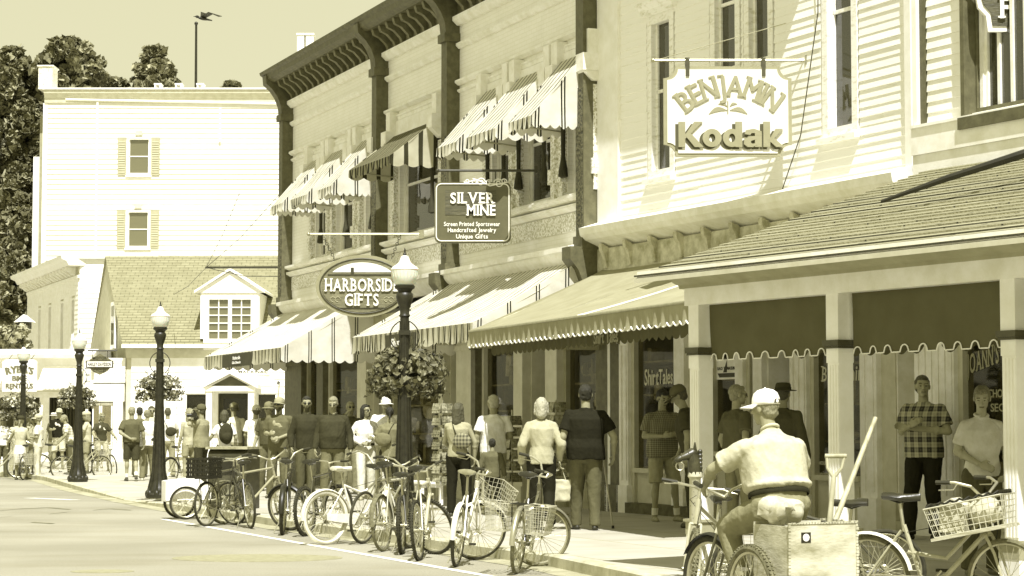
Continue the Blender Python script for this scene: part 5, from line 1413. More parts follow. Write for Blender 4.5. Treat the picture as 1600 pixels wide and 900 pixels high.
# ============================================================ hanging signs
def arm(mb, x0, x1, y, z, r): mb.tube([(x0, y, z), (x1, y, z)], r, 8)
M_signw = mat('sign_white', .84, .5, .05, 5, .04)
M_olive = mat('sign_olive', .33, .5, .08, 5, .04)
M_oliveside = mat('sign_letter_edge', .10, .5, .1, 5, 0)
# camera shop sign
P = at(1140, 175, 28.4); sK = F / 28.4
t = thing('hanging_shop_sign', 'big white notched board sign reading BENJAMIN and Kodak, hung from a long iron bar', 'sign', (P.x, P.y, P.z))
q = lambda x, y: ((x - 1140) / sK, (176.5 - y) / sK)
def notched(x0, x1, y0, y1, c):
    (ax, az), (bx, bz) = q(x0, y1), q(x1, y0); k = c / sK; o = []
    for cx, cz, a0 in ((ax, az, 0), (bx, az, 90), (bx, bz, 180), (ax, bz, 270)):
        # concave quarter bites at the corners
        dxs = {0: (1, 1), 90: (-1, 1), 180: (-1, -1), 270: (1, -1)}[a0]
        arc = [(cx + dxs[0] * k * math.cos(t_ * PI / 2 / 6), cz + dxs[1] * k * math.sin(t_ * PI / 2 / 6)) for t_ in range(7)]
        if a0 in (0, 180): arc = arc[::-1]
        o += arc
    return o
b = MB(); b.prism(notched(1036, 1238, 104, 247, 19), .0, .05, 'y'); bo = b.build('board', M_olive, t)
b = MB(); b.prism(notched(1042, 1232, 109, 242, 17), -.012, .0, 'y'); b.prism(notched(1042, 1232, 109, 242, 17), .05, .062, 'y'); b.build('board_face', M_signw, bo, split=True)
b = MB()
for k_, dx_ in enumerate((-.008, 0, .008)): text(b, 'BENJAMIN', 1.47, .30, face_m((dx_, -.018 - .0015 * k_, q(0, 146)[1]), (1, 0, 0)), .009, 0, k_ == 1, arc=(1.0, .10))
b.build('arched_lettering', M_olive, bo)
def heavy_word(mb, x0, z0, H, e0):
    """the word Kodak in thick round letters: each stroke its own solid, a hair apart in depth"""
    T = H * .27; X = H * .72; o = [0]
    def ext(): o[0] += 1; return (e0 - .0012 * o[0], e0 + .02)
    def bx(x, w, za, zb): y = ext(); mb.box(x0 + x, x0 + x + w, y[0], y[1], z0 + za, z0 + zb)
    def pr(ps): y = ext(); mb.prism([(x0 + p_[0], z0 + p_[1]) for p_ in ps], y[0], y[1], 'y')
    def ring(cx, r, t):
        y = ext(); n_ = 28; vs_ = []
        for k_ in range(n_):
            q_ = 2 * PI * k_ / n_; c_, s_ = math.cos(q_), math.sin(q_)
            vs_ += [(x0 + cx + r * c_, y[0], z0 + X / 2 + X / 2 * s_), (x0 + cx + (r - t) * c_, y[0], z0 + X / 2 + (X / 2 - t * .8) * s_), (x0 + cx + r * c_, y[1], z0 + X / 2 + X / 2 * s_), (x0 + cx + (r - t) * c_, y[1], z0 + X / 2 + (X / 2 - t * .8) * s_)]
        fs_ = []
        for k_ in range(n_):
            a_, b_ = 4 * k_, 4 * ((k_ + 1) % n_); fs_ += [(a_, a_ + 1, b_ + 1, b_), (a_ + 2, b_ + 2, b_ + 3, a_ + 3), (a_, b_, b_ + 2, a_ + 2), (a_ + 1, a_ + 3, b_ + 3, b_ + 1)]
        mb.add(vs_, fs_)
    bx(0, T, 0, H); pr([(T * .8, H * .42), (H * .62, H), (H * .95, H), (T * .9, H * .30)][::1]); pr([(H * .42, H * .62), (H * .99, 0), (H * .64, 0), (H * .26, H * .46)])
    c = H * .96 + X * .5; ring(c, X * .52, T * .92)
    d0 = c + X * .52 + H * .05; ring(d0 + X * .50, X * .50, T * .88); bx(d0 + X * 1.02 - T * .9, T, 0, H)
    a0 = d0 + X * 1.02 + T * .1 + H * .06
    # two storey a: bowl below, arch above, stem at the right
    y = ext()
    bx(a0 + X * .98 - T, T, 0, X * .72)
    pr([(a0 + X * .98 - T, X * .99), (a0 + X * .5, X * 1.0), (a0 + X * .12, X * .92), (a0 + X * .05, X * .70), (a0 + X * .36, X * .66), (a0 + X * .42, X * .76), (a0 + X * .60, X * .76), (a0 + X * .66, X * .62), (a0 + X * .98, X * .62), (a0 + X * .97, X * .86)])
    pr([(a0 + X * .7, X * .60), (a0 + X * .3, X * .58), (a0 + X * .02, X * .42), (a0 + X * .0, X * .16), (a0 + X * .2, 0), (a0 + X * .5, -X * .01), (a0 + X * .72, X * .12), (a0 + X * .72, X * .24), (a0 + X * .5, X * .17), (a0 + X * .38, X * .22), (a0 + X * .40, X * .34), (a0 + X * .7, X * .42)])
    k0 = a0 + X * .98 + H * .06; bx(k0, T, 0, H); pr([(k0 + T * .8, X * .36), (k0 + H * .48, X), (k0 + H * .78, X), (k0 + T * .9, X * .20)]); pr([(k0 + H * .34, X * .60), (k0 + H * .82, 0), (k0 + H * .50, 0), (k0 + H * .22, X * .36)])
    return k0 + H * .82
Hk = 40 / sK
b = MB(); wid = heavy_word(b, 0, 0, Hk, 0); x_off = q(1055.5, 0)[0]; zk = q(0, 232.5)[1]; scx = (166 / sK) / wid
for (nm, dx, dz, e_, m_) in (('lettering_shade', -.012, -.028, -.014, M_oliveside), ('bold_lettering', .03, 0, -.036, M_olive)):
    b = MB(Matrix.Translation((x_off + dx, e_, zk + dz)) @ Matrix.Diagonal((scx, 1, 1, 1))); heavy_word(b, 0, 0, Hk, 0); b.build(nm, m_, bo)
b = MB()
def leaf_(x0, y0, x1, y1, bulge):
    A = Vector(q(x0, y0)); B_ = Vector(q(x1, y1)); d = B_ - A; n_ = Vector((-d.y, d.x)); o = []
    for k in range(9): u = k / 8; o.append(A + d * u + n_ * (bulge * math.sin(PI * u)))
    for k in range(7, 0, -1): u = k / 8; o.append(A + d * u + n_ * (bulge * .15 * math.sin(PI * u)))
    b.prism([tuple(p_) for p_ in o], -.022, -.0125, 'y')
leaf_(1136, 174, 1107, 180, -.28); leaf_(1140, 174, 1168, 180, .28); leaf_(1136, 168, 1122, 164, -.35); leaf_(1140, 168, 1152, 164, .35)
x_, z_ = q(1137, 170); b.box(x_ - .008, x_ + .008, -.022, -.0125, z_ - .08, z_ + .09); b.build('leaf_ornament', M_olive, bo)
b = MB(); arm(b, q(1020, 0)[0], q(1262, 0)[0], .025, q(0, 94)[1], .018); b.ell((q(1020, 0)[0], .025, q(0, 94)[1]), .03); b.box(q(1259, 0)[0], q(1263, 0)[0], -.05, .1, q(0, 94)[1] - .06, q(0, 94)[1] + .06)
b.tube([(q(1024, 0)[0], .025, q(0, 94)[1]), (q(1350, 0)[0], .6, q(0, -10)[1])], .005, 4)
b.build('iron_bar', M_steel, t, True)
b = MB()
for x in (1074, 1194): b.piece(x); X0 = q(x, 0)[0]; b.box(X0 - .025, X0 + .025, -.03, .075, q(0, 120)[1], q(0, 106)[1]); b.box(X0 - .03, X0 + .03, -.005, .055, q(0, 106)[1], q(0, 90)[1])
b.build('hanging_strap', M_mid, t, split=True)
# silver mine sign
Y0 = 35.6; sS = F / Y0; P = at(738, 331, Y0)
t = thing('hanging_shop_sign', 'dark rounded board sign reading SILVER MINE with white outline and scrolls on top', 'sign', P)
q = lambda x, y: ((x - 738.5) / sS, (331 - y) / sS)
def rrect(x0, x1, y0, y1, c):
    (ax, az), (bx, bz) = q(x0, y1), q(x1, y0); k = c / sS; o = []
    for cx, cz, a0 in ((bx - k, bz - k, 0), (ax + k, bz - k, 90), (ax + k, az + k, 180), (bx - k, az + k, 270)):
        o += [(cx + k * math.cos(R(a0 + 15 * j)), cz + k * math.sin(R(a0 + 15 * j))) for j in range(7)]
    return o[::-1]
M_signd = mat('sign_dark', .115, .45, .12, 6, .1, 30)
b = MB(); b.prism(rrect(679, 799, 284, 380, 9), 0, .07, 'y'); bo = b.build('board', M_signd, t)
b = MB(); pts = [(p_[0], -.006, p_[1]) for p_ in rrect(682, 796, 287, 377, 8)]; b.tube(pts, .011, 6, closed=True); b.build('white_outline', M_signw, bo, True)
b = MB(); (ax, az), (bx, bz) = q(696, 336), q(776, 297); b.box(ax, bx, -.006, -.0005, az, bz); b.build('grained_panel', mat('sign_grain', .10, .5, .6, 3, .6, 12, stretch=(1, 1, 14), v2=.05), bo)
b = MB(); text(b, 'SILVER', 70 / sS, 17 / sS, face_m((q(739, 0)[0], -.018, q(0, 309)[1]), (1, 0, 0)), .010, .025, True); text(b, 'MINE', 46 / sS, 17 / sS, face_m((q(753, 0)[0], -.018, q(0, 328)[1]), (1, 0, 0)), .010, .025, True)
for s_, w_, y_ in (('Screen Printed Sportswear', 88, 350), ('Handcrafted Jewelry', 76, 359.5), ('Unique Gifts', 50, 369.5)): text(b, s_, w_ / sS, 6.8 / sS, face_m((q(738, 0)[0], -.008, q(0, y_)[1]), (1, 0, 0)), .006, .022)
b.build('lettering', M_signw, bo)
b = MB()
def spiral(x, y, r, turns, dirn, a0): 
    X0, Z0_ = q(x, y); n_ = 22; return [(X0 + r * (1 - .75 * k / n_) * math.cos(a0 + dirn * turns * 2 * PI * k / n_), -.0, Z0_ + r * (1 - .75 * k / n_) * math.sin(a0 + dirn * turns * 2 * PI * k / n_)) for k in range(n_ + 1)]
for (x, y, r, tn, d, a0) in ((752, 284, .075, 1.4, 1, 0), (741, 284, .055, 1.2, -1, 2), (780, 286, .085, 1.5, -1, 3), (764, 285, .05, 1.2, 1, 1), (730, 283, .05, 1.2, 1, 3), (788, 283, .05, 1.2, 1, 0)): b.tube(spiral(x, y, r, tn, d, a0), .010, 5)
b.tube([(q(724, 0)[0], 0, q(0, 287)[1]), (q(745, 0)[0], 0, q(0, 280)[1]), (q(766, 0)[0], 0, q(0, 290)[1]), (q(794, 0)[0], 0, q(0, 284)[1])], .011, 6)
b.build('scrollwork', M_signw, bo, True)
b = MB(); arm(b, q(684, 0)[0], q(838, 0)[0], .035, q(0, 265.5)[1], .022); b.ell((q(684, 0)[0], .035, q(0, 265.5)[1]), .035); b.box(q(836, 0)[0], q(840, 0)[0], -.04, .12, q(0, 272)[1], q(0, 259)[1]); b.build('iron_bar', M_dark, t, True)
b = MB()
for x in (700, 775): b.piece(x); b.tube([(q(x, 0)[0], .035, q(0, 266)[1]), (q(x, 0)[0], .035, q(0, 285)[1])], .010, 5)
b.build('hanger', M_dark, t, split=True)
# harborside sign
Y0 = 39.8; sS = F / Y0; P = at(566, 447, Y0)
t = thing('hanging_shop_sign', 'oval carved sign reading HARBORSIDE GIFTS hung on chains left of the nearest lamp', 'sign', P)
q = lambda x, y: ((x - 566) / sS, (447 - y) / sS)
el = lambda rx, ry, k=40: [(rx / sS * math.cos(2 * PI * i / k), -ry / sS * math.sin(2 * PI * i / k)) for i in range(k)]
b = MB(); b.prism(el(73, 49), 0, .09, 'y'); bo = b.build('board', mat('sign_rim', .30, .5, .1, 5, .1), t)
b = MB(); b.tube([(p_[0], -.01, p_[1]) for p_ in el(66.5, 43)], .014, 6, closed=True); b.build('rim_groove', M_mid, bo, True)
b = MB(); b.prism(el(64, 41), -.012, -.0005, 'y'); b.build('carved_field', mat('carved_field', .20, .5, .5, 3, .6, 14, stretch=(1, 1, 12), v2=.11), bo)
b = MB(); o = [p_ for p_ in el(58, 37, 60) if p_[1] > q(0, 427)[1]]; b.prism(o[::1] if True else o, -.02, -.0125, 'y'); b.build('painted_sky', M_cream, bo)
b = MB(); b.box(q(512, 0)[0], q(620, 0)[0], -.022, -.0125, q(0, 430.5)[1], q(0, 428.5)[1]); b.box(q(526, 0)[0], q(606, 0)[0], -.022, -.0125, q(0, 482.5)[1], q(0, 481)[1]); b.box(q(548, 0)[0], q(553, 0)[0], -.026, -.0205, q(0, 427)[1], q(0, 418)[1]); b.build('carved_line', M_dark, bo, split=True)
b = MB(); text(b, 'HARBORSIDE', 116 / sS, 20 / sS, face_m((q(566, 0)[0], -.028, q(0, 445)[1]), (1, 0, 0)), .014, .02, True); text(b, 'GIFTS', 54 / sS, 19 / sS, face_m((q(566, 0)[0], -.028, q(0, 468)[1]), (1, 0, 0)), .014, .02, True); b.build('lettering', M_signw, bo)
b = MB()
for sg in (-1, 1):
    for k in (0, 1): b.tube([(sg * (.46 + .09 * k) + .05 * math.cos(a_ * .6), -.016, q(0, 468)[1] + .045 * math.sin(a_ * .6)) for a_ in range(9)], .008, 4)
b.build('carved_scroll', M_tan, bo)
b = MB(); arm(b, q(481, 0)[0], q(660, 0)[0], .045, q(0, 365)[1], .022); b.ell((q(481, 0)[0], .045, q(0, 365)[1]), .036); b.box(q(655, 0)[0], q(662, 0)[0], -.03, .12, q(0, 371)[1], q(0, 359)[1]); b.build('iron_bar', M_steel, t, True)
b = MB()
for x0, x1, y1 in ((503, 521, 402), (625, 612, 402)):
    b.piece(x0)
    for k in range(9):
        u = k / 8; X0 = q(x0 + (x1 - x0) * u, 0)[0]; Z_ = q(0, 367 + (y1 - 367) * u)[1]
        b.torus((X0, .045, Z_), .026, .007, 'y' if k % 2 else 'x', 10, 5)
b.build('chain', M_dark, t, True, split=True)
# cut-off sign top right
Y0 = 20.9; sS = F / Y0; P = at(1590, 10, Y0)
t = thing('shop_sign', 'dark board sign with pale stepped border, cut off by the top right corner, letters FU', 'sign', P)
q = lambda x, y: ((x - 1590) / sS, (10 - y) / sS)
o = [q(1524, -60), q(1526, 0), q(1528, 12), q(1540, 25), q(1543, 50), q(1690, 50), q(1690, -60)]
b = MB(); b.prism(o[::-1], .0, .06, 'y'); bo = b.build('board', M_white, t)
o = [q(1531, -55), q(1533, -2), q(1536, 8), q(1547, 20), q(1550, 41), q(1684, 41), q(1684, -55)]
b = MB(); b.prism(o[::-1], -.015, -.0005, 'y'); b.build('dark_field', mat('dark_grained_sign', .09, .5, .6, 3, .6, 14, stretch=(1, 1, 12), v2=.05), bo)
b = MB(); text(b, 'FUDGE', 150 / sS, 34 / sS, face_m((q(1636, 0)[0], -.03, q(0, 12)[1]), (1, 0, 0)), .012, .02, True); b.build('lettering', M_cream, bo)
b = MB(); arm(b, q(1520, 0)[0], q(1690, 0)[0], .03, q(0, -66)[1], .02); b.box(q(1600, 0)[0], q(1604, 0)[0], .0, 1.0, q(0, -66)[1], q(0, -62)[1]); b.build('iron_bar', M_dark, t)

# ============================================================ kerbside furniture
P = gs(367, 96, WALKZ); t = thing('litter_bin', 'big dark metal litter bin with rounded top behind the crate bicycle', 'bin', P, R(-14))
b = MB(); o = [(-.30, 0), (.30, 0), (.30, .86)] + [(.30 * math.cos(R(a)) , .86 + .14 * math.sin(R(a))) for a in range(10, 180, 14)] + [(-.30, .86)]
b.prism([(p_[0], p_[1]) for p_ in o], -.33, .33, 'x'); b.build('body', mat('dark_bin_metal', .06, .35, .4, 8, .2, 30), t)
b = MB(); b.box(-.36, .36, -.34, .34, .96, 1.0); b.build('lid', mat('worn_bin_lid', .35, .4, .4, 8, .2, 30), t)
b = MB(); b.box(-.28, .28, -.345, -.301, .62, .82); b.box(-.3, .3, -.32, -.301, .05, .12); b.build('flap', M_black, t, split=True)
P = gs(655, 97, WALKZ); t = thing('sidewalk_bench', 'pale slatted bench against the shop front behind the parked bicycles', 'bench', P, Kf.rz)
b = MB()
for k in range(3): b.piece(k); b.box(-.55, .55, -.2 + k * .14, -.09 + k * .14, .42, .45)
b.build('seat_slat', M_white, t, split=True)
b = MB()
for x in (-.48, .48): b.piece(x); b.box(x - .03, x + .03, -.18, -.13, 0, .42); b.box(x - .03, x + .03, .15, .2, 0, .42); b.box(x - .03, x + .03, -.13, .15, .36, .42)
b.build('leg', M_white, t, split=True)
def card_rack(px, s, label, seed, h=1.6, dark=False):
    P = gs(px, s, WALKZ); t = thing('postcard_rack', label, 'card rack', P, R(20)); rnd = random.Random(seed)
    b = MB(); b.tube([(0, 0, 0), (0, 0, h)], .015, 6); b.torus((0, 0, .02), .2, .012, 'z', 16, 5); b.build('stand', M_steel, t, True)
    b1, b2 = MB(), MB(); pock = MB()
    for j in range(int((h - .35) / .19)):
        z = .4 + j * .19
        for k in range(4):
            a = k * PI / 2 + .3; M_ = Matrix.Rotation(a, 4, 'Z') @ Matrix.Translation((0, -.14, z)) @ Matrix.Rotation(R(-12), 4, 'X')
            for sx in (-.055, .055):
                mb = b1 if rnd.random() < .6 else b2; mb.M = M_; mb.box(sx - .05, sx + .05, -.005, .005, 0, .155)
            pock.M = M_; pock.tube([(-.11, -.012, .05), (.11, -.012, .05)], .003, 4); pock.tube([(-.11, .0, .0), (.11, .0, .0)], .003, 4)
    b1.build('cards', mat('card_stock', .38, .6, .7, 25, 0, v2=.14) if dark else mat('card_stock_pale', .34, .6, .7, 25, 0, v2=.1), t); b2.build('dark_cards', mat('printed_cards', .22, .6, .8, 30, 0, v2=.05), t); pock.build('wire_pockets', M_steel, t)
card_rack(868, 104, 'postcard rack with pale cards between the blonde woman and the man in black', 4, 1.72, True)
card_rack(692, 98, 'tall narrow rack of pale souvenirs beside the woman with the patterned bag', 5, 1.75)
card_rack(800, 93, 'dim card rack beside the elderly man in white', 6, 1.6, True)
# ============================================================ bicycles
M_tyre = mat('tyre_rubber', .045, .85, .4, 20, .3, 90); M_tyreg = mat('dusty_tyre', .17, .85, .4, 20, .4, 90); M_tyrew = mat('whitewall_tyre', .72, .7, .15, 9, 0)
M_alu = mat('brushed_alloy', .55, .35, .1, 8, 0, metal=.75); M_spoke = mat('spoke_steel', .5, .35, .1, 8, 0, metal=.6); M_seat = mat('black_saddle', .035, .35, .3, 9, .1, 50, spec=.6)
M_wire = mat('basket_wire', .6, .4, .2, 9, 0, metal=.3); M_grip = mat('grip_rubber', .04, .6, .2, 9, 0)
fr_m = {}
def paint(v): return mat('frame_paint_%d' % int(v * 100), v, .3, .15, 9, 0, spec=.6)
def wheel(par, name, M_, r=.33, tr=.024, spokes=28, tyre=M_tyre, fender=None, frange=(-10, 190), rim=M_alu, knob=False, hubw=.05):
    """axle along y at the origin of M_"""
    w_ = MB(M_); w_.torus((0, 0, 0), r - tr * 1.9, tr * .62, 'y', 40, 6); w_.tube([(0, -hubw, 0), (0, hubw, 0)], .018, 10); w_.tube([(0, -hubw - .02, 0), (0, hubw + .02, 0)], .007, 6)
    wo = w_.build(name, rim, par, True)
    t = MB(M_); t.torus((0, 0, 0), r - tr, tr, 'y', 44, 8)
    if knob:
        for k in range(66):
            a = 2 * PI * k / 66; c, s_ = math.cos(a), math.sin(a)
            for y in (-.012, .012):
                y_ = y * (1 if k % 2 else 1.3); rr = r - .001; d = .007
                t.add([((rr + e * .005) * math.cos(a + q * .022), y_ + p * d, (rr + e * .005) * math.sin(a + q * .022)) for e in (-1, 1) for p in (-1, 1) for q in (-1, 1)], [(4, 5, 7, 6), (0, 4, 6, 2), (1, 3, 7, 5), (0, 1, 5, 4), (2, 6, 7, 3)])
    t.build('tyre', tyre, wo, True)
    s = MB(M_)
    for k in range(spokes):
        a = 2 * PI * k / spokes; b_ = a + (.5 if k % 4 < 2 else -.5); sg = 1 if k % 2 else -1
        s.tube([(.017 * math.cos(b_), sg * hubw * .8, .017 * math.sin(b_)), ((r - tr * 2.3) * math.cos(a), 0, (r - tr * 2.3) * math.sin(a))], .0022, 4, cap=False)
    s.build('spokes', M_spoke, wo)
    if fender:
        f = MB(M_); a0, a1 = frange; n_ = 20; wd = tr * 1.5
        def fn(u, v):
            a = R(a0 + (a1 - a0) * u); q = (v - .5) * 2; rr = r + .022 - .018 * q * q
            return (rr * math.cos(a), q * wd, rr * math.sin(a))
        f.grid(fn, n_, 6); f.grid(lambda u, v: tuple(Vector(fn(u, 1 - v)) * .992), n_, 6); f.build('fender', fender, wo, 'all')
    return wo
def grid_box(mb, cx, w0, w1, y0, y1, z0, z1, step=.05, r=.0028, flare=.03):
    """open wire basket, long axis x"""
    def P(x, y, z):
        k = (z - z0) / (z1 - z0); return (cx + (x - cx) * (1 + flare * k / max(.01, (w1 - w0) / 2)) , y * (1 + flare * k / max(.01, (y1 - y0) / 2)), z)
    nz = max(2, round((z1 - z0) / step)); nx = max(2, round((w1 - w0) / step)); ny = max(2, round((y1 - y0) / step))
    for k in range(nz + 1):
        z = z0 + (z1 - z0) * k / nz; rr = r * (2 if k == nz else 1)
        mb.tube([P(w0, y0, z), P(w1, y0, z), P(w1, y1, z), P(w0, y1, z)], rr, 5, closed=True)
    for k in range(nx + 1):
        x = w0 + (w1 - w0) * k / nx; mb.tube([P(x, y0, z1), P(x, y0, z0), P(x, y1, z0), P(x, y1, z1)], r, 4)
    for k in range(ny + 1):
        y = y0 + (y1 - y0) * k / ny; mb.tube([P(w0, y, z1), P(w0, y, z0), P(w1, y, z0), P(w1, y, z1)], r, 4)
def bike(label, P, head, steer=0, lean=0, frame=.3, style='city', fenders=None, basket=None, rack=None, tyre=M_tyre, saddle=None, wb=1.05, seat_h=.92, knob=False, chain_guard=False, r=.33, z=0.0, group='bicycles parked along the kerb', bars='city', kick=True, detail=True, name='bicycle', nsp=28):
    """P ground point of the rear wheel, head = world bearing vector the bicycle points to; steer degrees, lean degrees to its left"""
    h = Vector((head[0], head[1], 0)).normalized()
    t = thing(name, label, 'bicycle', (P[0], P[1], z), math.atan2(h.y, h.x), group)
    Ln = Matrix.Rotation(R(-lean), 4, 'X')
    Mw = Ln
    fm = paint(frame)
    tr = .026 if style in ('cruiser', 'mtb') else .019
    fend = fenders
    wheel(t, 'wheel', Mw @ Matrix.Translation((0, 0, r)), r, tr, nsp, tyre, fend, (0, 185), knob=knob)
    # steering axis
    hx = wb - .13; top = Vector((hx - .055, 0, .86)); bot = Vector((hx - .01, 0, .70)); ax = (top - bot).normalized()
    S = Ln @ Matrix.Translation(bot) @ Matrix.Rotation(R(steer), 4, ax) @ Matrix.Translation(-bot)
    wheel(t, 'wheel', S @ Matrix.Translation((wb, 0, r)), r, tr, nsp, tyre, fend, (30, 165), knob=knob)
    bb_ = Vector((.43, 0, .28)); sc = Vector((.28, 0, seat_h - .20)); st = Vector((.25, 0, seat_h - .04)); hub = Vector((0, 0, r))
    f = MB(Ln); tube = f.tube; rt = .016
    if style == 'cruiser':
        tube([sc, (.55, 0, .63), (hx - .3, 0, .66), top - ax * .03], rt); tube([bb_, (.62, 0, .40), (hx - .15, 0, .60), bot + ax * .02], rt)
    elif style == 'step':
        tube([sc - Vector((-.03, 0, .2)), (.60, 0, .50), top - ax * .06], rt); tube([bb_, (.6, 0, .38), bot + ax * .01], rt * 1.15)
    else:
        tube([sc, top - ax * .03], rt); tube([bb_, bot + ax * .01], rt * 1.2)
    tube([bb_, sc], rt); tube([bot - ax * .02, top + ax * .02], rt * 1.35)
    for sg in (-1, 1):
        tube([hub + Vector((0, sg * .06, 0)), bb_ + Vector((-.05, sg * .03, 0))], .009, 6); tube([hub + Vector((0, sg * .06, 0)), sc + Vector((-.02, sg * .015, -.04))], .008, 6)
    f.tube([bb_ + Vector((0, -.05, 0)), bb_ + Vector((0, .05, 0))], .024, 10)
    f.build('frame', fm, t, True)
    g = MB(Ln); g.tube([sc - Vector((0, 0, .05)), st], .013); g.build('seat_post', M_alu, t, True)
    sd_ = MB(Ln); x0 = st.x; zz = st.z + .03
    ring = []
    prof = [(-.13, .02), (-.12, .085), (-.06, .105), (.0, .075), (.06, .035), (.13, .020), (.155, .008)]
    vs_ = []; 
    for i, (dx, hw) in enumerate(prof):
        zt_ = .035 + (.014 if i < 3 else 0) - (.01 if i in (3, 4) else 0)
        for k in range(10):
            a = 2 * PI * k / 10; vs_.append((x0 + dx, hw * math.cos(a), zz + zt_ * .4 + .03 * math.sin(a)))
    fs = [tuple(range(9, -1, -1)), tuple(6 * 10 + k for k in range(10))] + [(i * 10 + k, i * 10 + (k + 1) % 10, (i + 1) * 10 + (k + 1) % 10, (i + 1) * 10 + k) for i in range(6) for k in range(10)]
    sd_.add(vs_, fs)
    for sg in (-1, 1): sd_.tube([(x0 - .09, sg * .03, zz), (x0, sg * .02, zz - .03), (x0 + .1, sg * .01, zz)], .005, 5)
    sd_.build('saddle', saddle or M_seat, t, True)
    k_ = MB(S)
    for sg in (-1, 1):
        k_.tube([bot + Vector((.0, sg * .045, -.02)), (hx + .06, sg * .05, .55), (wb, sg * .055, r)], [.013, .011, .008], 7)
    k_.tube([bot + Vector((0, -.05, -.02)), bot + Vector((0, .05, -.02))], .014, 7); k_.build('fork', fm, t, True)
    hb_ = MB(S); gp_ = MB(S); sm = top + ax * .10
    hb_.tube([top, sm], .012, 8)
    if bars == 'high':
        for sg in (-1, 1):
            pts = [sm, sm + Vector((.02, sg * .08, .02)), sm + Vector((.03, sg * .16, .18)), sm + Vector((-.02, sg * .24, .24)), sm + Vector((-.16, sg * .30, .22)), sm + Vector((-.26, sg * .31, .20))]
            hb_.tube(pts, .011, 7); gp_.piece(sg); gp_.tube([pts[-2].lerp(pts[-1], .1), pts[-1] + (pts[-1] - pts[-2]) * .1], .016, 8)
    elif bars == 'flat':
        for sg in (-1, 1):
            pts = [sm, sm + Vector((.04, sg * .05, .02)), sm + Vector((.02, sg * .3, .04))]; hb_.tube(pts, .011, 7); gp_.piece(sg); gp_.tube([pts[-1] + Vector((.004, -sg * .11, -.004)), pts[-1] + Vector((-.003, sg * .02, 0))], .016, 8)
            hb_.tube([pts[-1] + Vector((.02, -sg * .13, -.01)), pts[-1] + Vector((.07, -sg * .05, -.02)), pts[-1] + Vector((.06, sg * .0, -.025))], .005, 5)
    else:
        for sg in (-1, 1):
            pts = [sm, sm + Vector((.05, sg * .07, .02)), sm + Vector((.05, sg * .2, .09)), sm + Vector((-.04, sg * .27, .12)), sm + Vector((-.17, sg * .29, .12))]
            hb_.tube(pts, .011, 7); gp_.piece(sg); gp_.tube([pts[-2].lerp(pts[-1], .25), pts[-1] + (pts[-1] - pts[-2]) * .08], .016, 8)
            hb_.tube([pts[-2] + Vector((.02, 0, -.01)), pts[-2] + Vector((-.0, sg * .02, -.05)), pts[-1] + Vector((.02, sg * .02, -.055))], .005, 5)
    hb_.build('handlebar', M_alu, t, True); gp_.build('grip', M_grip, t, True, split=True)
    if detail:
        c_ = MB(Ln); c_.torus(bb_ + Vector((0, -.055, 0)), .085, .006, 'y', 24, 5); c_.torus(bb_ + Vector((0, -.055, 0)), .05, .005, 'y', 16, 5)
        for k in range(5): a = k * 2 * PI / 5; c_.tube([bb_ + Vector((0, -.055, 0)), bb_ + Vector((.085 * math.cos(a), -.055, .085 * math.sin(a)))], .006, 5)
        a = random.uniform(0, 6.28); pd = []
        for sg in (-1, 1):
            e = bb_ + Vector((sg * .165 * math.cos(a), sg * -.085, sg * .165 * math.sin(a))); c_.tube([bb_ + Vector((0, sg * -.07, 0)), e], .009, 6); pd.append((e, sg))
        c_.torus((0, -.04, r), .035, .008, 'y', 14, 5); c_.tube([(.0, -.045, r + .036), bb_ + Vector((0, -.055, .085))], .004, 4); c_.tube([(.0, -.045, r - .036), bb_ + Vector((0, -.055, -.085))], .004, 4)
        co_ = c_.build('crankset', M_alu, t, True)
        for e, sg in pd: q = MB(Ln); q.box(e.x - .045, e.x + .045, e.y - sg * .005 - .05 * (sg > 0) , e.y + (.05 if sg < 0 else 0) + .005, e.z - .011, e.z + .011); q.build('pedal', M_tyre, co_)
        if chain_guard:
            q = MB(Ln); q.prism([(-.02, r + .045), (.30, .375), (.53, .375), (.56, .30), (.50, .225), (.35, .245), (-.02, r - .035)], -.075, -.062, 'y'); q.build('chain_guard', fm, t)
        q = MB(Ln); q.tube([top + Vector((.0, .02, .03)), top + Vector((.07, .05, -.02)), (hx + .05, .03, .70), (hx + .03, .04, .62)], .003, 4); q.tube([top + Vector((.0, -.02, .05)), top + Vector((.08, -.05, .02)), top + Vector((-.1, -.02, -.08)), sc + Vector((0, -.01, -.06)), (.1, -.03, .55)], .003, 4); q.build('cables', M_black, t)
    if kick:
        q = MB(Ln); q.tube([(.36, .03, .27), (.26, .14, .012)], .008, 6); q.build('kickstand', M_alu, t)
    if basket == 'front':
        q = MB(S); c0 = hx + .02; grid_box(q, c0 + .17, c0 + .02, c0 + .30, -.19, .19, .66, .90); q.build('basket', M_wire, t)
    if basket == 'twin':
        for sg in (-1, 1):
            q = MB(Ln @ Matrix.Translation((0, sg * .20, 0))); grid_box(q, -.05, -.24, .16, -.09, .09, .42, .70, .045); q.build('side_basket', M_wire, t)
        q = MB(Ln); 
        for sg in (-1, 1): q.tube([(-.22, sg * .07, .70), (.18, sg * .07, .70)], .006, 5); q.tube([(-.1, sg * .08, .7), (0, sg * .07, r)], .006, 5)
        for k in range(4): q.tube([(-.2 + k * .1, -.07, .70), (-.2 + k * .1, .07, .70)], .005, 5)
        q.build('rack', M_black, t)
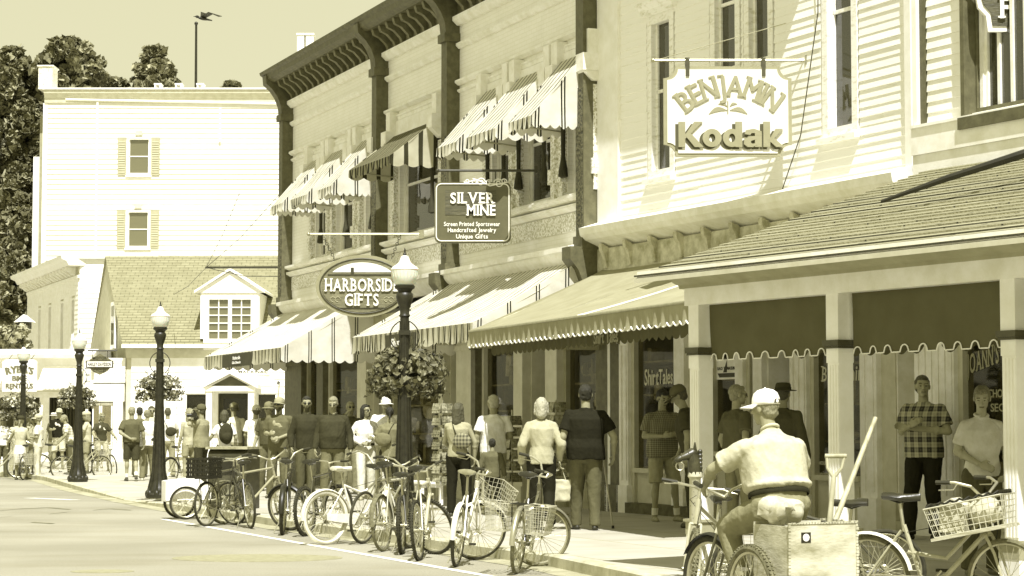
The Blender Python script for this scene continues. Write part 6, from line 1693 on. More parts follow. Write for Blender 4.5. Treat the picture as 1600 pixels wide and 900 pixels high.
    if rack == 'crate':
        q = MB(Ln)
        for sg in (-1, 1): q.tube([(-.22, sg * .06, .70), (.18, sg * .06, .70)], .006, 5); q.tube([(-.08, sg * .07, .7), (0, sg * .07, r)], .006, 5)
        q.build('rack', M_black, t)
        q = MB(Ln); x0_, x1_, y_, z0_, z1_ = -.26, .12, .19, .715, 1.0
        for k in range(5):
            z_ = z0_ + (z1_ - z0_ - .03) * k / 4
            q.box(x0_, x1_, -y_, -y_ + .012, z_, z_ + .03); q.box(x0_, x1_, y_ - .012, y_, z_, z_ + .03); q.box(x0_, x0_ + .012, -y_ + .012, y_ - .012, z_, z_ + .03); q.box(x1_ - .012, x1_, -y_ + .012, y_ - .012, z_, z_ + .03)
        for k in range(8):
            yy = -y_ + .02 + k * (2 * y_ - .06) / 7; q.box(x0_ + .003, x0_ + .009, yy, yy + .02, z0_, z1_); xx = x0_ + .02 + k * (x1_ - x0_ - .06) / 7; q.box(xx, xx + .02, -y_ + .003, -y_ + .009, z0_, z1_); q.box(xx, xx + .02, y_ - .009, y_ - .003, z0_, z1_)
        q.box(x0_, x1_, -y_, y_, z0_ - .008, z0_); q.build('crate', M_black, t); tag(t)
    return t
def gp2(px, py, z=0.0): return G(px, py, z)
# --- the row at the kerb, right to left
bike('dark city bicycle with wire basket, rightmost of the kerbside row', gp2(806, 897), (.20, 1), -62, -5, .12, 'step', M_alu, 'twin', tyre=M_tyreg, seat_h=.98)
tb_ = bike('white bicycle with white fenders and wire basket, second from right in the kerbside row', gp2(712, 886), (.16, 1), -58, -5, .75, 'step', M_tyrew, 'front', tyre=M_tyre, saddle=mat('tan_saddle', .3, .4, .2, 9, .1), seat_h=.98)
bike('bicycle with black saddle and fat dark tyres between the white basket bicycle and the lamp', gp2(655, 876), (.14, 1), 60, 4, .5, 'city', None, None, tyre=M_tyre, bars='flat', seat_h=1.0, knob=True)
bike('silver bicycle seen from behind directly below the nearest lamp', gp2(598, 862), (.30, 1), -25, 3, .55, 'city', M_tyreg, None, tyre=M_tyreg, seat_h=1.02)
bike('white cruiser bicycle with whitewall tyres and white saddle, seen from the side', gp2(509, 851), (.78, .62), 35, 2, .8, 'cruiser', M_tyrew, None, tyre=M_tyrew, saddle=M_tyrew, chain_guard=True, bars='high', seat_h=.93, r=.335)
bike('dark mountain bicycle half hidden behind the white cruiser', gp2(478, 838), (.35, 1), -15, 3, .08, 'mtb', None, None, tyre=M_tyre, bars='flat', knob=True, seat_h=.98)
bike('dark bicycle with black saddle seen from behind, left of the white cruiser', gp2(441, 836), (-.02, 1), 62, -2, .07, 'mtb', M_black, None, tyre=M_tyre, seat_h=.98, bars='city')
bike('bicycle with upright bars in front of the litter bin', gp2(350, 819), (.75, .66), 40, 0, .35, 'city', None, None, tyre=M_tyreg, seat_h=.95, bars='city')
bike('dark bicycle carrying a black slatted crate over its rear wheel, leftmost of the kerbside row', gp2(322, 823), (.40, .92), 10, 0, .12, 'city', None, None, rack='crate', tyre=M_tyre, seat_h=.98, bars='flat')
# child trailer at the left of the row
P = gp2(286, 811); t = thing('bicycle_trailer', 'small white box trailer with one large wheel, at the left end of the bicycle row', 'trailer', P, R(20))
wheel(t, 'wheel', Matrix.Translation((0, -.2, .26)), .26, .02, 20, M_tyre, M_tyrew, (20, 160))
wheel(t, 'wheel', Matrix.Translation((0, .3, .26)), .26, .02, 20, M_tyre)
b = MB(); b.prism([(-.30, .28), (.42, .28), (.42, .50), (.2, .66), (-.30, .60)], -.12, .24, 'y'); b.build('box', M_white, t)
b = MB(); b.tube([(-.3, -.13, .3), (.45, -.13, .3), (.8, 0, .4)], .012, 6); b.build('tow_bar', M_alu, t)
bike('slim grey bicycle squeezed between the white cruiser and the silver bicycle', gp2(566, 850), (.45, .9), 20, -3, .18, 'city', None, None, tyre=M_tyre, bars='city', seat_h=.96)
bike('dark bicycle with a filled handlebar bag, just left of the nearest lamp foot', gp2(628, 866), (.05, 1), -20, 2, .05, 'mtb', None, None, tyre=M_tyre, bars='flat', seat_h=.9, knob=True)
bike('dark bicycle leaning between the litter bin and the crate bicycle', gp2(392, 826), (-.35, .94), 30, 4, .06, 'city', None, None, tyre=M_tyre, bars='flat', seat_h=.94)
# --- right hand group
bike('grey mountain bicycle with knobby tyres facing the camera by the horse head post', (1.78, 18.0, 0), (-.36, -.93), 22, 3, .42, 'mtb', None, None, tyre=M_tyreg, bars='flat', knob=True, group='bicycles near the porch', seat_h=.86, kick=True)
bike('dark bicycle with black saddle behind the plywood box', (2.95, 16.85, 0), (-.9, .12), 10, 3, .06, 'city', None, None, tyre=M_tyre, group='bicycles near the porch', seat_h=.86)
wb_ = bike('bicycle with white rear fender, carrying a wire basket on a plywood platform', (2.66, 15.9, 0), (.82, -.42), -14, 1, .42, 'step', None, None, tyre=M_tyreg, group='bicycles near the porch', seat_h=.94, bars='city', wb=1.05)
q = MB(Matrix.Translation((0, 0, .335))); n_ = 22
q.grid(lambda u, v: ((.352 - .018 * (2 * v - 1) ** 2) * math.cos(R(12 + 165 * u)), (v - .5) * .075, (.352 - .018 * (2 * v - 1) ** 2) * math.sin(R(12 + 165 * u))), n_, 6)
q.build('fender', M_tyrew, wb_, 'all')
q = MB(Matrix.Translation((.88, 0, .70)) @ Matrix.Rotation(R(-12), 4, 'Y')); q.box(-.34, .22, -.21, .21, 0, .022); q.build('plywood_platform', mat('plywood', .50, .7, .4, 3, .3, 20, stretch=(1, 9, 9), v2=.33), wb_)
q = MB(Matrix.Translation((.88, 0, .72)) @ Matrix.Rotation(R(-12), 4, 'Y')); grid_box(q, -.06, -.32, .20, -.18, .18, 0.005, .22, .045, .0032); q.build('wire_basket', M_wire, wb_)
q = MB(Matrix.Translation((.88, 0, .72)) @ Matrix.Rotation(R(-12), 4, 'Y')); pts = []
for k in range(60):
    u = k / 60; per = [(-.33, -.19), (.21, -.19), (.21, .19), (-.33, .19)]; e = u * 4; i = int(e); a, c = per[i], per[(i + 1) % 4]; f_ = e - i
    pts.append((a[0] + (c[0] - a[0]) * f_, a[1] + (c[1] - a[1]) * f_ + (.008 if k % 2 else -.008),   .235 + (.012 if k % 2 else -.006)))
q.tube(pts, .010, 6, closed=True); q.build('basket_chain', M_black, wb_)
# things in that basket
def lump(name, label, cat, M_, r, m, seed, amp=.25, seg=20):
    b = MB(M_); rnd = Vector((seed * 3.1, seed, 0)); vs_ = []
    b.ell((0, 0, 0), r, seg, 12); out = []
    Mi = M_.inverted()
    for v in b.v:
        p = Mi @ Vector(v); n_ = noise.noise(p * 9 + rnd) * amp + noise.noise(p * 26 + rnd) * amp * .4
        out.append(tuple(M_ @ (p * (1 + n_))))
    b.v = out; o = b.build(name, m, None, True); tag(o, label, cat); return o
Wb = wb_.matrix_basis @ Matrix.Translation((.88, 0, .72)) @ Matrix.Rotation(R(-12), 4, 'Y')
M_bag = mat('crumpled_plastic', .60, .35, .2, 8, .6, 14, v2=.42)
lump('plastic_bag', 'white crumpled bag lying in the wire basket of the plywood carrier', 'bag', Wb @ Matrix.Translation((.04, 0, .13)), (.13, .12, .10), M_bag, 3)
b = MB(Wb @ Matrix.Translation((-.20, -.02, .02)) @ Matrix.Rotation(R(12), 4, 'Y')); b.box(-.09, .09, -.12, .12, 0, .20); b.prism([(-.09, .20), (.09, .20), (.0, .25)], -.12, .12, 'y')
tag(b.build('paper_sack', mat('paper_sack', .55, .8, .3, 9, .3), None), 'folded paper sack in the rear half of the wire basket', 'sack')
# --- plywood cargo tricycle
hd = Vector((-.40, .917, 0)); ang = math.atan2(hd.y, hd.x); AX = Vector((1.97, 14.75, 0))
t = thing('cargo_tricycle', 'cargo tricycle with battered plywood box, ridden by the man in the white cap', 'tricycle', AX, ang)
fm = paint(.15)
for sg in (-1, 1): wheel(t, 'wheel', Matrix.Translation((0, sg * .36, .33)), .33, .027, 32, M_tyreg, None, knob=True)
sf = Matrix.Translation((1.12, 0, 0)); wheel(t, 'wheel', Matrix.Translation((1.22, 0, .33)) @ Matrix.Rotation(R(8), 4, 'Z'), .33, .027, 32, M_tyre, M_black, (30, 160))
b = MB(); b.tube([(0, -.36, .33), (0, .36, .33)], .014); b.tube([(-.2, 0, .42), (.2, 0, .40), (.62, 0, .30), (1.0, 0, .62), (1.05, 0, .86)], .018); b.tube([(.62, 0, .30), (.46, 0, .84)], .016); b.tube([(1.02, 0, .62), (1.0, 0, .92)], .02)
for sg in (-1, 1): b.tube([(1.03, sg * .05, .68), (1.13, sg * .055, .5), (1.22, sg * .06, .33)], .011)
b.build('frame', fm, t, True)
b = MB(); b.prism([(.28, -.02), (.30, -.10), (.38, -.12), (.46, -.06), (.60, -.02), (.60, .02), (.46, .06), (.38, .12), (.30, .10), (.28, .02)], .86, .92, 'z'); b.build('saddle', M_seat, t, True)
b = MB()
for sg in (-1, 1): b.tube([(1.0, 0, .95), (1.06, sg * .1, 1.0), (1.04, sg * .24, 1.06), (.90, sg * .30, 1.06), (.80, sg * .31, 1.04)], .012, 8)
b.build('handlebar', M_alu, t, True)
b = MB()
for sg in (-1, 1): b.piece(sg); b.tube([(.90, sg * .30, 1.06), (.79, sg * .312, 1.038)], .018, 8)
b.build('grip', M_grip, t, True, split=True)
b = MB(); b.torus((.62, -.07, .30), .09, .007, 'y', 24, 5); b.tube([(.62, -.08, .30), (.70, -.09, .15)], .01); b.tube([(.62, .08, .30), (.54, .09, .45)], .01); b.box(.66, .74, -.16, -.09, .138, .16); b.box(.50, .58, .09, .16, .44, .462); b.build('crankset', M_alu, t)
M_ply = mat('battered_plywood', .50, .75, .45, 2.4, .35, 20, stretch=(1, 1, 2.5), v2=.27, lo=.32, hi=.6)
def jag(a0, a1, z): return None
b = MB(); x0, x1, y0, y1, z0, z1 = -.36, .10, -.27, .27, .36, .81
b.box(x0, x0 + .015, y0, y1, z0, z1); b.box(x0 + .015, x1, y0, y0 + .015, z0, z1 - .02); b.box(x0 + .015, x1, y1 - .015, y1, z0, z1 - .015); b.box(x1, x1 + .015, y0, y1, z0, z1); b.box(x0, x1, y0, y1, z0 - .012, z0)
bx = b.build('plywood_box', M_ply, t)
b = MB(); rnd = random.Random(2)
for (a, c) in (((x0, y0), (x0, y1)), ((x0, y0), (x1, y0))):     # chewed edges of the veneer
    for k in range(24):
        u = k / 24; px_, py_ = a[0] + (c[0] - a[0]) * u, a[1] + (c[1] - a[1]) * u; e = rnd.uniform(.004, .018)
        b.box(px_ - .006, px_ + .006 + (abs(c[0] - a[0]) / 24 if a[0] != c[0] else 0), py_ - .006, py_ + .006 + (abs(c[1] - a[1]) / 24 if a[1] != c[1] else 0), z1, z1 + e)
for k in range(20): z_ = z0 + (z1 - z0) * k / 20; e = rnd.uniform(.003, .010); b.box(x0 - e, x0, y0 - e, y0 + .012, z_, z_ + .018); b.box(x0 - e, x0, y1 - .012, y1 + e, z_, z_ + .018)
b.build('splintered_edge', M_ply, bx)
b = MB(); b.box(x0 - .003, x0 - .0005, .10, .175, .685, .755); st_ = b.build('sticker', M_black, bx); st_['label'] = 'small dark square sticker with pale emblem'
b = MB(); b.lathe([(.026, 0), (.026, .001)], (0, 0, 0), 14); b.v = [(x0 - .004 - v[2], .1375 + v[0], .72 + v[1]) for v in b.v]; b.box(x0 - .006, x0 - .0045, .112, .163, .716, .724); b.build('emblem', M_cream, st_)
bpy.context.view_layer.update()
TM = t.matrix_world.copy()
# tools standing in the box
def wp(x, y, z): return TM @ Vector((x, y, z))
def tool(name, label, cat, foot, head_, dh):
    A = Vector(foot); H_ = Vector(head_); o = thing(name, label, cat, A); d = H_ - A
    b = MB(); b.tube([(0, 0, 0), d * .5, d], [.021, .019, .017], 10)
    if dh:
        r_ = Vector((1, 0, 0)); u = d.normalized()
        for sg in (-1, 1): b.tube([d - u * .02, d + u * .05 + r_ * sg * .05, d + u * .13 + r_ * sg * .062], [.014, .011, .011], 8)
        b.tube([d + u * .135 - r_ * .075, d + u * .135 + r_ * .075], .017, 10)
    b.build('handle', mat('worn_ash_handle', .42, .55, .3, 5, .1, 30, stretch=(3, 3, .5)), o, True)
    b = MB(Matrix.Identity(4)); u = d.normalized(); s_ = Vector((1, 0, 0)); n_ = s_.cross(u)
    L2 = -.26; P = [(-.10, 0), (.10, 0), (.11, L2 * .8), (.0, L2), (-.11, L2 * .8)]
    b.add([s_ * x + u * z + n_ * .006 for x, z in P] + [s_ * x + u * z - n_ * .006 for x, z in P], [(0, 1, 2, 3, 4), (9, 8, 7, 6, 5)] + [(i, 5 + i, 5 + (i + 1) % 5, (i + 1) % 5) for i in range(5)])
    b.build('blade', M_steel, o)
zb_ = .66
A = at(1292, 835, 14.75); A.z = .62
H_ = at(1303, 742, 14.85)
tool('shovel', 'short shovel with wooden D grip standing in the plywood box', 'shovel', A, H_, True)
A2 = at(1290, 850, 14.8); A2.z = .64; H2 = at(1368, 653, 15.4)
tool('shovel', 'long straight wooden tool handle leaning out of the plywood box to the right', 'shovel', A2, H2, False)
lump('plastic_bag', 'white tied plastic bag resting on top of the plywood box behind the rider', 'bag', Matrix.Translation(wp(-.06, .14, .89)), (.15, .13, .095), M_bag, 8, .5)
# --- bicycles at the far left
dF = dict(detail=True, group='bicycles at the far street corner', nsp=16)
bike('bicycle with a dark basket, cut by the left edge of the picture', gs(-26, 56, 0), (1, -.1), 10, 0, .5, 'step', None, None, tyre=M_tyre, **dF)
bike('dark bicycle seen from behind below the helmeted person at the far left', gs(39, 58, 0), (.08, 1), 5, 0, .1, 'city', None, 'twin', tyre=M_tyre, **dF)
bike('bicycle mostly hidden behind the man in the cream cap', gs(66, 55, .0), (.9, .5), 15, 0, .2, 'city', None, None, tyre=M_tyre, **dF)
bike('bicycle with thin tyres left of the third lamp post', gs(100, 58, WALKZ), (1, .35), 25, 0, .3, 'step', None, 'front', tyre=M_tyre, **dF)
bike('bicycle held by the woman in the dark printed shirt, right of the third lamp', gs(133, 55, WALKZ), (.55, -.3), -30, 0, .45, 'step', None, None, tyre=M_tyre, **dF)
bike('dark bicycle on the sidewalk just right of the second lamp', gs(268, 62, WALKZ), (.5, .9), -30, 0, .08, 'city', M_black, None, tyre=M_tyre, **dF)
# ============================================================ people
M_skin = mat('skin', .31, .55, .12, 14, .1, 60, spec=.35); M_skinp = mat('pale_skin', .47, .55, .1, 14, .1, 60, spec=.35); M_lip = mat('lips', .17, .5, .1, 9, 0); M_brow = mat('eyebrow', .09, .8, .1, 9, 0)
M_hair = {v: mat('hair_%d' % int(v * 100), v, .55, .5, 30, .8, 60, stretch=(6, 6, 1), v2=v * .5, spec=.4) for v in (.03, .10, .30, .55, .72)}
M_hair[.55] = M_hair[.30]; M_hair[.72] = mat('pale_hair', .5, .55, .5, 30, .8, 60, stretch=(6, 6, 1), v2=.26, spec=.4)
def cloth(v): return mat('cloth_%d' % int(v * 100), v, .85, .12, 10, .5, 26, spec=.1, bdist=.012)
def plaid(name, v1, v2, sx, sz):
    if name in _m: return _m[name]
    m, p, L = base(name); tc = N(m, 'ShaderNodeTexCoord'); sp = N(m, 'ShaderNodeSeparateXYZ'); L.new(tc.outputs['Object'], sp.inputs[0])
    outs = []
    for ax, s_, s2 in ((0, sx, sx * 3), (2, sz, sz * 3)):
        q_ = []
        for sc in (s_, s2):
            a = N(m, 'ShaderNodeMath', operation='MULTIPLY'); a.inputs[1].default_value = sc; L.new(sp.outputs[ax], a.inputs[0])
            f = N(m, 'ShaderNodeMath', operation='SINE'); L.new(a.outputs[0], f.inputs[0])
            g_ = N(m, 'ShaderNodeMapRange'); g_.inputs[1].default_value = -.25; g_.inputs[2].default_value = .25; L.new(f.outputs[0], g_.inputs[0]); q_.append(g_)
        mm = N(m, 'ShaderNodeMath', operation='MULTIPLY_ADD'); mm.inputs[1].default_value = .3; L.new(q_[1].outputs[0], mm.inputs[0]); L.new(q_[0].outputs[0], mm.inputs[2]); outs.append(mm)
    ad = N(m, 'ShaderNodeMath', operation='ADD'); L.new(outs[0].outputs[0], ad.inputs[0]); L.new(outs[1].outputs[0], ad.inputs[1])
    cr = N(m, 'ShaderNodeValToRGB')
    mr = N(m, 'ShaderNodeMapRange'); mr.inputs[1].default_value = 0; mr.inputs[2].default_value = 2.6; L.new(ad.outputs[0], mr.inputs[0]); L.new(mr.outputs[0], cr.inputs[0])
    cr.color_ramp.elements[0].position = .1; cr.color_ramp.elements[0].color = tone(v1); cr.color_ramp.elements[1].position = .95; cr.color_ramp.elements[1].color = tone(v2)
    L.new(cr.outputs[0], p.inputs['Base Color']); p.inputs['Roughness'].default_value = .85
    _m[name] = m; return m
JOBS = []
def remesh(mb, vox, sm=2, disp=None): return (mb, vox, sm, disp)
def link(name, job, mats, par, post=None):
    o = bpy.data.objects.new(name, bpy.data.meshes.new(name)); C.objects.link(o); o.parent = par
    JOBS.append((o, job, mats if isinstance(mats, (list, tuple)) else [mats], post)); return o
def flush():
    """grow every queued body and garment as one continuous skin, all in one evaluation"""
    tmp = []
    for o, (mb, vox, sm, disp), mats, post in JOBS:
        me = bpy.data.meshes.new('tmp'); me.from_pydata(mb.v, [], mb.f); q = bpy.data.objects.new('tmp', me); C.objects.link(q)
        r = q.modifiers.new('r', 'REMESH'); r.mode = 'VOXEL'; r.voxel_size = vox; r.use_smooth_shade = True
        if sm: s_ = q.modifiers.new('s', 'SMOOTH'); s_.iterations = sm; s_.factor = .5
        tmp.append(q)
    dg = bpy.context.evaluated_depsgraph_get(); dg.update()
    res = [bpy.data.meshes.new_from_object(q.evaluated_get(dg)) for q in tmp]
    for q in tmp: me = q.data; bpy.data.objects.remove(q); bpy.data.meshes.remove(me)
    for (o, (mb, vox, sm, disp), mats, post), m2 in zip(JOBS, res):
        if disp:
            for v, nr in zip(m2.vertices, [Vector(q.vector) for q in m2.vertex_normals]): v.co += nr * disp(v.co)
        m2.polygons.foreach_set('use_smooth', [True] * len(m2.polygons))
        m2.materials.clear()
        for m in mats: m2.materials.append(m)
        if post: post(m2)
        old = o.data; nm = old.name; o.data = m2; bpy.data.meshes.remove(old); m2.name = nm
    JOBS.clear()
ARM = {'hang': ((.245, -.03, 1.13), (.265, .05, .88), (-.05, .25, -1)), 'bent': ((.24, -.04, 1.14), (.11, .20, 1.14), (-.5, .8, .2)), 'belly': ((.27, -.04, 1.15), (.06, .19, 1.04), (-1, .2, -.1)),
       'face': ((.27, .12, 1.27), (.10, .17, 1.50), (-.55, .1, .7)), 'cross': ((.25, .04, 1.15), (-.05, .20, 1.19), (-1, .05, .15)), 'bag': ((.26, -.06, 1.14), (.25, .06, .90), (0, .1, -1)),
       'behind': ((.26, -.10, 1.15), (.05, -.17, 1.0), (-1, -.1, -.1)), 'bars': ((.25, .10, 1.16), (.22, .36, 1.02), (-.05, 1, -.1)), 'pocket': ((.29, -.07, 1.15), (.20, .04, .95), (-.3, .3, -1)),
       'up': ((.30, .10, 1.36), (.14, .16, 1.58), (-.5, .1, .8)), 'out': ((.30, .02, 1.16), (.42, .10, .98), (.3, .2, -1))}
LEG = {'stand': ((.10, .01, .50), (.105, -.02, .09)), 'fwd': ((.10, .13, .51), (.10, .20, .09)), 'back': ((.10, .0, .49), (.10, -.26, .13)), 'wide': ((.17, .02, .50), (.22, -.02, .09)), 'rel': ((.12, .06, .49), (.15, .03, .09))}
def person(label, loc, rz, H=1.75, w=1.0, fem=False, arms=('hang', 'hang'), legs=('stand', 'rel'), head=(0, 0), top=.5, bottom=.1, sleeve='short', shorts=False, hair='short', hv=.10,
           hat=None, hatv=.7, glasses=False, shoev=.08, vox=.009, lean=0.0, bag=None, skin=None, pose=None, pattern=None, tuck=True, group=None, belt=None, collar=False, longtop=0.0, socks=False, skirt=False, print_=None, z=0.0, beard=False):
    k = H / 1.75
    t = thing('person', label, 'person', Vector(loc) + Vector((0, 0, z)), R(rz), group)
    rnd = random.Random(hash(label) % 1000 if False else sum(map(ord, label)))
    V3 = lambda p: Vector(p) * k
    if head == (0, 0): head = (rnd.uniform(-16, 16), rnd.uniform(-8, 4))
    jt = lambda p: (p[0] + rnd.uniform(-.02, .02), p[1] + rnd.uniform(-.02, .035), p[2] + rnd.uniform(-.02, .02))
    J = {}
    for i, sg in ((0, -1), (1, 1)):
        a = ARM[arms[i]] if isinstance(arms[i], str) else arms[i]
        sw = (.158 if fem else .178) * (1 + (w - 1) * .35)
        J['sh', i] = V3((sg * sw, 0, 1.385)); J['el', i], J['wr', i] = [V3((sg * p[0] * (1 + (w - 1) * .35), p[1] + (.02 if w > 1.15 and p[1] > .1 else 0), p[2])) for p in map(jt, a[:2])]; J['hd', i] = Vector((sg * a[2][0], a[2][1], a[2][2])).normalized()
        l = LEG[legs[i]] if isinstance(legs[i], str) else legs[i]
        J['hp', i] = V3((sg * .092, 0, .92)); J['kn', i], J['an', i] = [V3((sg * p[0], p[1], p[2])) for p in l[:2]]
    J['pel'] = V3((0, 0, .96)); J['wst'] = V3((0, 0, 1.10)); J['chs'] = V3((0, 0, 1.28)); J['nk'] = V3((0, .0, 1.47)); J['hc'] = V3((0, .025, 1.635))
    if lean:
        Mx = Matrix.Translation(J['pel']) @ Matrix.Rotation(-R(lean), 4, 'X') @ Matrix.Translation(-J['pel'])
        for q in ('wst', 'chs', 'nk', 'hc'): J[q] = Mx @ J[q]
        for i in (0, 1):
            J['sh', i] = Mx @ J['sh', i]
            if isinstance(arms[i], str): J['el', i] = Mx @ J['el', i]; J['wr', i] = Mx @ J['wr', i]
    if pose:
        for q, v in pose.items(): J[q] = Vector(v)
    up = (J['nk'] - J['pel']).normalized()
    rgt = (J['sh', 1] - J['sh', 0]).normalized(); fwd = up.cross(rgt).normalized(); 
    B3 = Matrix((rgt, fwd, up)).transposed()
    wr = w if not fem else w * .93
    def torso(mb, g, lo=.0, bust=True):
        mb.ell(J['pel'] + up * .01 * k, ((.155 * wr + g) * k, (.105 * w + g) * k, (.13 + g) * k), 16, 10, B3)
        mb.ell(J['wst'] + fwd * (.035 * (w - 1) * 3) * k, ((.14 * wr + g) * k, (.095 * w ** 1.6 + g) * k, (.15 + g) * k), 16, 10, B3)
        mb.ell(J['chs'] + fwd * .005 * k, ((.160 * wr + g) * k, (.108 * w ** 1.2 + g) * k, (.19 + g) * k), 16, 10, B3)
        mb.cap(J['sh', 0] * .9 + J['nk'] * .1 - up * .035, J['sh', 1] * .9 + J['nk'] * .1 - up * .035, (.058 + g) * k, (.058 + g) * k, 12)
        for i in (0, 1): mb.cap(J['nk'] - up * .045 * k, J['sh', i] - up * .02 * k, (.05 + g * .8) * k, (.045 + g * .8) * k, 10)
        if fem and bust:
            for i, sg in ((0, -1), (1, 1)): mb.ell(J['chs'] + rgt * sg * .075 * k + fwd * .075 * k + up * .0, ((.065 + g) * k,) * 3, 12, 8)
    # ---- skin
    b = MB(); torso(b, -.030)
    b.cap(J['nk'] - up * .03, J['hc'] - Vector((0, .02, .05)) * k, .058 * k * (1 if not fem else .86), .052 * k * (1 if not fem else .86), 12)
    Hm = Matrix.Translation(J['hc']) @ Matrix.Rotation(R(head[0]), 4, 'Z') @ Matrix.Rotation(R(head[1]), 4, 'X') @ Matrix.Scale(k * (1 if not fem else .95), 4)
    h = MB(Hm)
    h.ell((0, -.008, .028), (.076, .094, .090), 18, 12); h.ell((0, .025, -.035), (.060, .066, .078), 16, 10); h.ell((0, .055, -.088), (.030, .030, .024), 10, 8)
    h.cap((0, .088, .018), (0, .112, -.018), .010, .0155, 8); h.ell((0, .098, -.024), (.020, .012, .010), 8, 6)
    h.cap((-.045, .070, .030), (.045, .070, .030), .018, .018, 8)
    for sg in (-1, 1):
        h.ell((sg * .040, .060, -.018), (.026, .022, .022), 8, 6); h.ell((sg * .078, -.008, -.004), (.010, .022, .032), 8, 8); h.ell((sg * .031, .074, .006), (.015, .012, .010), 8, 6)
    h.cap((-.020, .083, -.052), (.020, .083, -.052), .0085, .0085, 8); h.cap((-.017, .081, -.064), (.017, .081, -.064), .0095, .0095, 8)
    b.v += h.v; o_ = len(b.v) - len(h.v); b.f += [tuple(o_ + q for q in f) for f in h.f]
    for i, sg in ((0, -1), (1, 1)):
        b.cap(J['sh', i] - up * .01, J['el', i], .044 * k * w ** .4, .040 * k * w ** .4, 12); b.cap(J['el', i], J['wr', i], .041 * k * w ** .4, .026 * k, 12)
        b.ell(J['el', i].lerp(J['wr', i], .28), (.044 * k * w ** .4,) * 3, 10, 8)
        d = J['hd', i]; s_ = d.cross(Vector((sg, .2, .1))).normalized()
        if abs(d.dot(Vector((1, 0, 0)))) > .8: s_ = d.cross(Vector((0, 1, .2))).normalized()
        n_ = d.cross(s_).normalized(); W0 = J['wr', i]
        if n_.dot(Vector((-sg, .2, 0))) < 0: n_ = -n_
        R3 = Matrix((s_, n_, d)).transposed()
        b.ell(W0 + d * .050 * k, (.040 * k, .017 * k, .052 * k), 12, 8, R3)
        for q, (ln, off) in enumerate(((.070, -.030), (.080, -.010), (.075, .011), (.058, .030))):
            A = W0 + d * .088 * k + s_ * off * k; M1 = A + (d * .85 + n_ * .5).normalized() * ln * .55 * k; M2 = M1 + (d * .45 + n_ * .9).normalized() * ln * .5 * k
            b.cap(A - d * .02 * k, M1, .0092 * k, .0085 * k, 7); b.cap(M1, M2, .0085 * k, .0070 * k, 7)
        A = W0 + d * .03 * k - s_ * .030 * k; M1 = A + (d * .6 - s_ * .75 + n_ * .3).normalized() * .036 * k; b.cap(A, M1, .013 * k, .011 * k, 8); b.cap(M1, M1 + (d * .85 - s_ * .1 + n_ * .45).normalized() * .032 * k, .011 * k, .008 * k, 8)
        b.cap(J['hp', i], J['kn', i], .080 * k * w ** .5, .054 * k, 12); b.cap(J['kn', i], J['an', i], .052 * k, .034 * k, 12)
        c_ = J['kn', i].lerp(J['an', i], .3) - Vector((0, .014, 0)) * k; b.ell(c_, (.055 * k, .055 * k, .11 * k), 10, 8, (J['kn', i] - J['an', i]).to_track_quat('Z', 'Y').to_matrix())
        fd = Vector((sg * .18, 1, 0)).normalized() if not pose or ('fd', i) not in pose else Vector(pose['fd', i]).normalized()
        J['fd', i] = fd; b.cap(J['an', i] - Vector((0, 0, .045)) * k - fd * .02, J['an', i] - Vector((0, 0, .055)) * k + fd * .13 * k, .030 * k, .022 * k, 8)
    Hi = Hm.inverted()
    hc = J['hc']
    def paint_face(me, hc=hc, Hi=Hi, k=k):
        for p_ in me.polygons:
            if (p_.center - hc).length < .16 * k:
                q = Hi @ p_.center
                if q.y > .07 and abs(q.x) < .023 and -.068 < q.z < -.050: p_.material_index = 1
                elif q.y > .06 and .014 < abs(q.x) < .048 and .030 < q.z < .040: p_.material_index = 2
                elif not glasses and q.y > .06 and .020 < abs(q.x) < .040 and .004 < q.z < .013: p_.material_index = 2
                elif beard and q.y > .02 and q.z < -.045: p_.material_index = 2
    body = link('body', remesh(b, vox, 1), [skin or M_skin, M_lip, M_brow], t, paint_face)
    cv = max(vox, .010)
    ph = rnd.uniform(0, 50)
    def folds(co): 
        n1 = noise.noise(Vector((co.x * 9 + ph, co.y * 9, co.z * 4))); n2 = noise.noise(Vector((co.x * 12, co.y * 12 + ph, co.z * 8 + co.x * 12)))
        n3 = noise.noise(Vector((co.x * 30 + co.z * 18, co.y * 30, co.z * 22 + ph))); return (n1 * .012 + (1 - abs(n2) * 2.2) * .004 + (1 - abs(n3) * 2) * .0012) * k
    # ---- bottom wear
    b = MB(); g = .012
    b.ell(J['pel'] - up * .02 * k, ((.158 * wr + g) * k, (.110 * w + g) * k, (.125 + g) * k), 16, 10, B3)
    b.ell(J['pel'] + up * .05 * k, ((.145 * wr + g) * k, (.100 * w ** 1.3 + g) * k, (.10 + g) * k), 16, 10, B3)
    if not pose: b.ell(J['pel'] + Vector((0, -.045, -.06)) * k, (.13 * wr * k, .085 * w * k, .10 * k), 12, 8)
    for i, sg in ((0, -1), (1, 1)):
        if skirt:
            if i == 0: b.tube([J['pel'], J['pel'] + Vector((0, 0, -.25)) * k, (J['kn', 0] + J['kn', 1]) / 2 + Vector((0, 0, -.02))], [.16 * k, .19 * k, .20 * k], 20)
        elif shorts:
            E = J['hp', i].lerp(J['kn', i], .96 if shorts is True else shorts); b.cap(J['hp', i], J['hp', i].lerp(E, .5), .094 * k * w ** .5, .088 * k, 12); b.tube([J['hp', i].lerp(E, .3), E], [.09 * k * w ** .5, .086 * k * w ** .3], 16)
        else:
            b.cap(J['hp', i], J['kn', i], .098 * k * w ** .6, .078 * k * w ** .3, 14); b.cap(J['kn', i], J['kn', i].lerp(J['an', i], .75), .078 * k * w ** .3, .066 * k, 14)
            b.tube([J['kn', i].lerp(J['an', i], .5), J['an', i] + (J['an', i] - J['kn', i]).normalized() * .03 * k], [.068 * k, .068 * k], 14)
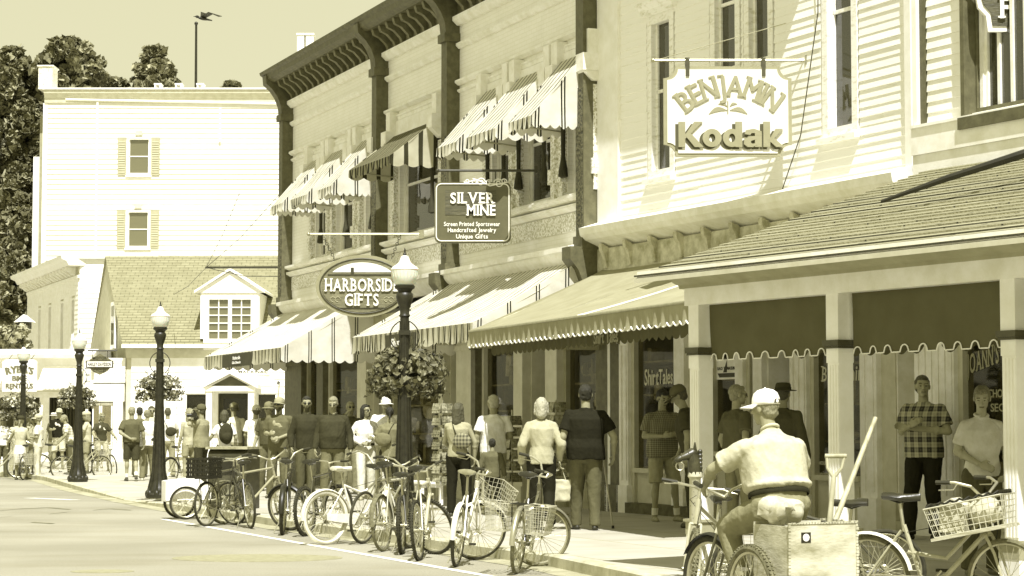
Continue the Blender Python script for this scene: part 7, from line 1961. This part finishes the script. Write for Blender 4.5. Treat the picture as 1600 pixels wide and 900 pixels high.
    bm_ = bottom if not isinstance(bottom, float) else cloth(bottom)
    link('skirt' if skirt else ('shorts' if shorts else 'trousers'), remesh(b, cv, 3, folds), bm_, t)
    # ---- top
    b = MB(); g = .014
    wf = (.92 if fem else 1.0); sw2 = (J['sh', 1] - J['sh', 0]).length / 2
    tk = belt is not None
    secs = [(J['pel'] - up * ((.045 + longtop) if not tk else -.085) * k, (.176 if not tk else .160) * wr * k, (.128 if not tk else .122) * w ** 1.2 * k), (J['pel'] + up * (.04 if not tk else .11) * k, .178 * wr * wf * k, .130 * w ** 1.35 * k), (J['wst'] + fwd * (w - 1) * .08 * k, .172 * wr * wf * wf * k, .122 * w ** 1.5 * k),
            (J['chs'] - up * .06 * k + fwd * .012 * k, .178 * wr * k, (.128 if not fem else .138) * w ** 1.25 * k), (J['chs'] + up * .06 * k, max(.178 * wr * k, sw2 * .96), (.124 if not fem else .134) * w * k), (J['chs'] + up * .115 * k, sw2 * .84, .095 * w * k), (J['nk'] - up * .035 * k, sw2 * .46, .074 * k), (J['nk'] - up * .0 * k, .068 * k, .062 * k)]
    vs_ = []; NS = 24
    for c_, hx, hy in secs:
        for q in range(NS):
            a = 2 * PI * q / NS; ca, sa = math.cos(a), math.sin(a); e_ = .88
            vs_.append(c_ + rgt * hx * math.copysign(abs(ca) ** e_, ca) + fwd * hy * math.copysign(abs(sa) ** e_, sa))
    n_ = len(secs); b.add(vs_, [tuple(range(NS - 1, -1, -1)), tuple((n_ - 1) * NS + q for q in range(NS))] + [(i * NS + q, i * NS + (q + 1) % NS, (i + 1) * NS + (q + 1) % NS, (i + 1) * NS + q) for i in range(n_ - 1) for q in range(NS)])
    for i in (0, 1): b.cap(J['nk'] - up * .045 * k, J['sh', i], .045 * k, .052 * k * w ** .3, 10)
    for i in (0, 1):
        ru = (.061 if not fem else .052) * w ** .5
        if sleeve == 'none': b.cap(J['sh', i], J['sh', i].lerp(J['el', i], .1), .052 * k, .05 * k, 10)
        elif sleeve == 'short':
            E = J['sh', i].lerp(J['el', i], .72); b.cap(J['sh', i], J['sh', i].lerp(E, .5), ru * k, (ru + .002) * k, 12); b.tube([J['sh', i].lerp(E, .25), E], [(ru + .002) * k, (ru + .014) * k], 14)
        else:
            b.cap(J['sh', i], J['el', i], ru * k, .062 * k, 12); b.cap(J['el', i], J['el', i].lerp(J['wr', i], .8), .062 * k, .048 * k, 12); b.tube([J['el', i].lerp(J['wr', i], .6), J['el', i].lerp(J['wr', i], .97)], [.052 * k, .046 * k], 12)
    me = remesh(b, cv, 3, folds)
    tm = pattern or (top if not isinstance(top, float) else cloth(top))
    so = link('shirt' if not fem else 'top', me, tm, t)
    if collar:
        c_ = MB(); pts = []
        for a in range(-150, 151, 20): pts.append(J['nk'] + rgt * .062 * k * math.sin(R(a)) - fwd * .058 * k * math.cos(R(a)) + up * (.012 + .018 * math.cos(R(a))) * k)
        c_.tube(pts, .014 * k, 6); link('collar', remesh(c_, .006, 1), tm, so)
    if print_:
        c_ = MB()
        R0 = MB(Matrix.Translation(J['chs'] + fwd * (.128 * w) * k) @ B3.to_4x4()); R0.ell((0, 0, 0), (.075, .012, .045), 12, 6); R0.ell((.06, 0, .04), (.03, .012, .05), 8, 6); R0.ell((-.05, 0, -.03), (.05, .012, .025), 8, 6)
        R0.build('shirt_print', cloth(print_), so, True)
    if belt is not None:
        c_ = MB(); n_ = 28
        ring_ = lambda g_, z_: [J['pel'] + up * z_ * k + rgt * (.146 * wr + g_) * k * math.cos(2 * PI * q / n_) * 1.04 + fwd * (.103 * w ** 1.3 + g_) * k * math.sin(2 * PI * q / n_) * 1.04 for q in range(n_)]
        vs_ = ring_(.016, .042) + ring_(.020, .048) + ring_(.020, .072) + ring_(.016, .078)
        c_.add(vs_, [(r_ * n_ + q, r_ * n_ + (q + 1) % n_, (r_ + 1) * n_ + (q + 1) % n_, (r_ + 1) * n_ + q) for r_ in range(3) for q in range(n_)]); c_.build('belt', cloth(belt), t, True)
    # ---- shoes
    sm_ = mat('shoe_%d' % int(shoev * 100), shoev, .5, .3, 20, .1, 40)
    for i in (0, 1):
        an, fd = J['an', i], J['fd', i]; c_ = MB(); dn = Vector((0, 0, -.062)) * k
        c_.cap(an + dn - fd * .045 * k, an + dn + fd * .06 * k, .036 * k, .040 * k, 12); c_.cap(an + dn + fd * .06 * k, an + dn + fd * .15 * k - Vector((0, 0, .006)), .040 * k, .028 * k, 12); c_.cap(an - Vector((0, 0, .05)) * k, an - Vector((0, 0, .01)), .038 * k, .036 * k, 10)
        def flat(me, zf_=an.z - .088 * k):
            for v in me.vertices:
                if v.co.z < zf_: v.co.z = zf_
        so_ = link('shoe', remesh(c_, .009, 1), sm_, t, flat)
        if socks: c_ = MB(); c_.tube([an + Vector((0, 0, 0)), an.lerp(J['kn', i], .22)], [.042 * k, .044 * k], 10); c_.build('sock', cloth(.75), so_, True)
    # ---- hair, hat, glasses
    if hair:
        c_ = MB(Hm); 
        c_.ell((0, -.024, .034), (.0835, .094, .0965), 18, 12)
        if hair == 'short': c_.ell((0, -.05, -.02), (.074, .055, .06), 12, 8); c_.ell((0, .045, .085), (.058, .035, .028), 10, 6)
        if hair == 'bald': c_ = MB(Hm); c_.ell((0, -.035, -.01), (.083, .075, .05), 16, 10)
        if hair in ('long', 'bob'):
            L_ = -.20 if hair == 'long' else -.12
            for sg in (-1, 1): c_.cap((sg * .062, -.02, .03), (sg * .078, -.012, L_ + .03), .042, .034, 10)
            c_.cap((0, -.06, .02), (0, -.075, L_), .078, .066, 12); c_.cap((-.04, -.06, 0), (-.045, -.06, L_), .045, .035, 10); c_.cap((.04, -.06, 0), (.045, -.06, L_), .045, .035, 10); c_.ell((0, .04, .088), (.062, .042, .03), 10, 6)
        if hair == 'curly':
            for q in range(26):
                a = rnd.uniform(0, 6.28); z_ = rnd.uniform(-.06, .10); rr = .085 * math.sqrt(max(.05, 1 - ((z_ - .02) / .12) ** 2)); y_ = rr * math.sin(a) * 1.1 - .02
                if y_ > .045 and z_ < .06: continue
                c_.ell((rr * math.cos(a), y_, z_), .026, 8, 6)
        if hair == 'tail': c_.cap((0, -.10, .03), (0, -.14, -.10), .030, .018, 10); c_.ell((0, .04, .085), (.06, .04, .028), 10, 6)
        if hair == 'bun': c_.ell((0, -.125, .04), (.042, .040, .042), 10, 8); c_.ell((0, .045, .086), (.062, .040, .03), 10, 6); c_.ell((.05, .0, .02), (.036, .06, .06), 8, 6); c_.ell((-.05, .0, .02), (.036, .06, .06), 8, 6)
        hh = remesh(c_, max(.006, vox * .8), 1, lambda co: noise.noise(co * 38) * .006)
        link('hair', hh, M_hair[hv], t)
    if hat:
        c_ = MB(Hm); hm_ = cloth(hatv)
        if hat in ('cap', 'capback'):
            sg = 1 if hat == 'cap' else -1
            c_.lathe([(.098, .0), (.100, .02), (.097, .05), (.084, .085), (.056, .108), (.02, .118), (.001, .119)], (0, -.016, .028), 20, True, .93, 1.08)
            n_ = 12
            def brim(u, v): a = (u - .5) * PI * .95; rr = .085 + .075 * v; return (rr * .86 * math.sin(a), sg * (rr * math.cos(a) * (1.0 + .35 * v)) - .012, .040 - .020 * v * v - .012 * (2 * u - 1) ** 2)
            c_.grid(brim, n_, 5); c_.grid(lambda u, v: tuple(Vector(brim(1 - u, v)) - Vector((0, 0, .006))), n_, 5)
            c_.ell((0, -.016, .148), .008, 6, 4); ho = c_.build('cap', hm_, t, 'all')
            if hat == 'cap':
                q = MB(Hm); q.prism([(-.035, .035), (-.03, .06), (0, .072), (.03, .06), (.035, .035)], -.121, -.117, 'y'); q.build('cap_opening', M_hair[.10], ho)
        elif hat == 'brim':
            c_.lathe([(.165, .030), (.168, .036), (.10, .046), (.099, .06), (.094, .10), (.080, .125), (.04, .128), (.001, .122)], (0, -.01, .010), 24, True, .95, 1.1); c_.build('hat', hm_, t, 'all')
            q = MB(Hm); q.lathe([(.101, .05), (.100, .072)], (0, -.01, .010), 24, False, .955, 1.105); q.build('hat_band', cloth(.06), t.children[-1], 'all')
        elif hat == 'helmet':
            c_.lathe([(.102, .02), (.112, .03), (.110, .07), (.092, .11), (.05, .135), (.001, .14)], (0, -.014, .022), 20, True, .92, 1.22)
            for q in (-.045, 0, .045): c_.cap((q, -.10, .12), (q, .07, .135), .014, .014, 8)
            c_.build('helmet', hm_, t, 'all')
    if glasses:
        c_ = MB(Hm)
        for sg in (-1, 1): c_.ell((sg * .030, .092, .008), (.023, .010, .017), 12, 6); c_.tube([(sg * .052, .085, .014), (sg * .080, .0, .012)], .0028, 5)
        c_.tube([(-.012, .100, .012), (.012, .100, .012)], .003, 5); c_.build('sunglasses' if glasses is True else 'glasses', M_black if glasses is True else M_mid, t, True)
    bpy.context.view_layer.update()
    t_info[t.name] = (J, B3, k, Hm)
    if bag:
        kind, side, v = bag
        if kind == 'backpack':
            o = thing('backpack', v[1], 'backpack', t.location, t.rotation_euler.z); c_ = MB(Matrix.Translation(J['chs'] - fwd * .20 * k - up * .05 * k) @ B3.to_4x4()); c_.ell((0, 0, 0), (.15, .10, .22), 16, 12); c_.ell((0, -.07, -.07), (.11, .06, .10), 12, 8); link('pack', remesh(c_, .012, 2, folds), cloth(v[0]), o)
            c_ = MB()
            for sg in (-1, 1): c_.piece(sg); c_.tube([J['chs'] + rgt * sg * .10 * k - fwd * .16 * k + up * .1, J['chs'] + rgt * sg * .125 * k + up * .185 * k - fwd * .03, J['chs'] + rgt * sg * .12 * k + fwd * .13 * k + up * .05], .014, 6)
            c_.build('strap', cloth(v[0]), o, True, split=True)
        elif kind == 'hand':
            o = thing('shopping_bag', v[1], 'bag', t.location, t.rotation_euler.z); W0 = J['wr', side] + J['hd', side] * .10 * k
            c_ = MB(); c_.prism([(-.13, -.42), (.13, -.42), (.15, -.14), (-.15, -.14)], -.05, .05, 'y'); c_.v = [tuple(Vector(q) + W0) for q in c_.v]; link('sack', remesh(c_, .014, 2, lambda co: noise.noise(co * 16) * .014), cloth(v[0]), o)
            c_ = MB(); c_.tube([W0 + Vector((-.08, 0, -.15)), W0 + Vector((-.03, 0, .0)), W0 + Vector((.03, 0, .0)), W0 + Vector((.08, 0, -.15))], .006, 5); c_.build('handle', cloth(v[0]), o)
        elif kind == 'shoulder':
            sg = -1 if side == 0 else 1
            o = thing('shoulder_bag', v[1], 'bag', t.location, t.rotation_euler.z); P_ = J['pel'] + rgt * sg * -.10 * k - fwd * .16 * w * k + up * .20 * k
            c_ = MB(Matrix.Translation(P_) @ B3.to_4x4()); c_.ell((0, 0, 0), (.15, .055, .12), 14, 10); link('pouch', remesh(c_, .012, 2, folds), v[2] if len(v) > 2 else cloth(v[0]), o)
            c_ = MB(); c_.tube([P_ + up * .08 + rgt * sg * .08, J['chs'] - fwd * .13 * w * k + rgt * sg * .04 + up * .08, J['nk'] + rgt * sg * .09 * k - up * .01 + fwd * -.02], .009, 5); c_.build('strap', cloth(.05), o, True)
    return t
t_info = {}
def hat_s(s): return WALKZ
PL = lambda px, s: gs(px, s, WALKZ)
G1 = 'people on the sidewalk'
pl_plaid = plaid('bold_plaid', .02, .38, 62, 52); pl_check = plaid('fine_check', .08, .26, 240, 220); pl_flor = plaid('mottled_bag', .05, .30, 130, 110)
# --- rider of the cargo tricycle (in the trike's frame directions)
hd_ang = math.degrees(math.atan2(-hd.x, hd.y))      # facing
P0 = Vector(wp(.36, -.09, 0)); 
pos = {'pel': (0, 0, .99), 'wst': (0, .03, 1.13), 'chs': (0, .09, 1.32), 'nk': (0, .13, 1.50), 'hc': (-.02, .17, 1.655), ('sh', 0): (-.205, .11, 1.375), ('sh', 1): (.205, .11, 1.375),
       ('el', 0): (-.36, .33, 1.22), ('wr', 0): (-.33, .50, 1.10), ('hd', 0): (.12, .75, -.35), ('el', 1): (.36, .30, 1.20), ('wr', 1): (.33, .46, 1.09), ('hd', 1): (-.1, .8, -.35),
       ('hp', 0): (-.11, .02, .94), ('hp', 1): (.11, .02, .94), ('kn', 0): (-.20, .48, .86), ('kn', 1): (.16, .42, .66), ('an', 0): (-.16, .36, .50), ('an', 1): (.13, .36, .28)}
pos[('kn', 0)] = (-.17, .45, .80); pos[('an', 0)] = (-.14, .30, .42); pos[('kn', 1)] = (.15, .46, .66); pos[('an', 1)] = (.13, .26, .26)
person('heavy man in white cap and pale polo shirt riding the cargo tricycle, seen from behind', (P0.x, P0.y, 0), hd_ang, 1.75, 1.38, top=cloth(.52), bottom=cloth(.26), hair='short', hv=.30, hat='cap', hatv=.85, vox=.008, pose=pos, belt=.03, collar=True, head=(22, -4), shoev=.06, z=-.06)
# --- front row near the bicycles
person('stout man in big black short sleeved shirt and jeans walking away with a cane', PL(915, 121), 4, 1.86, 1.32, arms=('hang', ((.29, -.04, 1.14), (.31, .06, .90), (0, .3, -1))), legs=('fwd', 'stand'), top=.018, bottom=.12, hair='short', hv=.03, shoev=.03, longtop=.06, head=(-6, 0))
person('blonde woman in pale jacket and black trousers walking away beside the man in black', PL(846, 121), 3, 1.70, 1.08, True, ('hang', 'bag'), ('stand', 'back'), top=.42, bottom=.018, sleeve='long', hair='bob', hv=.72, shoev=.12, longtop=.04, bag=('hand', 1, (.5, 'pale cloth shopping bag held by the blonde woman')))
bpy.context.view_layer.update()
o = thing('cane', 'pale walking cane held in the right hand of the man in black', 'cane', PL(951, 119)); b = MB(); b.tube([(.05, 0, 0), (-.01, 0, .45), (-.07, -.02, .90)], .011, 8); b.build('shaft', M_steel, o, True); b = MB(); b.tube([(-.07, -.02, .90), (-.08, -.06, .94), (-.09, -.13, .93)], .014, 8); b.build('handle', M_black, o, True); b = MB(); b.lathe([(.02, 0), (.018, .04)], (.05, 0, 0), 10); b.build('tip', M_black, o)
person('woman in sleeveless top with patterned bag on her back, black trousers', PL(716, 105), -12, 1.68, 1.05, True, ('bars', 'hang'), ('stand', 'rel'), top=.36, bottom=.018, sleeve='none', hair='long', hv=.10, shoev=.05, bag=('shoulder', 0, (.2, 'patterned dark shoulder bag of the woman in the sleeveless top', pl_flor)))
person('elderly man with white hair and bright white polo shirt facing the shop window', PL(771, 102), 18, 1.80, 1.1, arms=('hang', 'bent'), top=.86, bottom=.42, hair='short', hv=.72, shoev=.5, longtop=.02)
person('small boy in dark jacket standing behind the elderly man in white', PL(769, 104), 0, 1.14, 1.05, arms=('hang', 'hang'), top=.13, bottom=.02, sleeve='long', hair='short', hv=.03, shoev=.04, longtop=.05, vox=.008)
person('heavy man in checked shirt and pale shorts looking down at a phone', PL(1034, 111), 200, 1.84, 1.2, arms=('bent', 'bent'), top=.3, pattern=pl_check, bottom=.34, shorts=True, hair='short', hv=.03, shoev=.3, socks=True, head=(8, -22), longtop=.06, legs=('wide', 'stand'))
person('man in dark T-shirt bending forward, partly behind the first porch post', PL(1084, 118), 75, 1.88, 1.15, arms=('hang', ((.26, .12, 1.12), (.24, .22, .86), (0, .3, -1))), top=.07, bottom=.06, hair='short', hv=.10, hat='cap', hatv=.12, lean=14, head=(0, -30))
person('grey haired man in dark printed T-shirt right of the first porch post, facing right', PL(1150, 126), -62, 1.84, 1.1, arms=('hang', 'pocket'), top=.10, bottom=.20, hair='short', hv=.30, shoev=.06, head=(-14, 0), print_=None, glasses='c')
person('person in wide brimmed dark hat behind the rider of the tricycle', PL(1222, 124), -35, 1.86, 1.12, arms=('hang', 'hang'), top=.09, bottom=.05, hair='short', hv=.10, hat='brim', hatv=.07, sleeve='long')
DR = Kf.w(ka(1428), -.15, 0)
person('man in bold plaid shirt standing with raised folded arms in the porch shade', gs(1442, 131, WALKZ), 148, 1.93, 1.2, legs=('stand', 'fwd'), arms=('cross', ((.26, -.02, 1.14), (.02, .24, 1.22), (-.8, .2, .5))), top=.3, pattern=pl_plaid, bottom=.02, hair='short', hv=.10, shoev=.03, head=(28, 0), skin=M_skin, z=0, longtop=.04, vox=.008)
person('young woman in pale polo shirt looking down, left of the last porch post', gs(1532, 172, WALKZ), 188, 1.70, 1.04, True, (((.24, -.04, 1.14), (.16, .20, .98), (-.4, .6, -.6)), ((.24, -.04, 1.14), (.10, .22, 1.03), (-.8, .4, -.3))), top=.78, bottom=.12, hair='bun', hv=.30, shoev=.2, head=(-24, -20), collar=True, skin=M_skinp, vox=.008)
# --- men walking towards us
person('bearded man in cap, sunglasses and dark printed T-shirt holding something at his waist', PL(437, 84), 172, 1.84, 1.12, arms=('belly', 'bent'), top=.13, bottom=.14, hair='short', hv=.10, hat='cap', hatv=.35, glasses=True, head=(-10, 4), print_=.34, beard=True, longtop=.04)
person('dark haired man in sunglasses and dark buttoned long sleeved shirt', PL(480, 86), 180, 1.86, 1.06, arms=('hang', 'hang'), top=.045, bottom=.10, sleeve='long', hair='short', hv=.03, glasses=True, legs=('fwd', 'stand'), collar=True, beard=True, longtop=.05)
person('older grey haired man in dark pullover looking down at the bicycles', PL(521, 88), 182, 1.84, 1.28, arms=('hang', 'hang'), top=.055, bottom=.16, sleeve='long', hair='short', hv=.55, glasses='c', head=(-6, -16), longtop=.03, collar=True)
person('man partly hidden behind the older man in dark pullover', PL(548, 80), 190, 1.80, 1.1, arms=('hang', 'face'), top=.10, bottom=.25, hair='short', hv=.30, sleeve='long', glasses=True)
person('dark haired woman in bright white blouse and cream trousers, looking right', PL(572, 86), 190, 1.72, 1.04, True, ('bent', 'belly'), ('stand', 'fwd'), top=.86, bottom=.66, sleeve='long', hair='bob', hv=.03, glasses=True, shoev=.4, belt=.05, head=(38, 0))
person('man in white shirt and white hat seen from behind, left of the nearest lamp', PL(603, 82), 5, 1.86, 1.2, arms=('hang', 'hang'), top=.86, bottom=.5, hair='short', hv=.72, hat='capback', hatv=.8)
person('girl in grey T-shirt with crossed bag straps seen from behind, beside the nearest lamp', PL(609, 90), -4, 1.66, 1.0, True, ('belly', 'belly'), top=.20, bottom=.04, hair='tail', hv=.03, longtop=.08, shoev=.05, bag=('shoulder', 1, (.18, 'small grey sling bag on the back of the girl in grey')))
# --- around the litter bin
person('woman in white shirt carrying a dark backpack, seen from behind at the bin', PL(352, 74), 18, 1.66, 1.0, True, ('out', 'hang'), top=.84, bottom=.10, hair='bob', hv=.10, longtop=.03, bag=('backpack', 0, (.04, 'dark backpack worn by the woman in white at the bin')))
person('curly haired person in backward cap and pale shirt beyond the backpack', PL(366, 70), 8, 1.82, 1.05, arms=('hang', 'hang'), top=.60, bottom=.3, hair='curly', hv=.10, hat='cap', hatv=.30, shorts=True)
person('man in white cap and white T-shirt standing right of the bin, back turned', PL(400, 72), -20, 1.76, 1.0, arms=('bent', 'bent'), top=.86, bottom=.08, hair='short', hv=.10, hat='cap', hatv=.62, longtop=.06, head=(40, 0), shoev=.1)
person('person behind the bearded man, only cap brim and arm showing', PL(421, 76), 160, 1.80, 1.1, arms=('hang', 'hang'), top=.09, bottom=.12, hair='short', hv=.10, hat='cap', hatv=.2)
person('man in cap and grey T-shirt holding a camera to his eyes', PL(316, 75), 66, 1.76, 1.1, arms=('up', 'up'), top=.28, bottom=.05, hair='short', hv=.10, hat='cap', hatv=.12, head=(0, 4), longtop=.04)
person('blonde woman in shorts behind the man with the camera', PL(297, 70), 40, 1.72, 1.0, True, ('hang', 'bent'), top=.45, bottom=.30, shorts=.6, hair='long', hv=.55, sleeve='none')
o = thing('camera', 'black camera held up by the man in the cap', 'camera', PL(304.5, 75.5) + Vector((0, 0, 1.55))); b = MB(); b.box(-.05, .05, -.07, .07, -.045, .045); b.box(-.02, .03, -.03, .03, .045, .065); b.build('camera_body', M_black, o); b = MB(); b.tube([(-.05, 0, 0), (-.15, 0, 0)], [.035, .04], 12); b.build('lens', M_black, o, True)
# --- between the two left lamps
person('older man in dark shirt and dark shorts walking away, left of the second lamp', PL(207, 64.5), 14, 1.78, 1.15, arms=('behind', 'hang'), legs=('stand', 'back'), top=.11, bottom=.06, shorts=True, hair='short', hv=.55, socks=True, shoev=.06, vox=.012)
person('heavy woman in bright white shirt and grey trousers walking away', PL(231, 64), -6, 1.72, 1.28, True, ('hang', 'hang'), ('stand', 'fwd'), top=.88, bottom=.22, hair='short', hv=.30, shoev=.6, vox=.012, longtop=.06)
person('man in sunglasses facing us beyond the walking older couple', PL(238, 59), 185, 1.84, 1.05, arms=('hang', 'hang'), top=.55, bottom=.3, hair='short', hv=.10, glasses=True, vox=.012)
person('dark haired person ahead of the older man, mostly hidden', PL(219, 60), 5, 1.80, 1.0, arms=('hang', 'hang'), top=.14, bottom=.1, hair='short', hv=.03, vox=.012)
person('person in white shirt with a shoulder bag right of the second lamp', PL(263, 60), 5, 1.78, 1.05, arms=('hang', 'bars'), top=.84, bottom=.36, hair='short', hv=.10, vox=.012, bag=('shoulder', 0, (.05, 'dark bag at the back of the person right of the second lamp')))
# --- far corner
person('woman in sunglasses and dark printed T-shirt beside her bicycle', PL(160, 53.5), 200, 1.70, 1.05, True, ('out', 'bars'), ('wide', 'stand'), top=.06, bottom=.55, shorts=.7, hair='bob', hv=.30, glasses=True, print_=.7, vox=.012, shoev=.15)
person('person in helmet holding a bicycle just right of the third lamp', PL(137, 56), 95, 1.70, 1.0, True, ('bars', 'face'), ('stand', 'wide'), top=.50, bottom=.30, shorts=.8, hair='bob', hv=.30, hat='helmet', hatv=.5, vox=.012)
person('cyclist in pale patterned top leaning on the bars, left of the third lamp', PL(112, 57), 110, 1.66, 1.0, True, ('bars', 'bars'), ('stand', 'wide'), top=.52, bottom=.12, hair='tail', hv=.30, lean=16, vox=.012, pattern=plaid('pale_print', .3, .75, 90, 90))
person('man in black T-shirt with sunglasses behind the third lamp', PL(94, 50.5), 175, 1.84, 1.12, arms=('hang', 'bent'), top=.025, bottom=.6, shorts=True, hair='short', hv=.10, hat='cap', hatv=.5, glasses=True, print_=.7, vox=.012)
person('woman in white hat and dark vest left of the man in black T-shirt', PL(86, 50), 165, 1.72, 1.1, True, ('hang', 'hang'), ('fwd', 'stand'), top=.10, bottom=.25, shorts=True, hair='bob', hv=.72, hat='brim', hatv=.8, vox=.012)
person('man in cream cap and cream shirt, facing left, hands raised', gs(62, 57, 0), 84, 1.76, 1.05, arms=('bent', 'face'), top=.70, bottom=.62, hair='short', hv=.30, hat='cap', hatv=.5, shoev=.05, vox=.012, longtop=.05, z=0)
person('fair haired man with glasses facing the man in the cream cap', gs(46, 55, 0), 225, 1.80, 1.05, arms=('bent', 'belly'), top=.45, bottom=.3, hair='short', hv=.55, glasses=True, vox=.012)
person('person in dark helmet, pale top and white skirt seen from behind', gs(34, 57.5, 0), -10, 1.70, 1.05, True, ('out', 'bent'), ('stand', 'wide'), top=.52, bottom=.80, skirt=True, hair='tail', hv=.30, hat='helmet', hatv=.05, vox=.012, sleeve='none')
person('woman peering from behind the person in the dark helmet', gs(28, 53, 0), 190, 1.72, 1.0, True, ('hang', 'hang'), top=.5, bottom=.4, hair='long', hv=.55, glasses=True, vox=.012)
person('woman in white blouse and sunglasses at the left edge of the picture', gs(6, 55, 0), 190, 1.72, 1.0, True, ('bars', 'hang'), top=.84, bottom=.12, hair='long', hv=.55, glasses=True, vox=.012, sleeve='long')

flush()
# ============================================================ the other side of the street, seen only as reflections in the shop glass
for i, (y0, y1, h, v, lab) in enumerate([(6, 22, 4.5, .85, 'long white shop across the street, mirrored in the glass'), (24, 34, 4, .6, 'cream low shop across the street, mirrored in the glass'), (37, 55, 5, .85, 'white inn across the street, mirrored in the glass')]):
    o = thing('shop_building', lab, 'building', (-21, y0, 0)); b = MB(); D = y1 - y0
    ops_ = [(k * 2.4 + .6, k * 2.4 + 1.9, z_, z_ + 1.7) for k in range(int(D / 2.4)) for z_ in ([.8, 4.2] if h > 16 else [.8])]
    for c in cells(0, D, 0, h, ops_): b.box(-.3, 0, c[0], c[1], c[2], c[3])
    b.box(-8, -.31, 0, D, h - .2, h); b.box(-8, -.31, 0, .3, 0, h - .2); b.box(-8, -.31, D - .3, D, 0, h - .2)
    b.build('wall', mat('across_wall_%d' % i, v, .8, .2, 2, .1), o)
    for q in ops_:
        g_ = MB(); g_.box(-.25, -.2, q[0], q[1], q[2], q[3]); g_.build('window', mat('across_glass', .04, .1, .2, 2, 0), o)
